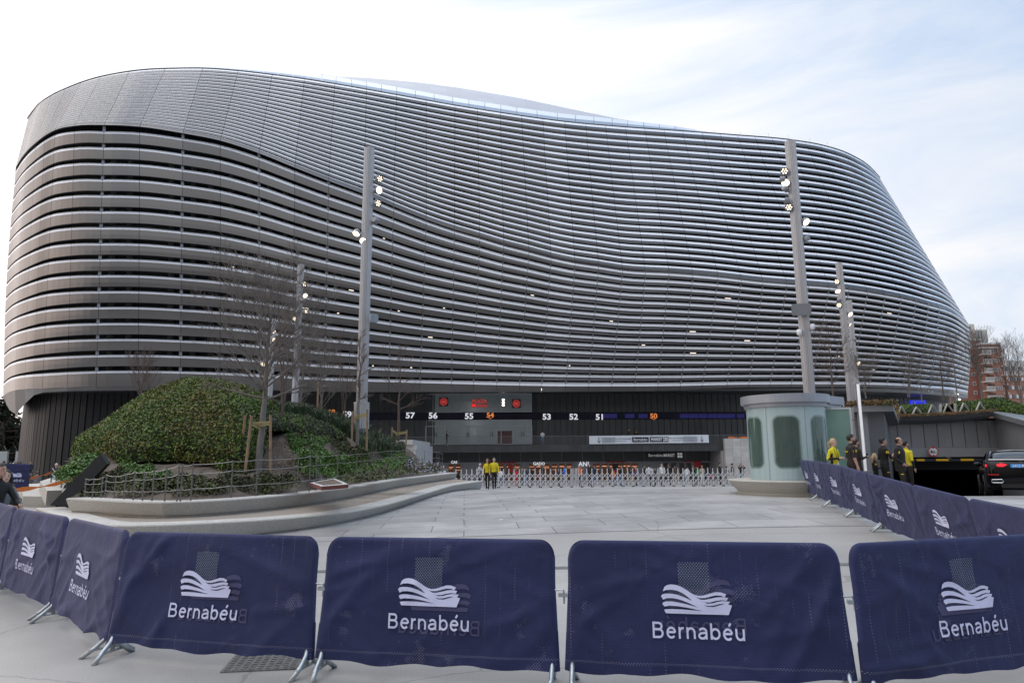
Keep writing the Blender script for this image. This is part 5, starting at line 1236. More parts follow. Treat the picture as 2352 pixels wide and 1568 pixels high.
# ------------------------------------------------------------------ kiosk
KX,KY=8.87,22.3; kg=gz(KX,KY-1.7); KR=1.2
kio=empty('glass_kiosk',(KX,KY,kg),0,'round frosted glass kiosk on a thick speckled stone base','kiosk')
b=MB(); b.lathe([(1.62,-.05),(1.66,.05),(1.60,.055),(1.60,.08),(1.90,.43),(1.88,.455),(0.01,.46)],72,Matrix.Scale(1,4),cap=False); o=b.build('stone_base',CONC,kio,smooth=True); o.data.set_sharp_from_angle(angle=R(35))
def kiosk_mat():
    m=bpy.data.materials.new('frosted_kiosk_glass'); m.use_nodes=True; t=m.node_tree; p=t.nodes['Principled BSDF']; L=t.links.new
    tcn=N(t,'ShaderNodeTexCoord'); sp=N(t,'ShaderNodeSeparateXYZ'); L(tcn.outputs['Object'],sp.inputs[0])
    at=N(t,'ShaderNodeMath',operation='ARCTAN2'); ng=N(t,'ShaderNodeMath',operation='MULTIPLY'); ng.inputs[1].default_value=-1; L(sp.outputs[1],ng.inputs[0]); L(sp.outputs[0],at.inputs[0]); L(ng.outputs[0],at.inputs[1])
    ph0=math.atan2(-KX,KY)     # angle facing the plaza
    a1=N(t,'ShaderNodeMath',operation='SUBTRACT'); L(at.outputs[0],a1.inputs[0]); a1.inputs[1].default_value=ph0
    def M_(op,a,bb=None,c=None):
        n=N(t,'ShaderNodeMath',operation=op)
        for i,q in enumerate((a,bb,c)):
            if q is None: continue
            if isinstance(q,(int,float)): n.inputs[i].default_value=q
            else: L(q,n.inputs[i])
        return n.outputs[0]
    per=.97; q=M_('ADD',a1.outputs[0],per/2+per*4); q=M_('MODULO',q,per); q=M_('SUBTRACT',q,per/2); x=M_('ABSOLUTE',M_('MULTIPLY',q,1.2)); z=M_('ABSOLUTE',M_('SUBTRACT',sp.outputs[2],1.62))
    dx=M_('MAXIMUM',M_('SUBTRACT',x,.40-.22),0); dz=M_('MAXIMUM',M_('SUBTRACT',z,.80-.22),0); dd=M_('SQRT',M_('ADD',M_('MULTIPLY',dx,dx),M_('MULTIPLY',dz,dz)))
    mr=N(t,'ShaderNodeMapRange'); mr.interpolation_type='SMOOTHSTEP'; mr.inputs[1].default_value=.29; mr.inputs[2].default_value=.15; L(dd,mr.inputs[0])
    # streaks of water on the glass
    mp=N(t,'ShaderNodeMapping'); mp.inputs['Scale'].default_value=(9,9,.6); L(tcn.outputs['Object'],mp.inputs[0]); nz=N(t,'ShaderNodeTexNoise'); nz.inputs['Scale'].default_value=1.5; nz.inputs['Detail'].default_value=5; L(mp.outputs[0],nz.inputs['Vector'])
    fr_=N(t,'ShaderNodeMix',data_type='RGBA'); fr_.inputs[6].default_value=(.32,.43,.44,1); fr_.inputs[7].default_value=(.46,.57,.59,1); L(nz.outputs[0],fr_.inputs[0])
    dk=N(t,'ShaderNodeMix',data_type='RGBA'); dk.inputs[6].default_value=(.30,.46,.42,1); dk.inputs[7].default_value=(.52,.68,.63,1); L(nz.outputs[0],dk.inputs[0])
    mx=N(t,'ShaderNodeMix',data_type='RGBA'); L(mr.outputs[0],mx.inputs[0]); L(fr_.outputs[2],mx.inputs[6]); L(dk.outputs[2],mx.inputs[7]); L(mx.outputs[2],p.inputs['Base Color'])
    # seams between the curved panes
    r2=N(t,'ShaderNodeMapRange'); r2.inputs[3].default_value=.32; r2.inputs[4].default_value=.05; L(mr.outputs[0],r2.inputs[0]); L(r2.outputs[0],p.inputs['Roughness']); p.inputs['Specular IOR Level'].default_value=.6
    r3=N(t,'ShaderNodeMapRange'); r3.inputs[3].default_value=0; r3.inputs[4].default_value=.86; L(mr.outputs[0],r3.inputs[0]); L(r3.outputs[0],p.inputs['Transmission Weight'])
    return m
KG=kiosk_mat(); ph0=math.atan2(-KX,KY)
# three curved panes and an open back
for i,(a0,a1) in enumerate([(ph0-1.47,ph0-.49),(ph0-.48,ph0+.48),(ph0+.49,ph0+1.47),(ph0+1.48,ph0+3.1)]):
    b=MB(); n=20; v=[]
    for k in range(n+1):
        a=a0+(a1-a0)*k/n
        for rr in (KR,KR-.02):
            for z in (.46,2.72): v.append((rr*math.sin(a),-rr*math.cos(a),z))
    f=[]
    for k in range(n):
        o=k*4; f+=[(o,o+4,o+5,o+1),(o+2,o+3,o+7,o+6),(o+1,o+5,o+7,o+3)]
    f+=[(0,1,3,2),(n*4,n*4+2,n*4+3,n*4+1)]; b.add(v,f); b.build('curved_pane',KG,kio,smooth=True).data.set_sharp_from_angle(angle=R(40))
b=MB(); b.box((-.75,-.2,.46),(.85,.75,1.15)); b.box((-.1,.2,1.15),(.35,.3,1.6)); b.box((.3,.5,.46),(.45,.62,2.7)); b.build('counter',mat('counter_dark',(.03,.035,.045),.5),kio)
b=MB(); b.box((-.9,.78,.46),(.9,.80,2.7)); b.build('inner_screen',mat('inner_green',(.22,.34,.27),.5),kio)
b=MB()
pts=[]
for k in range(25): a=math.pi+ (math.pi*1.05)*k/24; pts.append((1.36*math.cos(a),1.36*math.sin(a)))
pts=[(1.36*math.cos(a),1.36*math.sin(a)) for a in np.linspace(math.pi*.80,math.pi*1.93,32)]+[(2.15,.4),(2.15,.9),(-.9,1.2)]
b.poly([(x*.93,y*.93) for x,y in pts],Matrix.Translation((0,0,2.72)),.12); b.poly(pts,Matrix.Translation((0,0,2.84)),.26); o=b.build('roof',mat('kiosk_roof_grey',(.34,.36,.40),.4,.35,var=.06),kio)
b=MB(); 
for s_ in ((1.18,.0,.0),): 
    b.box((1.18,-.06,.3),(1.24,.0,2.74)); b.box((2.06,-.06,.02),(2.13,.0,2.74)); b.box((1.24,-.06,2.67),(2.06,.0,2.74)); b.box((1.24,-.06,.02),(2.06,.0,.09))
b.build('door_frame',mat('kiosk_white_frame',(.62,.63,.65),.4,.2),kio)
b=MB(); b.box((1.24,-.04,.09),(2.06,-.02,2.67)); b.build('glass_door',mat('green_frosted_glass',(.21,.34,.28),.28,0,var=.12,vscale=1.2,spec=.6),kio)
b=MB(); b.box((1.27,-.2,1.5),(1.29,-.1,2.3)); 
# ------------------------------------------------------------------ light stick
x=.5077*21.5; st_=empty('light_stick',(x,21.5,gz(x,21)),0,'tall thin white glowing light tube on a grey box beside the kiosk door','lamp')
b=MB(); zt_=W(1963,882,21.5).z-gz(x,21); zb_=W(1978,1081,21.5).z-gz(x,21); b.tube([(0,0,zb_),(0,0,zt_)],.042,10); b.build('tube',mat('tube_light',(.8,.8,.82),.4,emis=(1,.97,.95),es=.22),st_); b=MB(); b.box((-.055,.03,zb_),(.055,.07,zt_+.02)); b.build('tube_rail',GREYM,st_); b=MB(); b.box((-.16,-.14,0),(.16,.14,zb_)); b.box((-.12,-.145,zb_-.32),(.12,-.14,zb_-.16)); b.build('post_box',GREYM,st_)

# ------------------------------------------------------------------ garage entrance
GP=mat('garage_panel',(.30,.308,.322),.5,.35,var=.12,vscale=.35,island=.06); GF=mat('garage_fascia',(.24,.25,.265),.45,.4,var=.08); GBm=mat('garage_beam',(.33,.335,.35),.5,.2,var=.05)
ga=empty('garage_entrance',(25,40,-2.7),0,'grey metal clad garage entrance under a planted roof with a height limit sign','garage',absolute=True)
d=40; X=lambda u,dd=40:W(u,1000,dd).x
z_=lambda v,dd=40,u=2150:W(u,v,dd).z
jx=[1985,2035,2062,2091.8,2122.6,2154,2186,2216,2245,2272,2330]
b=MB()
for a,c in zip(jx[:-1],jx[1:]): b.box((X(a)+.02,d,z_(1027)),(X(c)-.02,d+.12,z_(966)))
b.build('wall_panels',GP,ga); b=MB(); b.box((X(1985),d+.13,z_(1030)),(X(2350),d+.3,z_(960))); b.build('backing',BLACK,ga)
b=MB(); b.box((X(2028),d-.15,z_(1049)),(X(2340),d+.1,z_(1027.5))); b.box((X(2290),d-.35,z_(1060)),(X(2290)+.35,d-.16,z_(1022))); b.build('beam',GBm,ga)
b=MB(); n=24
for i in range(n):
    u0=2030+(2288-2030)*i/n; u1=2030+(2288-2030)*(i+1)/n; f=lambda u,a:z_(interp([(2030,a),(2120,a-2),(2206,a-6),(2288,a-13)],u)*1.0,39.2,u)
    q=[(X(u0,39.2),39.2,f(u0,967)),(X(u1,39.2),39.2,f(u1,967)),(X(u1,39.0),39.0,f(u1,957.5)),(X(u0,39.0),39.0,f(u0,957.5))]; b.add(q,[(0,1,2,3)])
    b.add([q[0],q[1],(q[1][0],40.3,q[1][2]-.25),(q[0][0],40.3,q[0][2]-.25)],[(0,3,2,1)]); b.add([q[3],q[2],(q[2][0],44,q[2][2]+.05),(q[3][0],44,q[3][2]+.05)],[(0,1,2,3)])
b.build('fascia',GF,ga,smooth=False)
# right hand wall coming towards the viewer
RW=[(X(2288),40,z_(945)),(26.6,35.5,W(2352,964,35.5).z),(22.5,28.5,2.1)]
RW=[(X(2288),40.0,z_(945)),(27.2,36.0,W(2361,967,36).z),(25.3,32.0,2.9)]
b=MB()
for (a,c) in zip(RW[:-1],RW[1:]):
    b.quad((a[0],a[1],-3.2),(c[0],c[1],-3.2),(c[0],c[1],c[2]-.25),(a[0],a[1],a[2]-.25))
b.build('side_wall',GP,ga); b=MB()
for (a,c) in zip(RW[:-1],RW[1:]):
    P_=[Vector(a),Vector(c)]; o=Vector((-.35,-.1,0)); b.quad(P_[0]+o,P_[1]+o,P_[1]+o-Vector((0,0,.28)),P_[0]+o-Vector((0,0,.28))); b.quad(P_[0]+o,P_[0]+Vector((1.5,1,.1)),P_[1]+Vector((1.5,1,.1)),P_[1]+o); b.quad(P_[0]+o-Vector((0,0,.28)),P_[1]+o-Vector((0,0,.28)),P_[1]-Vector((0,0,.3)),P_[0]-Vector((0,0,.3)))
b.build('side_coping',GF,ga)
# interior
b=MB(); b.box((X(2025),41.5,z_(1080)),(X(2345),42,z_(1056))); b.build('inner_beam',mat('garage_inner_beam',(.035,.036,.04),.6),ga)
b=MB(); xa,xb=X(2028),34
b.quad((xa,62,-3.5),(xb,62,-3.5),(xb,62,2.5),(xa,62,2.5)); b.quad((xa,40.2,1.6),(xb,40.2,1.6),(xb,62,1.6),(xa,62,1.6)); b.quad((xa,40,-3.5),(xa,62,-3.5),(xa,62,2.5),(xa,40,2.5)); b.quad((xb,40,-3.5),(xb,62,-3.5),(xb,62,2.5),(xb,40,2.5)); b.build('interior',mat('garage_darkness',(.008,.008,.009),.8),ga)  # darkness of the unlit garage put into the wall colour
b=MB(); b.box((xa,38.4,z_(1059,38.4)),(X(2330,38.4),38.5,z_(1052.8,38.4))); hb=b.build('height_bar',mat('bar_black',(.02,.025,.035),.5),ga)
for (a,c) in [(510,565),(880,982),(1140,1305),(1470,1640),(1800,1960)]:
    b=MB(); b.box((X(1950+a*.1709,38.35),38.35,z_(1058.2,38.4)),(X(1950+c*.1709,38.35),38.39,z_(1053.5,38.4))); o=b.build('yellow_stripe',mat('bar_yellow',(.72,.42,.02),.5),None); o.parent=hb; o.matrix_parent_inverse=hb.matrix_parent_inverse.copy(); o.matrix_parent_inverse=Matrix.Identity(4)
b=MB()
for x_ in (22.0+.0,24.1+.2,26.9): b.tube([(x_,39,1.55),(x_,38.45,1.42)],.03,5)
b.build('bar_hanger',GREYM,ga)
# left wall, slab and pier
LWp=[(13.1,26.3),(14.25,26.3),(21.9,40.0)]
b=MB()
for (a,c) in zip(LWp[:-1],LWp[1:]): b.quad((a[0],a[1],-3.2),(c[0],c[1],-3.2),(c[0],c[1],3.4),(a[0],a[1],3.4))
b.quad((11.42,23.2,-1),(13.1,26.3,-1),(13.1,26.3,1.35),(11.42,23.2,1.35)); b.quad((13.1,26.3,-1),(20.2,40,-1),(20.2,40,3.4),(13.1,26.3,3.4)); b.build('left_wall',mat('garage_left_wall',(.19,.195,.21),.4,.4,var=.2,vscale=.5),ga)
b=MB(); sl=[(12.9,25.9),(14.25,25.6),(21.6,38.4),(21.6,42),(20.9,42)]
b.poly(sl,Matrix.Translation((0,0,3.28)),.24); b.build('canopy_slab',GF,ga)
b=MB(); b.box((13.2,26.1,-.2),(13.5,26.28,3.28)); b.build('canopy_post',GP,ga)
tag(ga,None)
# roof planting, hedge, zigzag railing
def leafstrip(name,pts,wd,hh,n,size,m,label=None,cat=None,kind=None,parent=None):
    P=[];Nn=[]; 
    for i in range(n):
        t=rng.random()*(len(pts)-1); k=int(t); a=pts[k].lerp(pts[k+1],t-k); P.append((a.x+rng.normal()*.05,a.y+(rng.random()-.3)*wd,a.z+rng.random()**1.3*hh)); Nn.append((0,-.5,.8))
    return tag(bulk(name,leaves(np.array(P),np.array(Nn),size,.7,.6),4,m,parent),label,cat,None,kind)
e1=[W(u,interp([(2030,957),(2120,955),(2206,951),(2288,944.5)],u),39.0) for u in np.linspace(2030,2288,12)]
SED=mat('sedum',(.17,.065,.025),.8,0,col2=(.09,.095,.03),vscale=1.6,island=.5)
leafstrip('roof_sedum',e1,1.2,.16,2600,.10,SED,kind='stuff'); e2=[Vector((12.9,26.1,3.52)),Vector((13.6,25.9,3.52)),Vector((14.3,25.6,3.52)),Vector((21.5,38.4,3.52))]
leafstrip('roof_sedum',e2,.9,.2,2600,.09,SED,kind='stuff')
HH=[(1998,958,940,39.6,41.2),(2016,956,934,39.6,41.4),(2060,955,933,39.7,41.4),(2130,953,930,39.7,41.5),(2139,953,931,39.7,41.4)]
HI=[(2195,951,926,39.9,41.6),(2240,949,922,39.9,41.7),(2285,945,918,40,42),(2305,950,918,40,42),(2330,957,926,39.5,41),(2352,966,933,39,40.5),(2385,980,944,38,40)]
lump(HH,'roof_hedge','clipped ivy hedge on the garage roof behind the left zigzags of the railing','hedge',7000,.10,(LEAFG,LEAFD),.1)
lump(HI,'roof_hedge','tall ivy hedge on the garage roof running down to the right edge','hedge',12000,.11,(LEAFG,LEAFD),.12)
zr=empty('zigzag_railing',(24,39.5,3.8),0,'pale galvanised railing of zigzag struts along the garage roof edge','railing',absolute=True)
zz=lambda x,y:W(1950+x*.1709,890+y*.1709,39.45)
for (ax,ay,lx,ly,rx,ry) in [(345,255,330,300,375,300),(515,280,460,385,585,380),(700,250,650,372,780,372),(905,260,845,370,985,360),(1115,228,1065,350,1200,345),(1320,215,1265,350,1415,340),(1540,205,1485,332,1632,332),(1757,195,1700,330,1842,328)]:
    b=MB(); a,l,r_=zz(ax,ay),zz(lx,ly),zz(rx,ry)
    for e in (l,r_): b.tube([e,a],.055,4)
    b.build('strut_pair',mat('galvanised_pale',(.36,.35,.33),.6,.4,var=.25,vscale=3),zr)
for (x_,y0,y1) in [(1232,220,352),(1428,210,342)]:
    b=MB(); b.tube([zz(x_,y1),zz(x_,y0)],.09,4); b.build('upright',MATS['galvanised_pale'],zr)
# round height limit sign
p=W(2143.3,1036.6,39.55); sg=empty('height_limit_sign',p,0,'round white traffic sign with red ring reading 4,35 m on the garage beam','sign')
Ms=frame_at((0,0,0)); b=MB(); b.lathe([(.29,0),(.29,.02),(.001,.02)],32,Ms,cap=False); b.build('plate',WHITE,sg); b=MB()
vs=[];n=36
for k in range(n):
    a=2*math.pi*k/n; vs+=[Ms@Vector((.29*math.cos(a),.29*math.sin(a),.026)),Ms@Vector((.235*math.cos(a),.235*math.sin(a),.026))]
b.add(vs,[(2*k,2*((k+1)%n),2*((k+1)%n)+1,2*k+1) for k in range(n)]); b.build('red_ring',mat('sign_red',(.55,.02,.02),.4),sg)
b=MB(); b.poly([(-.06,.235),(.06,.235),(0,.15)],Ms@Matrix.Translation((0,0,.025)),.003); b.poly([(-.06,-.235),(.06,-.235),(0,-.15)],Ms@Matrix.Translation((0,0,.025)),.003); b.build('arrows',BLACK,sg)
text('sign_text','4',.24,Ms@Matrix.Translation((-.125,-.08,.028)),BLACK,sg,bold=.008); text('sign_text',',35',.16,Ms@Matrix.Translation((.0,-.08,.028)),BLACK,sg,bold=.006); text('sign_text','m',.10,Ms@Matrix.Translation((.15,-.08,.028)),BLACK,sg,bold=.003)
p=W(2033,976,33); b=MB(); b.tube([p+Vector((-.5,0,-.1)),p+Vector((-.1,0,-.16)),p],.03,6); b.ell(tuple(p+Vector((.02,0,.12))),(.07,.1,.1),8,6); tag(b.build('security_camera',WHITE,smooth=True),'small white security camera at the corner of the garage canopy','camera')

# ------------------------------------------------------------------ folding gates in front of the shops
gA=W(1047,1117,49.0); gB=W(1735,1110.3,51.2)
Lg=Vector((gB.x-gA.x,gB.y-gA.y,0)).length; dg=Vector((gB.x-gA.x,gB.y-gA.y,0)).normalized(); GS=mat('gate_aluminium',(.62,.62,.63),.4,.15,var=.1,vscale=5)
nb=8; npp=int(Lg/.375); gi=0; i=0; labs=['leftmost folding lattice gate, behind the end of the long bench','folding lattice gate behind the pair in yellow jackets','folding lattice gate before the red poster','folding lattice gate with bunched posts beside the man in the blue shirt','folding lattice gate before the man in orange','folding lattice gate below the left end of the white banner','folding lattice gate under the middle of the white banner','folding lattice gate under the right end of the white banner','rightmost folding lattice gate, next to the kiosk base']
while i<npp:
    j1=min(npp,i+nb); s0=gA+dg*(i*.375); zg_=gz(s0.x,s0.y); root=empty('folding_gate',(s0.x,s0.y,zg_),math.atan2(dg.y,dg.x),labs[min(gi,8)],'gate','folding lattice gates across the plaza')
    for q in range(i,j1):
        x_=(q-i)*.375; b=MB(); b.tube([(x_,0,.08 if q%2 else .05),(x_,0,1.33)],.036,6); b.build('gate_post',GS,root)
    b=MB()
    for q in range(i,j1):
        x0=(q-i)*.375; x1=x0+.375
        for (za,zb2) in ((1.02,.62),(.62,1.02),(.62,.20),(.20,.62)): b.tube([(x0,-.02,za),(x1,-.02,zb2)],.021,4,cap=False)
    b.build('lattice',GS,root)
    for q in range(i,j1,2):
        x_=(q-i)*.375; b=MB(); 
        for dx in (-.055,.055): b.lathe([(.02,-.02),(.05,-.02),(.05,.02),(.02,.02)],10,Matrix.Translation((x_+dx,-.03,.05))@Matrix.Rotation(R(90),4,'X'))
        b.build('wheel',RUBBER,root)
        b=MB(); b.box((x_-.04,-.03,1.33),(x_+.04,.03,1.40)); b.build('post_cap',BLACK,root)
    if gi==2: 
        for q in range(6): b=MB(); x_=2.2+q*.11; b.tube([(x_,-.08,.05),(x_,-.08,1.35)],.026,6); b.build('gate_post',GS,root)
    i=j1; gi+=1

# ------------------------------------------------------------------ hospitality banner on the balcony
yb=82.68; bl,br_=W(1353,1001,yb),W(1627,998.5,yb); zT0,zB0=W(1353,1000.8,yb).z,W(1353,1019.6,yb).z; zT1,zB1=W(1626,998,yb).z,W(1626,1016.2,yb).z
ban=empty('banner',((bl.x+br_.x)/2,yb,zB0),0,'long white hospitality banner with arrows tied to the balcony railing','banner',absolute=True)
b=MB(); n=60; m_=5
def bw(s,t): return -.03-.03*math.sin(s*37+t*3)*math.sin(s*11)-.02*noise.noise(Vector((s*22,t*3,0)))
for j in range(m_+1):
    for i in range(n+1):
        s=i/n;t=j/m_; x_=bl.x+(br_.x-bl.x)*s; z0=zB0+(zB1-zB0)*s; z1=zT0+(zT1-zT0)*s; b.v.append((x_,yb-.05+bw(s,t),z0+(z1-z0)*t))
for j in range(m_):
    for i in range(n): b.f.append((j*(n+1)+i,j*(n+1)+i+1,(j+1)*(n+1)+i+1,(j+1)*(n+1)+i)); b.m.append(0)
b.build('sheet',mat('banner_vinyl',(.66,.71,.78),.5,0,bump=.6,bscale=1.5),ban,smooth=True)
INK=mat('ink_navy',(.012,.014,.04),.5); INKG=mat('ink_grey',(.17,.18,.20),.5); PLG=mat('plate_light_grey',(.36,.39,.43),.5)
def bp(u,vv): return W(u,vv,yb-.16)
zm=lambda u:(zT0+zB0)/2+((zT1+zB1)/2-(zT0+zB0)/2)*((W(u,1000,yb).x-bl.x)/(br_.x-bl.x))
def bF(u,dz=0): return frame_at((W(u,1000,yb).x,yb-.15,zm(u)+dz))
def arrow(u):
    b=MB(); M_=bF(u); b.poly([(-.03,-.3),(.03,-.3),(.03,.33),(-.03,.33)],M_); b.poly([(-.2,-.05),(0,-.3),(.2,-.05),(.2,-.12),(0,-.38),(-.2,-.12)],M_@Matrix.Translation((0,0,.003))); b.build('arrow',INK,ban)
arrow(1375); arrow(1611)
for u in (1397,1585):
    b=MB(); b.box((-.78,-.30,-.01),(.78,.30,0),bF(u)); b.build('grey_plate',PLG,ban); text('banner_text','Matchday',.2,bF(u,.04)@Matrix.Translation((0,.0,.004)),INKG,ban); text('banner_text','Premium',.2,bF(u,-.2)@Matrix.Translation((0,0,.004)),INKG,ban)
text('banner_text','Zona de Hospitalidad',.225,bF(1411.5,.06),INKG,ban,bold=.004,align='LEFT'); text('banner_text','Hospitality Area',.215,bF(1411.5,-.22),INKG,ban,align='LEFT')
text('banner_text','Zona de Hospitalidad',.225,bF(1571.5,.06),INKG,ban,bold=.004,align='RIGHT'); text('banner_text','Hospitality Area',.215,bF(1571.5,-.22),INKG,ban,align='RIGHT')
for (u0,u1) in [(1451,1489),(1492,1522.5),(1525,1534)]:
    xa,xb=W(u0,1000,yb).x,W(u1,1000,yb).x; zc=zm((u0+u1)/2); b=MB(); b.box((xa,yb-.15,zc-.30),(xb,yb-.14,zc+.28)); b.build('dark_plate',INK,ban)
text('banner_text','Bernabéu',.50,bF(1470,-.17)@Matrix.Translation((0,0,.02)),WHITE,ban,bold=.004,sx=.86); text('banner_text','MARKET',.50,bF(1507.3,-.17)@Matrix.Translation((0,0,.02)),WHITE,ban,bold=.014,sx=.72)
b=MB()
for i in (0,1):
    for j in (0,1): b.box((-.19+i*.21,-.2+j*.22,0),(-.02+i*.21,-.03+j*.22,.01),bF(1529.3)@Matrix.Translation((0,0,.012)))
b.build('white_squares',WHITE,ban)
OR=mat('orange_tape',(.85,.20,.02),.6)
def tape(name,p,q,wd,label):
    b=MB(); n=10
    for i in range(n):
        a=p.lerp(q,i/n); c=p.lerp(q,(i+1)/n); sg_=lambda t:Vector((0,0,-.04*4*t*(1-t))); a=a+sg_(i/n); c=c+sg_((i+1)/n); w0=wd*(.6+.4*math.sin(i*1.3)); w1=wd*(.6+.4*math.sin((i+1)*1.3)); b.quad(a-Vector((0,0,w0)),c-Vector((0,0,w1)),c+Vector((0,.01,w1)),a+Vector((0,.01,w0)))
    tag(b.build(name,OR),label,'tape')
tape('orange_tape',W(33,1125,12.3),W(171,1099,18.2),.045,'nearer orange tape stretched from the left spectators to the black plate')
tape('orange_tape',W(69,1098,24),W(136,1077,28),.05,'farther orange tape above the seated man at the left')
tape('orange_tape',W(1672,1004,82.5),W(1735,1003,82.5),.09,'thin orange tape tied along the balcony railing behind the kiosk')

# ------------------------------------------------------------------ car
CPT=mat('black_car_paint',(.004,.004,.005),.12,0,spec=.32); CGL=mat('car_glass',(.006,.007,.012),.06,0,spec=.5); CHR=mat('chrome',(.65,.66,.68),.12,1); TLR=mat('tail_light_red',(.45,.01,.01),.25,emis=(1,.04,.06),es=.8)
cx_,cy_=15.35,20.95; zc_=rz(cx_,cy_)+.0
car=empty('parked_car',(cx_,cy_,.40),R(-31),'black saloon car seen from behind at the top of the garage ramp, tail lights lit','car'); car.rotation_euler=(R(-1.5),0,R(-31))
def loft(secs,m,name,parent,cap=True,smooth=True,ang=38):
    b=MB(); k=len(secs[0]); 
    for s in secs: b.v+=[tuple(p) for p in s]
    for i in range(len(secs)-1):
        for j in range(k-1): b.f.append((i*k+j,(i+1)*k+j,(i+1)*k+j+1,i*k+j+1)); b.m.append(0)
    if cap:
        b.f.append(tuple(range(k))); b.m.append(0); b.f.append(tuple((len(secs)-1)*k+j for j in range(k))[::-1]); b.m.append(0)
    o=b.build(name,m,parent,smooth=smooth); o.data.set_sharp_from_angle(angle=R(ang)); return o
def csec(y,w_,zt_,zb_=.24,crown=.03,dr=0):
    h=[(.0,zb_),(w_*.80,zb_),(w_*.93,zb_+.06),(w_*.99,zb_+.20),(w_,.55),(w_*.985,.72),(w_*.96,zt_-.10),(w_*.90,zt_-.03),(w_*.74,zt_+crown*.4),(w_*.4,zt_+crown*.9),(0,zt_+crown)]
    L_=[Vector((-x,y,z)) for x,z in h]; R_=[Vector((x,y,z)) for x,z in h[::-1][1:]]; return L_+R_
secs=[csec(.02,.74,.90,.34),csec(-.02,.80,.98,.32) if 0 else csec(.05,.84,1.00,.28),csec(.12,.89,1.09,.25),csec(.25,.925,1.10,.23),csec(.6,.94,1.09,.22),csec(1.2,.945,1.04,.2),csec(2.4,.945,1.0,.2),csec(3.4,.94,.98,.2),csec(4.1,.92,.93,.2),csec(4.6,.87,.82,.22),csec(4.9,.70,.62,.3)]
loft(secs,CPT,'body',car)
def gsec(y,wb,wt,zb_,zt_):
    h=[(wb,zb_),(wb*.97,zb_+.3*(zt_-zb_)),(wt*1.03,zb_+.85*(zt_-zb_)),(wt*.9,zt_-.005),(wt*.5,zt_+.02),(0,zt_+.028)]
    L_=[Vector((-x,y,z)) for x,z in h]; R_=[Vector((x,y,z)) for x,z in h[::-1][1:]]; return L_+R_
loft([gsec(.42,.74,.70,1.05,1.10),gsec(.85,.77,.66,1.05,1.29),gsec(1.3,.79,.63,1.04,1.40),gsec(2.1,.80,.62,1.0,1.45),gsec(2.9,.80,.61,1.0,1.42),gsec(3.5,.78,.62,.98,1.2),gsec(3.9,.75,.66,.96,1.0)],CGL,'windows',car,ang=60)
loft([[Vector((x,y,z+.012)) for x,z in ((-wt,zt2-.05),(-wt*.86,zt2-.002),(-wt*.45,zt2+.022),(0,zt2+.032),(wt*.45,zt2+.022),(wt*.86,zt2-.002),(wt,zt2-.05))] for y,wt,zt2 in ((1.22,.66,1.385),(1.4,.66,1.42),(2.1,.65,1.45),(2.9,.64,1.42),(3.1,.64,1.36))],CPT,'roof_panel',car,cap=False)
b=MB()
for sx_ in (-1,1):
    b.tube([(sx_*.76,.36,1.10),(sx_*.71,.85,1.29),(sx_*.66,1.3,1.40)],.035,6); b.tube([(sx_*.66,3.0,1.39),(sx_*.72,3.55,1.17),(sx_*.78,3.95,1.0)],.035,6); b.tube([(sx_*.79,2.2,1.02),(sx_*.65,2.2,1.42)],.03,6)
b.build('pillar',CPT,car,smooth=True)
b=MB(); pts=[(-.80,.135),(-.6,.085),(-.3,.06),(0,.05),(.3,.06),(.6,.085),(.80,.135)]
b.tube([(x,y-.0,1.125) for x,y in pts],.012,6); b.build('chrome_strip',CHR,car)
b=MB(); b.tube([(x,y+.03,1.135) for x,y in pts],.03,6); b.build('spoiler_lip',CPT,car,smooth=True)
for sx_ in (-1,1):
    b=MB(); b.poly([(-.0,.03),(.28,.10),(.30,.05),(.24,-.02),(.10,-.06),(.0,-.04)],Matrix.Translation((sx_*.915-(0 if sx_<0 else 0),.155,.95))@Matrix.Rotation(R(90),4,'X')@Matrix.Rotation(R(-26*sx_),4,'Y')@Matrix.Scale(-sx_,4,(1,0,0)) if sx_>0 else Matrix.Translation((-.90,.17,.95))@Matrix.Rotation(R(90),4,'X')@Matrix.Rotation(R(24),4,'Y'),.06)
    b.build('tail_light',TLR,car)
    b=MB(); M_=Matrix.Translation((sx_*.62 if sx_<0 else .34,.035,.955))@Matrix.Rotation(R(90),4,'X'); b.poly([(0,.03),(.12,.065),(.28,.02),(.16,-.05),(.02,-.035)] ,M_,.03); b.build('tail_light',TLR,car)
    b=MB(); b.box((sx_*.72-.14,-.0,.66),(sx_*.72+.14,.05,.685)); b.build('reflector',mat('reflector_red',(.4,.01,.01),.3,emis=(.8,.02,.03),es=.15),car)
    b=MB(); x0=sx_*.64; pts=[(x0-.15,.43),(x0+.15,.43),(x0+.13,.53),(x0-.13,.53)]
    b.tube([(x0-.15,-.0,.45),(x0-.12,-.0,.43),(x0+.12,-.0,.43),(x0+.15,0,.47),(x0+.12,0,.53),(x0-.14,0,.52),(x0-.15,0,.45)],.012,6); b.build('exhaust_trim',CHR,car)
    b=MB(); M_=Matrix.Translation((sx_*.97,2.75,1.02)); b.ell((0,0,0),(.12,.07,.075),12,8,M_); b.box((-.1,-.01,-.03),(.1,.02,.0),Matrix.Translation((sx_*.88,2.75,.98))); b.build('wing_mirror',CPT,car,smooth=True)
    for yy in (.95,3.85):
        b=MB(); M_=Matrix.Translation((sx_*.84,yy,.335))@Matrix.Rotation(R(90),4,'Y'); b.lathe([(.22,-.11),(.325,-.11),(.335,-.09),(.335,.09),(.325,.11),(.22,.11)],28,M_); w1=b.build('wheel',RUBBER,car,smooth=False); b=MB(); b.lathe([(.02,.112),(.22,.114)],20,M_ if sx_>0 else M_@Matrix.Rotation(R(180),4,'X'),cap=False); o=b.build('rim',CHR,None); o.parent=w1
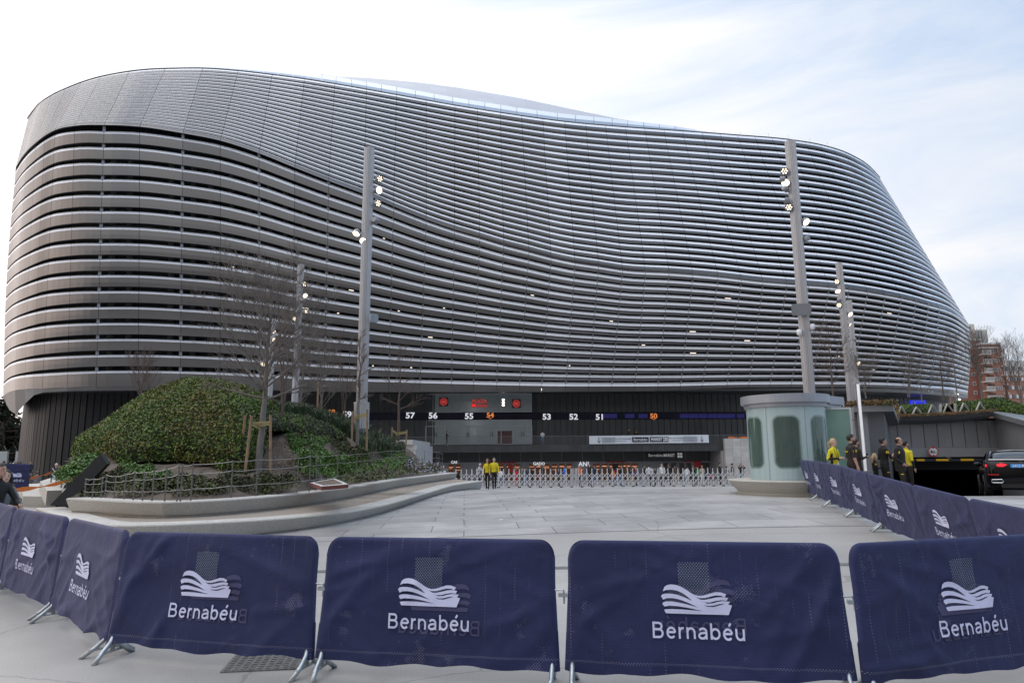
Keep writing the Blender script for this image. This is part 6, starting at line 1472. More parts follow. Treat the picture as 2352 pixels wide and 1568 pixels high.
b=MB(); b.box((-.27,-.005,.885),(.27,.035,.995)); b.build('number_plate',mat('plate_blue',(.06,.30,.72),.4),car)
Mp=frame_at((0,-.008,.905)); text('plate_text','6415 MZC',.115,Mp,mat('plate_pale',(.75,.88,1),.5),car,bold=.001,sx=.86)
b=MB(); Mb=frame_at((0,.03,1.065)); n=24; vs=[]
for k in range(n):
    a=2*math.pi*k/n; vs+=[Mb@Vector((.05*math.cos(a),.05*math.sin(a),.01)),Mb@Vector((.043*math.cos(a),.043*math.sin(a),.01))]
b.add(vs,[(2*k,2*((k+1)%n),2*((k+1)%n)+1,2*k+1) for k in range(n)])
for k in range(3): a=R(90+120*k); c_,s_=math.cos(a),math.sin(a); b.add([Mb@Vector((c_*.045,s_*.045,.012)),Mb@Vector((-s_*.008,c_*.008,.012)),Mb@Vector((s_*.008,-c_*.008,.012))],[(0,1,2)])
b.build('badge',CHR,car); text('badge_text','E 220 d',.05,frame_at((-.50,.055,1.035)),CHR,car,bold=.001,sx=1.2)
b=MB(); b.box((-.55,.0,.28),(.55,.06,.40)); b.build('diffuser',BLACK,car)

# ------------------------------------------------------------------ buildings on the right
BRK=mat('red_brick',(.26,.10,.075),.85,0,var=.14,vscale=.12); BRK2=mat('orange_brick',(.34,.17,.125),.85,0,var=.14,vscale=.12); WINW=mat('white_window',(.62,.62,.62),.6); WGL=mat('far_window_glass',(.12,.14,.16),.2,0,island=.5); CRM=mat('cream_render',(.55,.52,.46),.8,0,var=.08,vscale=.1)
dB_=190
def bx2(name,u0,u1,v0,v1,d0,dep,m,par):
    x0,x1=W(u0,900,d0).x,W(u1,900,d0).x; zt_=W((u0+u1)/2,v0,d0).z; zb_=W((u0+u1)/2,v1,d0).z if v1 else -2; b=MB(); b.box((x0,d0,zb_),(x1,d0+dep,zt_)); return b.build(name,m,par)
bk=empty('brick_building',(130,dB_,-2),0,'red brick apartment block with white windows and stacked balconies beyond the stadium','building',absolute=True)
bx2('wall',2195,2266,781,None,dB_,22,BRK,bk); bx2('wall',2266,2312,789,None,dB_-2.5,22,BRK2,bk); bx2('parapet',2195,2268,778,781.5,dB_-.6,22,mat('white_trim',(.6,.6,.58),.7),bk); bx2('parapet',2266,2314,786.5,790,dB_-3.2,22,MATS['white_trim'],bk); bx2('cornice',2262,2315,797,799,dB_-3.6,2,MATS['white_trim'],bk)
for fl in range(7):
    v=797+fl*21.0
    for (u,wd,dd) in ((2241,7,dB_),(2257,6,dB_)):
        o=bx2('window',u-wd/2,u+wd/2,v-5,v+4,dd-.15,.3,WINW,bk); p_=bx2('pane',u-wd/2+1,u+wd/2-1,v-4,v+3,dd-.25,.1,WGL,None); p_.parent=o; p_.matrix_parent_inverse=Matrix.Identity(4)
    for u in (2292,2297,2302):
        o=bx2('window',u-2.1,u+2.1,v+6,v+14,dB_-2.65,.3,WINW,bk); p_=bx2('pane',u-1.3,u+1.3,v+7,v+13,dB_-2.75,.1,WGL,None); p_.parent=o
    bx2('balcony_recess_shade',2271,2287,v+1,v+16,dB_-2.55,.2,mat('recess_shade_brick',(.10,.045,.035),.9),bk)  # shade of the recess put into a flat plate of darkened brick colour
    bx2('balcony',2268,2288,v+14.5,v+16.5,dB_-4.2,2,MATS['white_trim'],bk); 
    b=MB(); x0,x1=W(2268,900,dB_-4.2).x,W(2288,900,dB_-4.2).x; z0=W(2280,v+14.5,dB_-4.2).z
    for q in range(16): xx=x0+(x1-x0)*q/15; b.box((xx-.03,dB_-4.2,z0),(xx+.03,dB_-4.14,z0+1.0))
    b.box((x0,dB_-4.2,z0+1.0),(x1,dB_-4.12,z0+1.08)); b.build('balcony_rail',MATS['white_trim'],bk)
    if fl<6: bx2('balcony',2308,2319,v+21,v+23,dB_-3.5,3,MATS['white_trim'],bk)
tw=empty('tower_building',(150,230,-2),0,'beige concrete tower rising behind the red brick building','building',absolute=True)
bx2('wall',2225,2256,744,None,230,14,CRM,tw); bx2('wall',2255,2284,757,None,228,16,mat('grey_render',(.42,.41,.39),.8,0,var=.1,vscale=.1),tw); bx2('window_band',2231,2247,750,755,229.7,.5,WGL,tw)
for u in (2264,2271): bx2('window_slit',u-1.2,u+1.2,760,790,227.8,.4,WGL,tw)
b=MB()
for q in range(9): p=W(2252+q*3.4,757,230); b.tube([p,p+Vector((0,0,1.0+.8*random.random()))],.08,4)
b.build('roof_antenna',STEEL,tw)
wb=empty('white_building',(190,240,-2),0,'pale apartment building with grey windows behind bare trees at the right edge','building',absolute=True)
bx2('wall',2313,2430,838,None,240,20,mat('pale_render',(.56,.56,.55),.8,0,var=.08,vscale=.1),wb); bx2('upper_storey',2323,2370,828,838,243,12,MATS['pale_render'],wb); bx2('brick_base',2309,2430,862,None,236,4,BRK2,wb)
for r_ in range(4):
    for q in range(7): o=bx2('window',2318+q*8,2323+q*8,842+r_*20+(4 if r_ else 0),850+r_*20+(4 if r_ else 0),239.6 if r_==0 else 235.6,.5,WINW if (q+r_)%2 else WGL,wb)
# ------------------------------------------------------------------ people
def cloth(name,c,var=.12): return mat('cloth_'+name,c,.8,0,var=var,vscale=9,bump=.35,bscale=22)
SK=mat('skin',(.50,.29,.21),.5,0,var=.06,vscale=20); SKL=mat('skin_light',(.62,.40,.31),.5,0,var=.06,vscale=20); SKD=mat('skin_dark',(.16,.09,.06),.5)
HB=mat('hair_black',(.012,.010,.009),.55); HBR=mat('hair_brown',(.07,.035,.02),.6); HBL=mat('hair_blonde',(.50,.36,.20),.6,0,var=.3,vscale=30); HRD=mat('hair_dark_red',(.06,.012,.012),.6); HGR=mat('hair_grey',(.25,.24,.23),.7)
CK=cloth('black',(.014,.013,.013)); CBR=cloth('dark_brown',(.022,.016,.014)); CY=cloth('yellow',(.72,.62,.02)); CYJ=cloth('yellow_jacket',(.70,.56,.015)); CW=cloth('white',(.62,.63,.66)); CN=cloth('navy',(.02,.028,.06)); CJ=cloth('jeans',(.12,.20,.34)); CLJ=cloth('light_jeans',(.34,.42,.52)); CG=cloth('grey',(.16,.17,.18)); CR=cloth('red',(.50,.025,.03)); CO=cloth('orange',(.80,.16,.02)); CBL=cloth('blue',(.03,.17,.62)); CGR=cloth('green',(.02,.30,.12)); CBG=cloth('beige',(.40,.33,.25)); CPU=cloth('purple',(.10,.06,.16)); CPK=cloth('pink',(.75,.10,.25)); SHO=mat('shoe_black',(.012,.012,.012),.5); SHW=mat('shoe_white',(.6,.6,.6),.5); BDG=mat('badge_yellow',(.80,.55,.02),.5); EYE=mat('eye_dark',(.02,.015,.012),.3); EYW=mat('eye_white',(.7,.68,.65),.4); LIP_=mat('lip',(.35,.12,.10),.5)
def capsule(b,a,c,r0,r1,n=10):
    a=Vector(a);c=Vector(c); d=(c-a); l=d.length; d=d/l if l>1e-6 else Vector((0,0,1)); path=[];rad=[]
    for t in (-.95,-.7,-.35,0): path.append(a+d*(t*r0)); rad.append(r0*math.sqrt(1-t*t))
    for t in (0,.35,.7,.95): path.append(c+d*(t*r1)); rad.append(r1*math.sqrt(1-t*t))
    b.tube(path,rad,n)
def stack(b,secs,n=16):
    vs=[];fs=[]
    for (z,rx,ry,y,x) in secs:
        for k in range(n): t=2*math.pi*k/n; vs.append((x+rx*math.cos(t),y+ry*math.sin(t),z))
    for i in range(len(secs)-1):
        for k in range(n): fs.append((i*n+k,i*n+(k+1)%n,(i+1)*n+(k+1)%n,(i+1)*n+k))
    fs.append(tuple(range(n))[::-1]); fs.append(tuple((len(secs)-1)*n+k for k in range(n))); b.add(vs,fs)
POSE={ # elbow, wrist for right(+x) and left(-x); ankles (x,y,z)
 'stand':dict(e=((.235,-.03,1.13),(-.235,-.03,1.13)),w=((.245,.04,.88),(-.245,.04,.88))),
 'clasp':dict(e=((.235,-.02,1.14),(-.235,-.02,1.14)),w=((.05,.23,1.16),(-.04,.235,1.17))),
 'phone':dict(e=((.225,.02,1.14),(-.225,.02,1.14)),w=((.08,.29,1.20),(-.07,.29,1.18))),
 'pocket':dict(e=((.27,-.08,1.14),(-.27,-.08,1.14)),w=((.18,.10,.98),(-.18,.10,.98))),
 'raise':dict(e=((.28,.12,1.40),(-.28,.12,1.38)),w=((.10,.12,1.63),(-.10,.13,1.60))),
 'hold':dict(e=((.23,.10,1.16),(-.235,-.03,1.13)),w=((.17,.34,1.36),(-.10,.28,1.18))),
 'walk':dict(e=((.23,-.10,1.14),(-.23,.06,1.14)),w=((.24,.0,.90),(-.22,.20,.92)),a=((.07,.26,.11),(-.08,-.22,.14))),
 'walk2':dict(e=((.23,.05,1.14),(-.26,-.06,1.16)),w=((.23,.17,.92),(-.20,.10,.98)),a=((.08,-.18,.13),(-.07,.22,.10))),
 'lean':dict(e=((.23,.20,1.12),(-.23,.20,1.12)),w=((.12,.44,1.06),(-.12,.42,1.06))),
 'carry':dict(e=((.24,.16,1.18),(-.24,.16,1.18)),w=((.22,.42,1.22),(-.2,.42,1.2))),
}
def person(loc,H,face,label,top,legs,skin=SK,hair=HB,hairstyle='short',pose='stand',sleeve='long',shoe=None,near=0,lean=0,forearm=None,group=None,extras=(),bulk_=1.0,sit=0,side=None,headyaw=0,coat=0):
    """loc world point of the feet; face = heading (rad, 0 looks along +Y, positive turns to the left)"""
    shoe=shoe or SHO; s=H/1.75; root=empty('person',loc,face,label,'person',group); P=POSE[pose]
    vox=(.0115 if near==2 else .017 if near else .028); b=MB(); caps=[]
    L_=lambda p:Vector((p[0],p[1]+lean*max(0,p[2]-.95)**1.2,p[2] if not sit else p[2]))
    dz=-.42 if sit else 0
    def cp(a,c,r0,r1,tagk):
        a=L_(a);c=L_(c); a=Vector((a.x,a.y,a.z+dz)); c=Vector((c.x,c.y,c.z+dz)); capsule(b,a,c,r0,r1); caps.append((a,c,r0,r1,tagk)); return a,c
    B=bulk_
    tor=[(.84,.135*B,.10*B,-.005,0),(.90,.16*B,.115*B,-.005,0),(.98,.162*B,.115*B,0,0),(1.08,.142*B,.105*B,.005,0),(1.20,.155*B,.112*B,.005,0),(1.32,.178*B,.115*B,0,0),(1.39,.178*B,.10*B,-.005,0),(1.44,.12,.08,-.008,0),(1.475,.065,.06,-.005,0)]
    if coat: tor=[(.74,.19,.14,0,0),(.80,.195,.145,0,0)]+[(z,rx*1.14,ry*1.18,y,x) for z,rx,ry,y,x in tor[1:]]
    stack(b,[(z+dz,rx,ry,y+lean*max(0,z-.95)**1.2,x) for z,rx,ry,y,x in tor]); 
    a,c=L_((0,0,.95)),L_((0,0,1.40)); caps.append((a+Vector((0,0,dz)),c+Vector((0,0,dz)),.15*B*(1.15 if coat else 1),.16*B*(1.15 if coat else 1),'torso'))
    cp((0,-.005,1.42),(0,.012,1.54),.058,.052,'skin')
    hc=L_((0,.02,1.632))+Vector((0,0,dz)); hy=headyaw; Rm=Matrix.Rotation(hy,3,'Z')
    hp=lambda x,y,z: hc+Rm@Vector((x,y,z))
    Mh=Matrix.Translation(hc)@Rm.to_4x4()
    b.ell((0,-.006,.012),(.075,.093,.108),16,12,Mh); b.ell((0,.028,-.055),(.056,.062,.058),12,10,Mh); caps.append((hc,hc+Vector((0,0,-.04)),.10,.08,'skin'))
    if near:
        b.ell((0,.096,-.012),(.012,.018,.024),8,6,Mh)
        for sx_ in (-1,1): b.ell((sx_*.077,-.004,-.005),(.010,.020,.030),8,6,Mh)
        b.ell((0,.082,-.052),(.022,.014,.010),8,6,Mh); b.ell((0,.075,-.092),(.024,.018,.016),8,6,Mh)
    ank=P.get('a',((.095,.0,.09),(-.095,.0,.09)))
    for i,sx_ in enumerate((1,-1)):
        ax,ay,az=ank[i]
        hip=(sx_*.088,0,.88)
        if sit: kn=(sx_*.13,.42,.88); an=(sx_*.13,.46,.46)
        else: kn=((hip[0]+ax)/2,ay*.45+.04,.50); an=(ax,ay,az)
        cp(hip,kn,.088*B,.060,'legs'); cp(kn,an,.058,.044,'legs')
        fo=(an[0]*1.1,an[1]+.11,max(an[2]-.055,.035) if not sit else an[2]-.05); cp((an[0],an[1]-.02,an[2]-.045),fo,.045,.036,'shoe')
        e,w_=P['e'][i],P['w'][i]; sh=(sx_*(.178*B),-.005,1.385)
        wa=1.2 if coat else 1
        cp(sh,e,.056*wa*B,.045*wa,'sleeve'); E_,Wr=cp(e,w_,.043*wa,.030*(wa if sleeve=='long' else 1),'forearm')
        d=(Wr-E_).normalized()
        # hand: palm, four fingers, thumb
        pc=Wr+d*.055; inw=Vector((-sx_,0,0)); 
        if abs(d.dot(inw))>.8: inw=Vector((0,0,-1))
        nrm=(inw-d*inw.dot(d)).normalized(); wid=d.cross(nrm).normalized()
        capsule(b,Wr+d*.02,pc,.030,.034,8); caps.append((Wr+d*.02,pc+d*.04,.034,.045,'skin'))
        if near:
            for q,(o_,ll) in enumerate(((-.027,.062),(-.009,.072),(.009,.068),(.026,.052))):
                f0=pc+wid*o_+d*.03; f1=f0+d*ll*.5+nrm*.010; f2=f1+d*ll*.40+nrm*.028; capsule(b,f0,f1,.0095,.009,6); capsule(b,f1,f2,.009,.0075,6); caps.append((f0,f2,.02,.015,'skin'))
            t0=Wr+d*.03-wid*.028; t1=t0-wid*.022+d*.035+nrm*.012; capsule(b,t0,t1,.012,.009,6); caps.append((t0,t1,.02,.02,'skin'))
        else: capsule(b,pc,pc+d*.06+nrm*.015,.028,.018,8)
    tmp=b.build('tmp',SK); md=tmp.modifiers.new('r','REMESH'); md.mode='VOXEL'; md.voxel_size=vox; md.use_smooth_shade=True
    sm_=tmp.modifiers.new('s','SMOOTH'); sm_.factor=.5; sm_.iterations=2 if near else 1
    dg=bpy.context.evaluated_depsgraph_get(); dg.update(); me=bpy.data.meshes.new_from_object(tmp.evaluated_get(dg)); bpy.data.objects.remove(tmp)
    n=len(me.polygons); C=np.empty(n*3); me.polygons.foreach_get('center',C); C=C.reshape(-1,3); best=np.full(n,1e9); idx=np.zeros(n,int)
    for i,(a,c,r0,r1,tg) in enumerate(caps):
        a=np.array(a);c=np.array(c); ab=c-a; t=np.clip(((C-a)@ab)/(ab@ab+1e-12),0,1); dd=np.linalg.norm(C-(a+t[:,None]*ab),axis=1)-(r0+(r1-r0)*t); k=dd<best; best[k]=dd[k]; idx[k]=i
    fa=forearm or (top if sleeve=='long' else skin)
    ml=[skin,top,legs,shoe,fa,side or top]
    tags=[caps[i][4] for i in range(len(caps))]; mi=np.zeros(n,dtype=np.int32)
    for i,tg in enumerate(tags):
        k=idx==i
        if tg=='skin': mi[k]=0
        elif tg=='legs': mi[k]=2
        elif tg=='shoe': mi[k]=3
        elif tg=='sleeve': mi[k]=1
        elif tg=='forearm': mi[k]=4
        elif tg=='torso': mi[k]=1
    belt=(.76 if coat else .96)+dz
    k=(mi==1)&(C[:,2]<belt); mi[k]=2
    k=(mi==2)&(C[:,2]>belt)&(not sit); mi[k]=1
    if side: k=(mi==1)&(np.abs(C[:,0])>.125*B)&(np.abs(C[:,0])<.17*B)&(C[:,2]<1.30); mi[k]=5
    hz_=hc.z
    k=(C[:,2]>hc.z-.125)&(mi==1)&(np.abs(C[:,0])<.10); mi[k]=0
    me.materials.clear(); [me.materials.append(m) for m in ml]; me.polygons.foreach_set('material_index',mi); me.shade_smooth()
    tmp2=bpy.data.objects.new('body',me); COL.objects.link(tmp2); tmp2.parent=root
    def ch(name,mb,m,smooth=True): o=mb.build(name,m,None,smooth=smooth); o.parent=root; return o
    # hair
    hb=MB(); nn_,mm_=20,14; vs=[];keep=[]
    for i in range(mm_+1):
        ph=math.pi*i/mm_
        for k_ in range(nn_):
            t=2*math.pi*k_/nn_; sc_=1.0+(.03*math.sin(5*t+ph*3) if hairstyle!='cap' else 0)
            vs.append((.083*sc_*math.sin(ph)*math.cos(t),-.012+.103*sc_*math.sin(ph)*math.sin(t),.020+.115*math.cos(ph)))
    fs=[]
    for i in range(mm_):
        for k_ in range(nn_):
            q=(i*nn_+k_,(i+1)*nn_+k_,(i+1)*nn_+(k_+1)%nn_,i*nn_+(k_+1)%nn_); cy=sum(vs[a][1] for a in q)/4; cz=sum(vs[a][2] for a in q)/4
            lim=.055 if hairstyle!='bald' else .2
            front=cy>.012; 
            if hairstyle=='bald':
                if cz>.075 or cz<-.05 or cy>.02: continue
            elif (front and cz<.062+ (.02 if cy>.07 else 0)) or cz<-.055 or (cy>-.045 and cz<.022 and hairstyle!='long'): continue
            fs.append(q)
    hb.add([Mh@Vector(v) for v in vs],fs)
    if hairstyle=='long':
        for o_ in (-.05,0,.05): 
            pth=[Mh@Vector((o_*1.2,-.05,.05)),Mh@Vector((o_*1.5,-.10,-.06)),Mh@Vector((o_*1.5,-.11,-.18)),Mh@Vector((o_*1.3,-.10,-.30))]; hb.tube(pth,[.04,.052,.045,.012],8)
        for sx_ in (-1,1): pth=[Mh@Vector((sx_*.06,.02,.06)),Mh@Vector((sx_*.083,.02,-.03)),Mh@Vector((sx_*.085,.02,-.14)),Mh@Vector((sx_*.08,.05,-.24))]; hb.tube(pth,[.025,.026,.024,.008],6)
    if hairstyle=='pony':
        pth=[Mh@Vector((0,-.09,.03)),Mh@Vector((0,-.14,.0)),Mh@Vector((-.02,-.13,-.14)),Mh@Vector((-.04,-.09,-.26))]; hb.tube(pth,[.03,.035,.03,.008],8)
    o=ch('cap' if hairstyle=='cap' else 'hair',hb,hair)
    if hairstyle=='cap':
        bb=MB(); bb.ell((0,.095,.058),(.06,.07,.010),12,6,Mh); ch('cap_brim',bb,hair)
    if near:
        for sx_ in (-1,1):
            e=MB(); e.ell((sx_*.030,.0815,.008),(.0135,.006,.0065),8,6,Mh); ch('eye',e,EYW); e2=MB(); e2.ell((sx_*.030,.087,.008),(.006,.003,.0062),8,6,Mh); ch('pupil',e2,EYE)
            e=MB(); e.tube([Mh@Vector((sx_*.014,.090,.027)),Mh@Vector((sx_*.032,.089,.032)),Mh@Vector((sx_*.050,.077,.025))],.0042,5); ch('eyebrow',e,hair if hairstyle!='bald' else HB)
        e=MB(); e.ell((0,.094,-.053),(.021,.006,.006),8,6,Mh); ch('mouth',e,LIP_)
    for ex in extras: ex(root,ch,Mh,L_)
    root.scale=(s,s,s)
    return root
def beard(root,ch,Mh,L_):
    b=MB(); vs=[];fs=[];n=14;m=8
    for i in range(m+1):
        for k in range(n+1):
            t=math.pi*(k/n); z=-.05-.072*i/m; r=.93-.30*(i/m)**2; vs.append(Mh@Vector((.068*r*math.cos(t)*1.02,.022+.073*r*math.sin(t),z)))
    for i in range(m):
        for k in range(n):
            if 5<=k<=8 and i in (0,1): continue
            
            fs.append((i*(n+1)+k,i*(n+1)+k+1,(i+1)*(n+1)+k+1,(i+1)*(n+1)+k))
    b.add(vs,fs); ch('beard',b,HB)
def glasses(root,ch,Mh,L_):
    b=MB()
    for sx_ in (-1,1):
        pts=[Mh@Vector((sx_*.032+.02*math.cos(a),.099,.008+.014*math.sin(a))) for a in np.linspace(0,2*math.pi,13)]; b.tube(pts,.002,4); b.tube([Mh@Vector((sx_*.052,.099,.012)),Mh@Vector((sx_*.078,.0,.012))],.002,4)
    b.tube([Mh@Vector((-.012,.1,.010)),Mh@Vector((.012,.1,.010))],.002,4); ch('glasses',b,mat('glasses_metal',(.05,.05,.05),.3,.5))
def badge(sx_,z=1.31,y=.0,r=.045):
    def f(root,ch,Mh,L_):
        b=MB(); p=L_((sx_*.242,y,z)); M_=frame_at(p,(sx_,.05,.12)); pts=[(.045,-.035),(.045,.01)]+[(.045*math.cos(a),.01+.035*math.sin(a)) for a in np.linspace(0,math.pi,9)]+[(-.045,.01),(-.045,-.035)]; b.poly(pts,M_,.012); o=ch('arm_badge',b,BDG,False)
        b=MB(); b.lathe([(.012,.0135),(.020,.0135)],10,M_@Matrix.Translation((0,.012,0)),cap=False); b.box((-.03,-.028,.0125),(.03,-.018,.0135),M_); o2=b.build('badge_mark',BLACK,None); o2.parent=o
    return f
def patch(p,n,w_,h_,m=BDG,name='patch',txt=None):
    def f(root,ch,Mh,L_):
        M_=frame_at(L_(p),n); b=MB(); b.box((-w_/2,-h_/2,0),(w_/2,h_/2,.012),M_); o=ch(name,b,m,False)
        if txt: o2=text('patch_text',txt,h_*.9,M_@Matrix.Translation((0,-h_*.32,.014)),BLACK,None); o2.parent=o
    return f
def bag(p,r,m=CK,name='bag'):
    def f(root,ch,Mh,L_):
        b=MB(); b.ell(p,r,14,10); ch(name,b,m); b=MB(); b.tube([L_((-.12,.06,1.42)),L_((.0,.13,1.25)),Vector(p)+Vector((0,0,r[2]*.7))],.012,5); ch('bag_strap',b,m)
    return f
def lanyard(root,ch,Mh,L_):
    b=MB(); b.tube([L_((-.06,.06,1.45)),L_((-.03,.12,1.25)),L_((0,.135,1.08)),L_((.03,.12,1.25)),L_((.06,.06,1.45))],.006,5); ch('lanyard',b,BLACK); b=MB(); b.box((-.035,.135,.93),(.035,.14,1.05)); ch('id_card',b,WHITE,False)
def phone(root,ch,Mh,L_):
    b=MB(); b.box((-.04,.36,1.20),(.045,.37,1.30)); ch('phone',b,BLACK,False)
def bottle_(root,ch,Mh,L_):
    b=MB(); b.tube([(.17,.40,1.47),(.19,.47,1.12)],[.014,.022],8); ch('silver_tube',b,STEEL)
def facing(x,y,a=0): return math.atan2(x,-y)*0+math.pi+math.atan2(-0,1)+a  # towards the viewer (-Y) plus offset
TOV=math.pi
def place(u,vh,d): 
    x=W(u,vh,d).x; zg_=gz(x,d) if not (HX0<x<HX1 and d>HY0) else rz(x,d); H=W(u,vh,d).z-zg_; return Vector((x,d,zg_)),min(1.88,max(1.5,H))
# heading helper: 0 looks away (+Y); pi looks at camera; -pi/2 looks to the right (+X)
RT=-math.pi/2
l,h=place(1912,1007,20.4); person(l,h,RT-1.15,'blonde woman in a yellow polo with black forearms and lanyard beside the kiosk door',CY,CBR,SKL,HBL,'pony','clasp',near=2,forearm=CK,side=CK,bulk_=.86,extras=(lanyard,),headyaw=.35)
l,h=place(1952,997,19.4); person(l,h,RT-.1,'bearded man in a brown short sleeved uniform shirt, nearest the light tube',CBR,CBR,SK,HB,'short','stand',sleeve='short',near=2,bulk_=1.1,extras=(beard,badge(1,1.30),patch((.155,.02,.72),(1,0,0),.085,.022),patch((0,-.122,1.28),(0,-1,0),.16,.03,BDG,'back_text')))
l,h=place(1964,1008,20.9); person(l,h,RT+.15,'bearded man in brown looking down at his phone, half hidden behind another guard',CBR,CBR,SK,HB,'short','phone',near=1,extras=(beard,phone))
l,h=place(2026,1004.5,21.4); person(l,h,RT-.05,'tattooed guard in black shirt holding up a silver tube before the garage',CK,CK,SK,HB,'short','hold',sleeve='short',near=2,extras=(badge(1,1.31),bottle_,patch((.12,.12,1.28),(.5,1,0),.06,.03),patch((.16,.02,.72),(1,0,0),.085,.022)))
l,h=place(2009,1062,22.0); l.z-=0.0; person(l,1.35,RT-.3,'crouching blonde woman in black holding a phone, low behind the tattooed guard',CK,CK,SKL,HBL,'long','phone',near=1,extras=(badge(1,1.31),))
l,h=place(2062,1004,20.6); person(l,h,RT-.7,'balding guard with glasses in a bulky black jacket, hands in his pockets',CK,CBR,SK,HB,'bald','pocket',near=2,bulk_=1.12,coat=1,extras=(glasses,badge(1,1.30,.02),patch((.15,.06,.66),(1,.3,0),.08,.022)),headyaw=.15)
l,h=place(2078,1011,21.3); person(l,h,RT+.25,'man in a yellow shirt with black sleeves, turned away beside the guard in the jacket',CY,CBR,SK,HB,'short','stand',near=1,forearm=CK,bulk_=1.05,extras=(beard,))
g1=W(1120,1121,38.2); l=G(g1.x,38.2); person(l,W(1120,1052.4,38.2).z-l.z,TOV-.05,'red haired woman in a yellow jacket carrying a black bag across the plaza',CYJ,CK,SKL,HRD,'long','walk2',near=1,bulk_=.95,group=None,extras=(bag((-.24,.10,1.02),(.16,.12,.14)),),headyaw=-.5)
g1=W(1135,1121,38.0); l=G(g1.x,38.0); person(l,W(1135,1050,38.0).z-l.z,TOV+.1,'tall man in a yellow jacket striding beside the red haired woman',CYJ,CK,SKL,HB,'short','walk',near=1,bulk_=.97)
# balcony
zb_=W(1300,1020.8,82.8).z
def bal(u,vh,face,lab,top,legs,hair,pose='stand',d=83.6,**k):
    p=W(u,vh,d); person(Vector((p.x,d,zb_)),max(1.5,min(1.9,p.z-zb_)),face,lab,top,legs,SK,hair,k.pop('hs','short'),pose,**k)
bal(1026,990,RT,'person in a black hooded top standing on the balcony before the left glass door',CK,CK,HB,'phone',shoe=SHW)
bal(1246,988,0,'man in a white shirt and jeans standing on the balcony under number 53',CW,CJ,HB,'phone')
bal(1443.5,982,RT,'guard in black facing right above the white banner',CK,CK,HB,'stand')
bal(1461,981,0,'guard in black with yellow lettering on his back above the white banner',CK,CK,HB,'stand',bulk_=1.12,extras=(patch((0,-.13,1.33),(0,-1,0),.22,.04,BDG,'back_text'),))
# visitors behind the folding gates
V=[(1098,1059,1106,CW,CK,'cap',CW,'carry','person in a white cap and white shirt bending over a black bundle behind the gates',CK,.45),
(1012,1070,1108,CW,CK,'short',HB,'stand','person in white with dark hair behind the end of the bench',None,0),(1019,1072,1108,CW,CN,'short',HB,'phone','second person in white at the far end of the bench',None,0),
(1150,1074,1112,CW,CJ,'long',HB,'walk','woman with dark hair in a white and blue track top behind the gates',None,0),
(1185,1074,1112,CR,CR,'long',HB,'clasp','person in a long red coat behind the gates',None,0),(1199,1076,1110,CG,CK,'short',HGR,'stand','grey haired person in dark clothes next to the red coat',None,0),
(1208,1072.5,1112,CN,CJ,'short',HB,'walk2','man in a navy jacket and jeans behind the gates',None,0),(1219,1073,1112,CK,CK,'long',HB,'stand','woman all in black left of the red poster',None,0),(1240,1079,1110,CR,CJ,'short',HBR,'stand','child in a red top below the red poster',None,0),
(1284,1075,1110,CN,CK,'short',HB,'stand','dark dressed man left of the man in the blue shirt',None,0),(1296.5,1067.5,1113,CBL,CLJ,'short',HB,'phone','man in a bright blue football shirt and pale jeans',None,0),
(1319,1078,1112,CK,CK,'short',HBR,'walk','dark dressed person right of the blue shirt',None,0),(1332,1069,1113,CO,CK,'cap',CK,'raise','man in an orange top and black cap with raised arms',None,0),(1354,1065,1110,CK,CK,'long',HB,'stand','tall woman in black with white collar right of the orange top',None,0),
(1367,1068,1111,CN,CJ,'short',HB,'walk2','man in navy left of the fork sign',None,0),(1399,1072,1110,CK,CK,'long',HB,'stand','woman in black under the left end of the banner',None,0),(1408,1076,1110,CO,CG,'short',HB,'stand','person with an orange scarf under the left end of the banner',None,0),
(1418,1074,1110,CK,CJ,'short',HB,'walk','dark jacketed person behind the orange scarf',None,0),(1427,1068.5,1111,CK,CJ,'short',HB,'stand','man in a black jacket left of the green backpack',None,0),(1439,1069,1111,cloth('olive',(.05,.06,.045)),CN,'short',HBR,'stand','person with an olive green backpack seen from behind',None,0),
(1450,1075,1110,CN,CBG,'short',HB,'walk2','person in navy with beige trousers below the banner',None,0),(1461,1073.5,1110,CPU,CK,'short',HGR,'phone','man in a purple vest with grey hair',None,0),(1478,1067,1112,CK,CLJ,'short',HB,'stand','man in a dark jacket with orange collar and pale jeans',None,0),
(1490,1066,1112,CW,CK,'short',HB,'pocket','person in a white hoodie and black trousers under the dark hanging sign',None,0),(1503,1073,1110,CK,CK,'short',HB,'stand','man in a black suit and white shirt',None,0),(1520,1063.5,1112,CW,CK,'short',HB,'stand','tallest man, in a loose white sweater and black trousers',None,0),
(1536,1065,1112,CK,CK,'short',HBR,'phone','man all in black right of the white sweater',None,0),(1551,1070,1110,cloth('brown',(.10,.055,.04)),CBG,'long',HBR,'stand','woman in a brown coat before the red wall icon',None,0),(1577,1070.5,1110,CW,CLJ,'short',HB,'walk','person in white top and pale trousers near the right doors',None,0),
(1592,1069,1110,CK,CK,'short',HB,'phone','dark dressed person left of the green coat',None,0),(1601,1072,1108,CGR,CK,'long',HB,'stand','person in a bright green coat',None,0),(1612,1068,1111,CBG,CW,'short',HBR,'phone','person in a beige sweatshirt right of the green coat',None,0),
(1625,1072.5,1109,CN,CG,'long',HB,'walk2','person in dark clothes carrying a pink bag',None,0),(1652,1062,1109,CK,CK,'cap',CK,'stand','tall dark figure with a cap before the stone wall',None,0),(1668,1070,1108,CG,CG,'short',HB,'walk','grey dressed person before the stone wall',None,0),(1681,1062,1109,CN,CBG,'short',HB,'stand','man in a dark jacket and beige trousers at the kiosk side',None,0),(1702,1064,1108,CK,CJ,'short',HB,'raise','person lifting a phone right at the kiosk edge',None,0)]
rsv=random.Random(4)
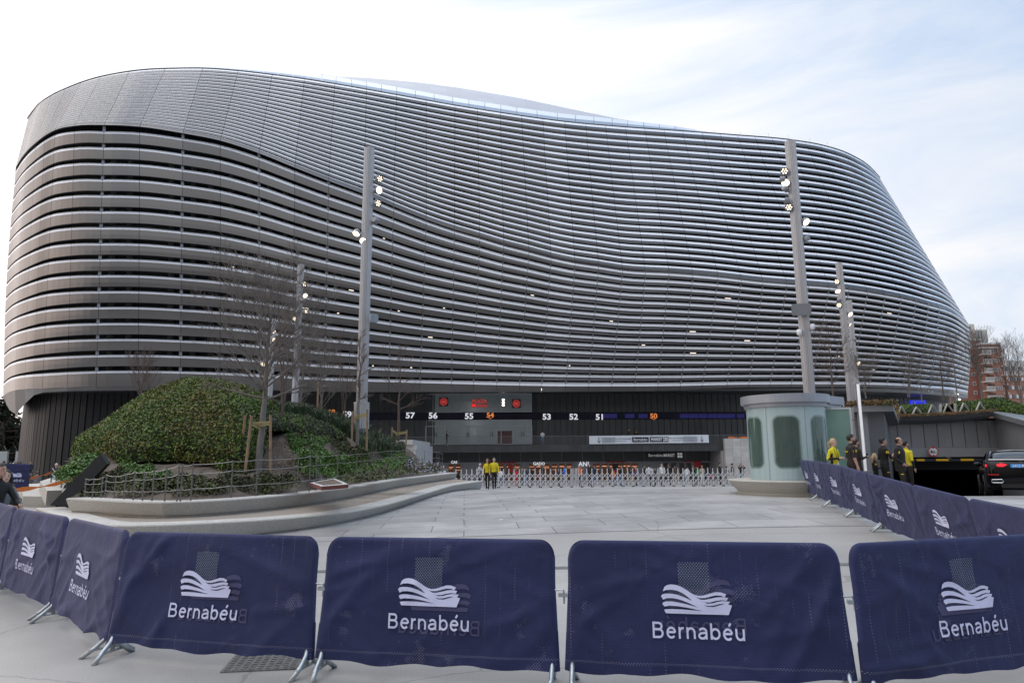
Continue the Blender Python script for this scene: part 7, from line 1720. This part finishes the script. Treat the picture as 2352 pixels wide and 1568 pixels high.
for (u,vh,vf,t_,lg,hs,hr,po,lab,fa,ln) in V:
    d=(1.75+.035*21)*1568/(vf-1044)*.0+rsv.uniform(55,63); x=W(u,vh,d).x; z0=gz(x,d); H=W(u,vh,d).z-z0
    H=min(1.9,max(1.35,H)); person(Vector((x,d,z0)),H,rsv.choice([TOV,TOV+.6,TOV-.7,RT,-RT,RT+.4,0,.5]) if po not in('raise',) else TOV,lab,t_,lg,rsv.choice([SK,SKL,SK]),hr,hs,po,shoe=SHW if rsv.random()<.45 else SHO,lean=ln,forearm=fa,group=None,extras=(bag((.25,.05,.85),(.10,.07,.12),CPK),) if 'pink' in lab else ())
# people at the far left
def lp(u,vh,d,zf,lab,top,legs,face=TOV,hair=HB,hs='short',pose='stand',sit=0,**k):
    p=W(u,vh,d); H=(p.z-zf); H=H/ (1-.42/1.75) if sit else H
    return person(Vector((p.x,d,zf)),H,face,lab,top,legs,k.pop('skin',SK),hair,hs,pose,sit=sit,**k)
lp(70.5,1059,62,W(70,1095,62).z-.2,'man in a dark uniform with white gloves standing against the black ribbed wall',CN,CK,TOV+.8,pose='stand')
lp(31,1064,44,.0,'man in a navy vest with white sleeves seen from behind at the far left',CN,CG,0.1,hair=HGR,forearm=CW)
lp(86,1082,40,-.05,'man in a grey hoodie with sunglasses sitting by the low bench at the far left',CG,CN,RT+1.9,pose='clasp',sit=1,hs='bald')
lp(130,1064,33,.45,'man in a white cap sitting on the slope by the rope fence',CN,CJ,RT-.6,hair=CW,hs='cap',pose='clasp',sit=1)
lp(137.5,1067,33.5,.45,'dark capped man sitting beside the man in the white cap',CK,CG,RT-.6,hair=CK,hs='cap',pose='clasp',sit=1)
lp(165.5,1049.5,34,.95,'person in white and black sitting high on the left slope before the black wall',CW,CK,RT,pose='clasp',sit=1)
heads=[(3,1062),(9,1058),(15,1064),(20,1059),(25,1063),(36,1058),(40,1063),(44,1060),(-2,1068),(47,1062)]
tops=[CK,CW,CG,CN,CK,CBG,CK,CN,CR,CK]; nm=['in black','in a white top','in grey','in a navy coat','in a black jacket','in a beige coat','in dark clothes','in navy blue','in red','in a black hood']; wh=['at the left edge of the far crowd','second from the left in the far crowd','in the left part of the far crowd','left of the middle of the far crowd','in the middle of the far crowd','right of the middle of the far crowd','in the right part of the far crowd','near the right end of the far crowd','cut by the left edge of the picture','rightmost of the far crowd by the ribbed wall']
for i,((u,v),t_) in enumerate(zip(heads,tops)):
    d=52+3*(i%4); lp(u,v,d,gz(-40,d),'distant person %s %s'%(nm[i],wh[i]),t_,CK,rsv.uniform(0,6),hair=[HB,HBR,HGR][i%3])
lp(8.5,1079,11.3,gz(-8.5,11.3),'woman with long dark hair in a grey jacket leaning on the left barrier',CG,CK,TOV+1.2,skin=SKL,hair=HB,hs='long',pose='lean',near=2,lean=.12,headyaw=-.5)
lp(27.5,1112,11.9,gz(-8.5,11.9),'brown haired child in black leaning over the barrier beside the dark haired woman',CK,CK,TOV+.6,skin=SKL,hair=HBR,hs='short',pose='lean',near=1)
lp(-4,1064,10.9,gz(-8.2,10.9),'person in black at the left edge with both hands on the barrier',CK,CK,TOV+1.3,hair=HB,hs='short',pose='lean',near=2,lean=.1)
# ------------------------------------------------------------------ conifers and site panels beyond the left side
CON=mat('conifer_needles',(.018,.03,.018),.8,0,island=.5)
def conifer(u,vb,vt,d,rad,label,seed,n=5200):
    rs=np.random.default_rng(seed); base=W(u,vb,d); H=W(u,vt,d).z-base.z; root=empty('conifer_tree',(base.x,d,base.z),0,label,'tree'); b=MB(); b.tube([(0,0,0),(0,0,H*.95)],[.5,.08],8,cap=False)
    P=[];Nn=[]
    nb=70
    for i in range(nb):
        z=H*(.12+.86*(i/nb)); r=rad*(1-(i/nb)**1.1)*(.7+.5*rs.random())+.5; a=rs.random()*6.28; e=Vector((math.cos(a)*r,math.sin(a)*r,z-.12*r)); b.tube([(0,0,z),e*.5+Vector((0,0,z*.5+.1*r)),e],[.12,.07,.02],4,cap=False)
        m=int(n/nb)
        for q in range(m): t=rs.random()**.7; P.append((e.x*t+rs.normal()*.28,e.y*t+rs.normal()*.28,z-.12*r*t+rs.normal()*.12-.1)); Nn.append((0,0,1))
    b.build('trunk',BARK,root); o=bulk('crown',leaves(np.array(P),np.array(Nn),.55,.5,.5),4,CON); o.parent=root
conifer(18,1062,958,100,7.5,'dark wide conifer beyond the plaza at the left edge',3); conifer(-25,1062,915,105,6.5,'taller dark cedar cut by the left edge of the picture',4); conifer(46,1062,985,112,5.0,'lower conifer touching the black ribbed wall',5); conifer(-2,1062,905,96,4.5,'loose branched cedar rising highest at the left edge',8,2600)
# leafless hedge mass closing the view under the conifers
for (u0,u1,lab) in ((-60,16,'pale site panel under the dark conifer at the left edge'),(35,48,'pale site panel beside the black ribbed wall')):
    a=W(u0,1050,92);c=W(u1,1050,92); b=MB(); b.box((a.x,92,-1.6),(c.x,92.3,W(10,1036,92).z)); tag(b.build('site_panel',mat('site_panel',(.36,.40,.42),.6)),lab,'panel')
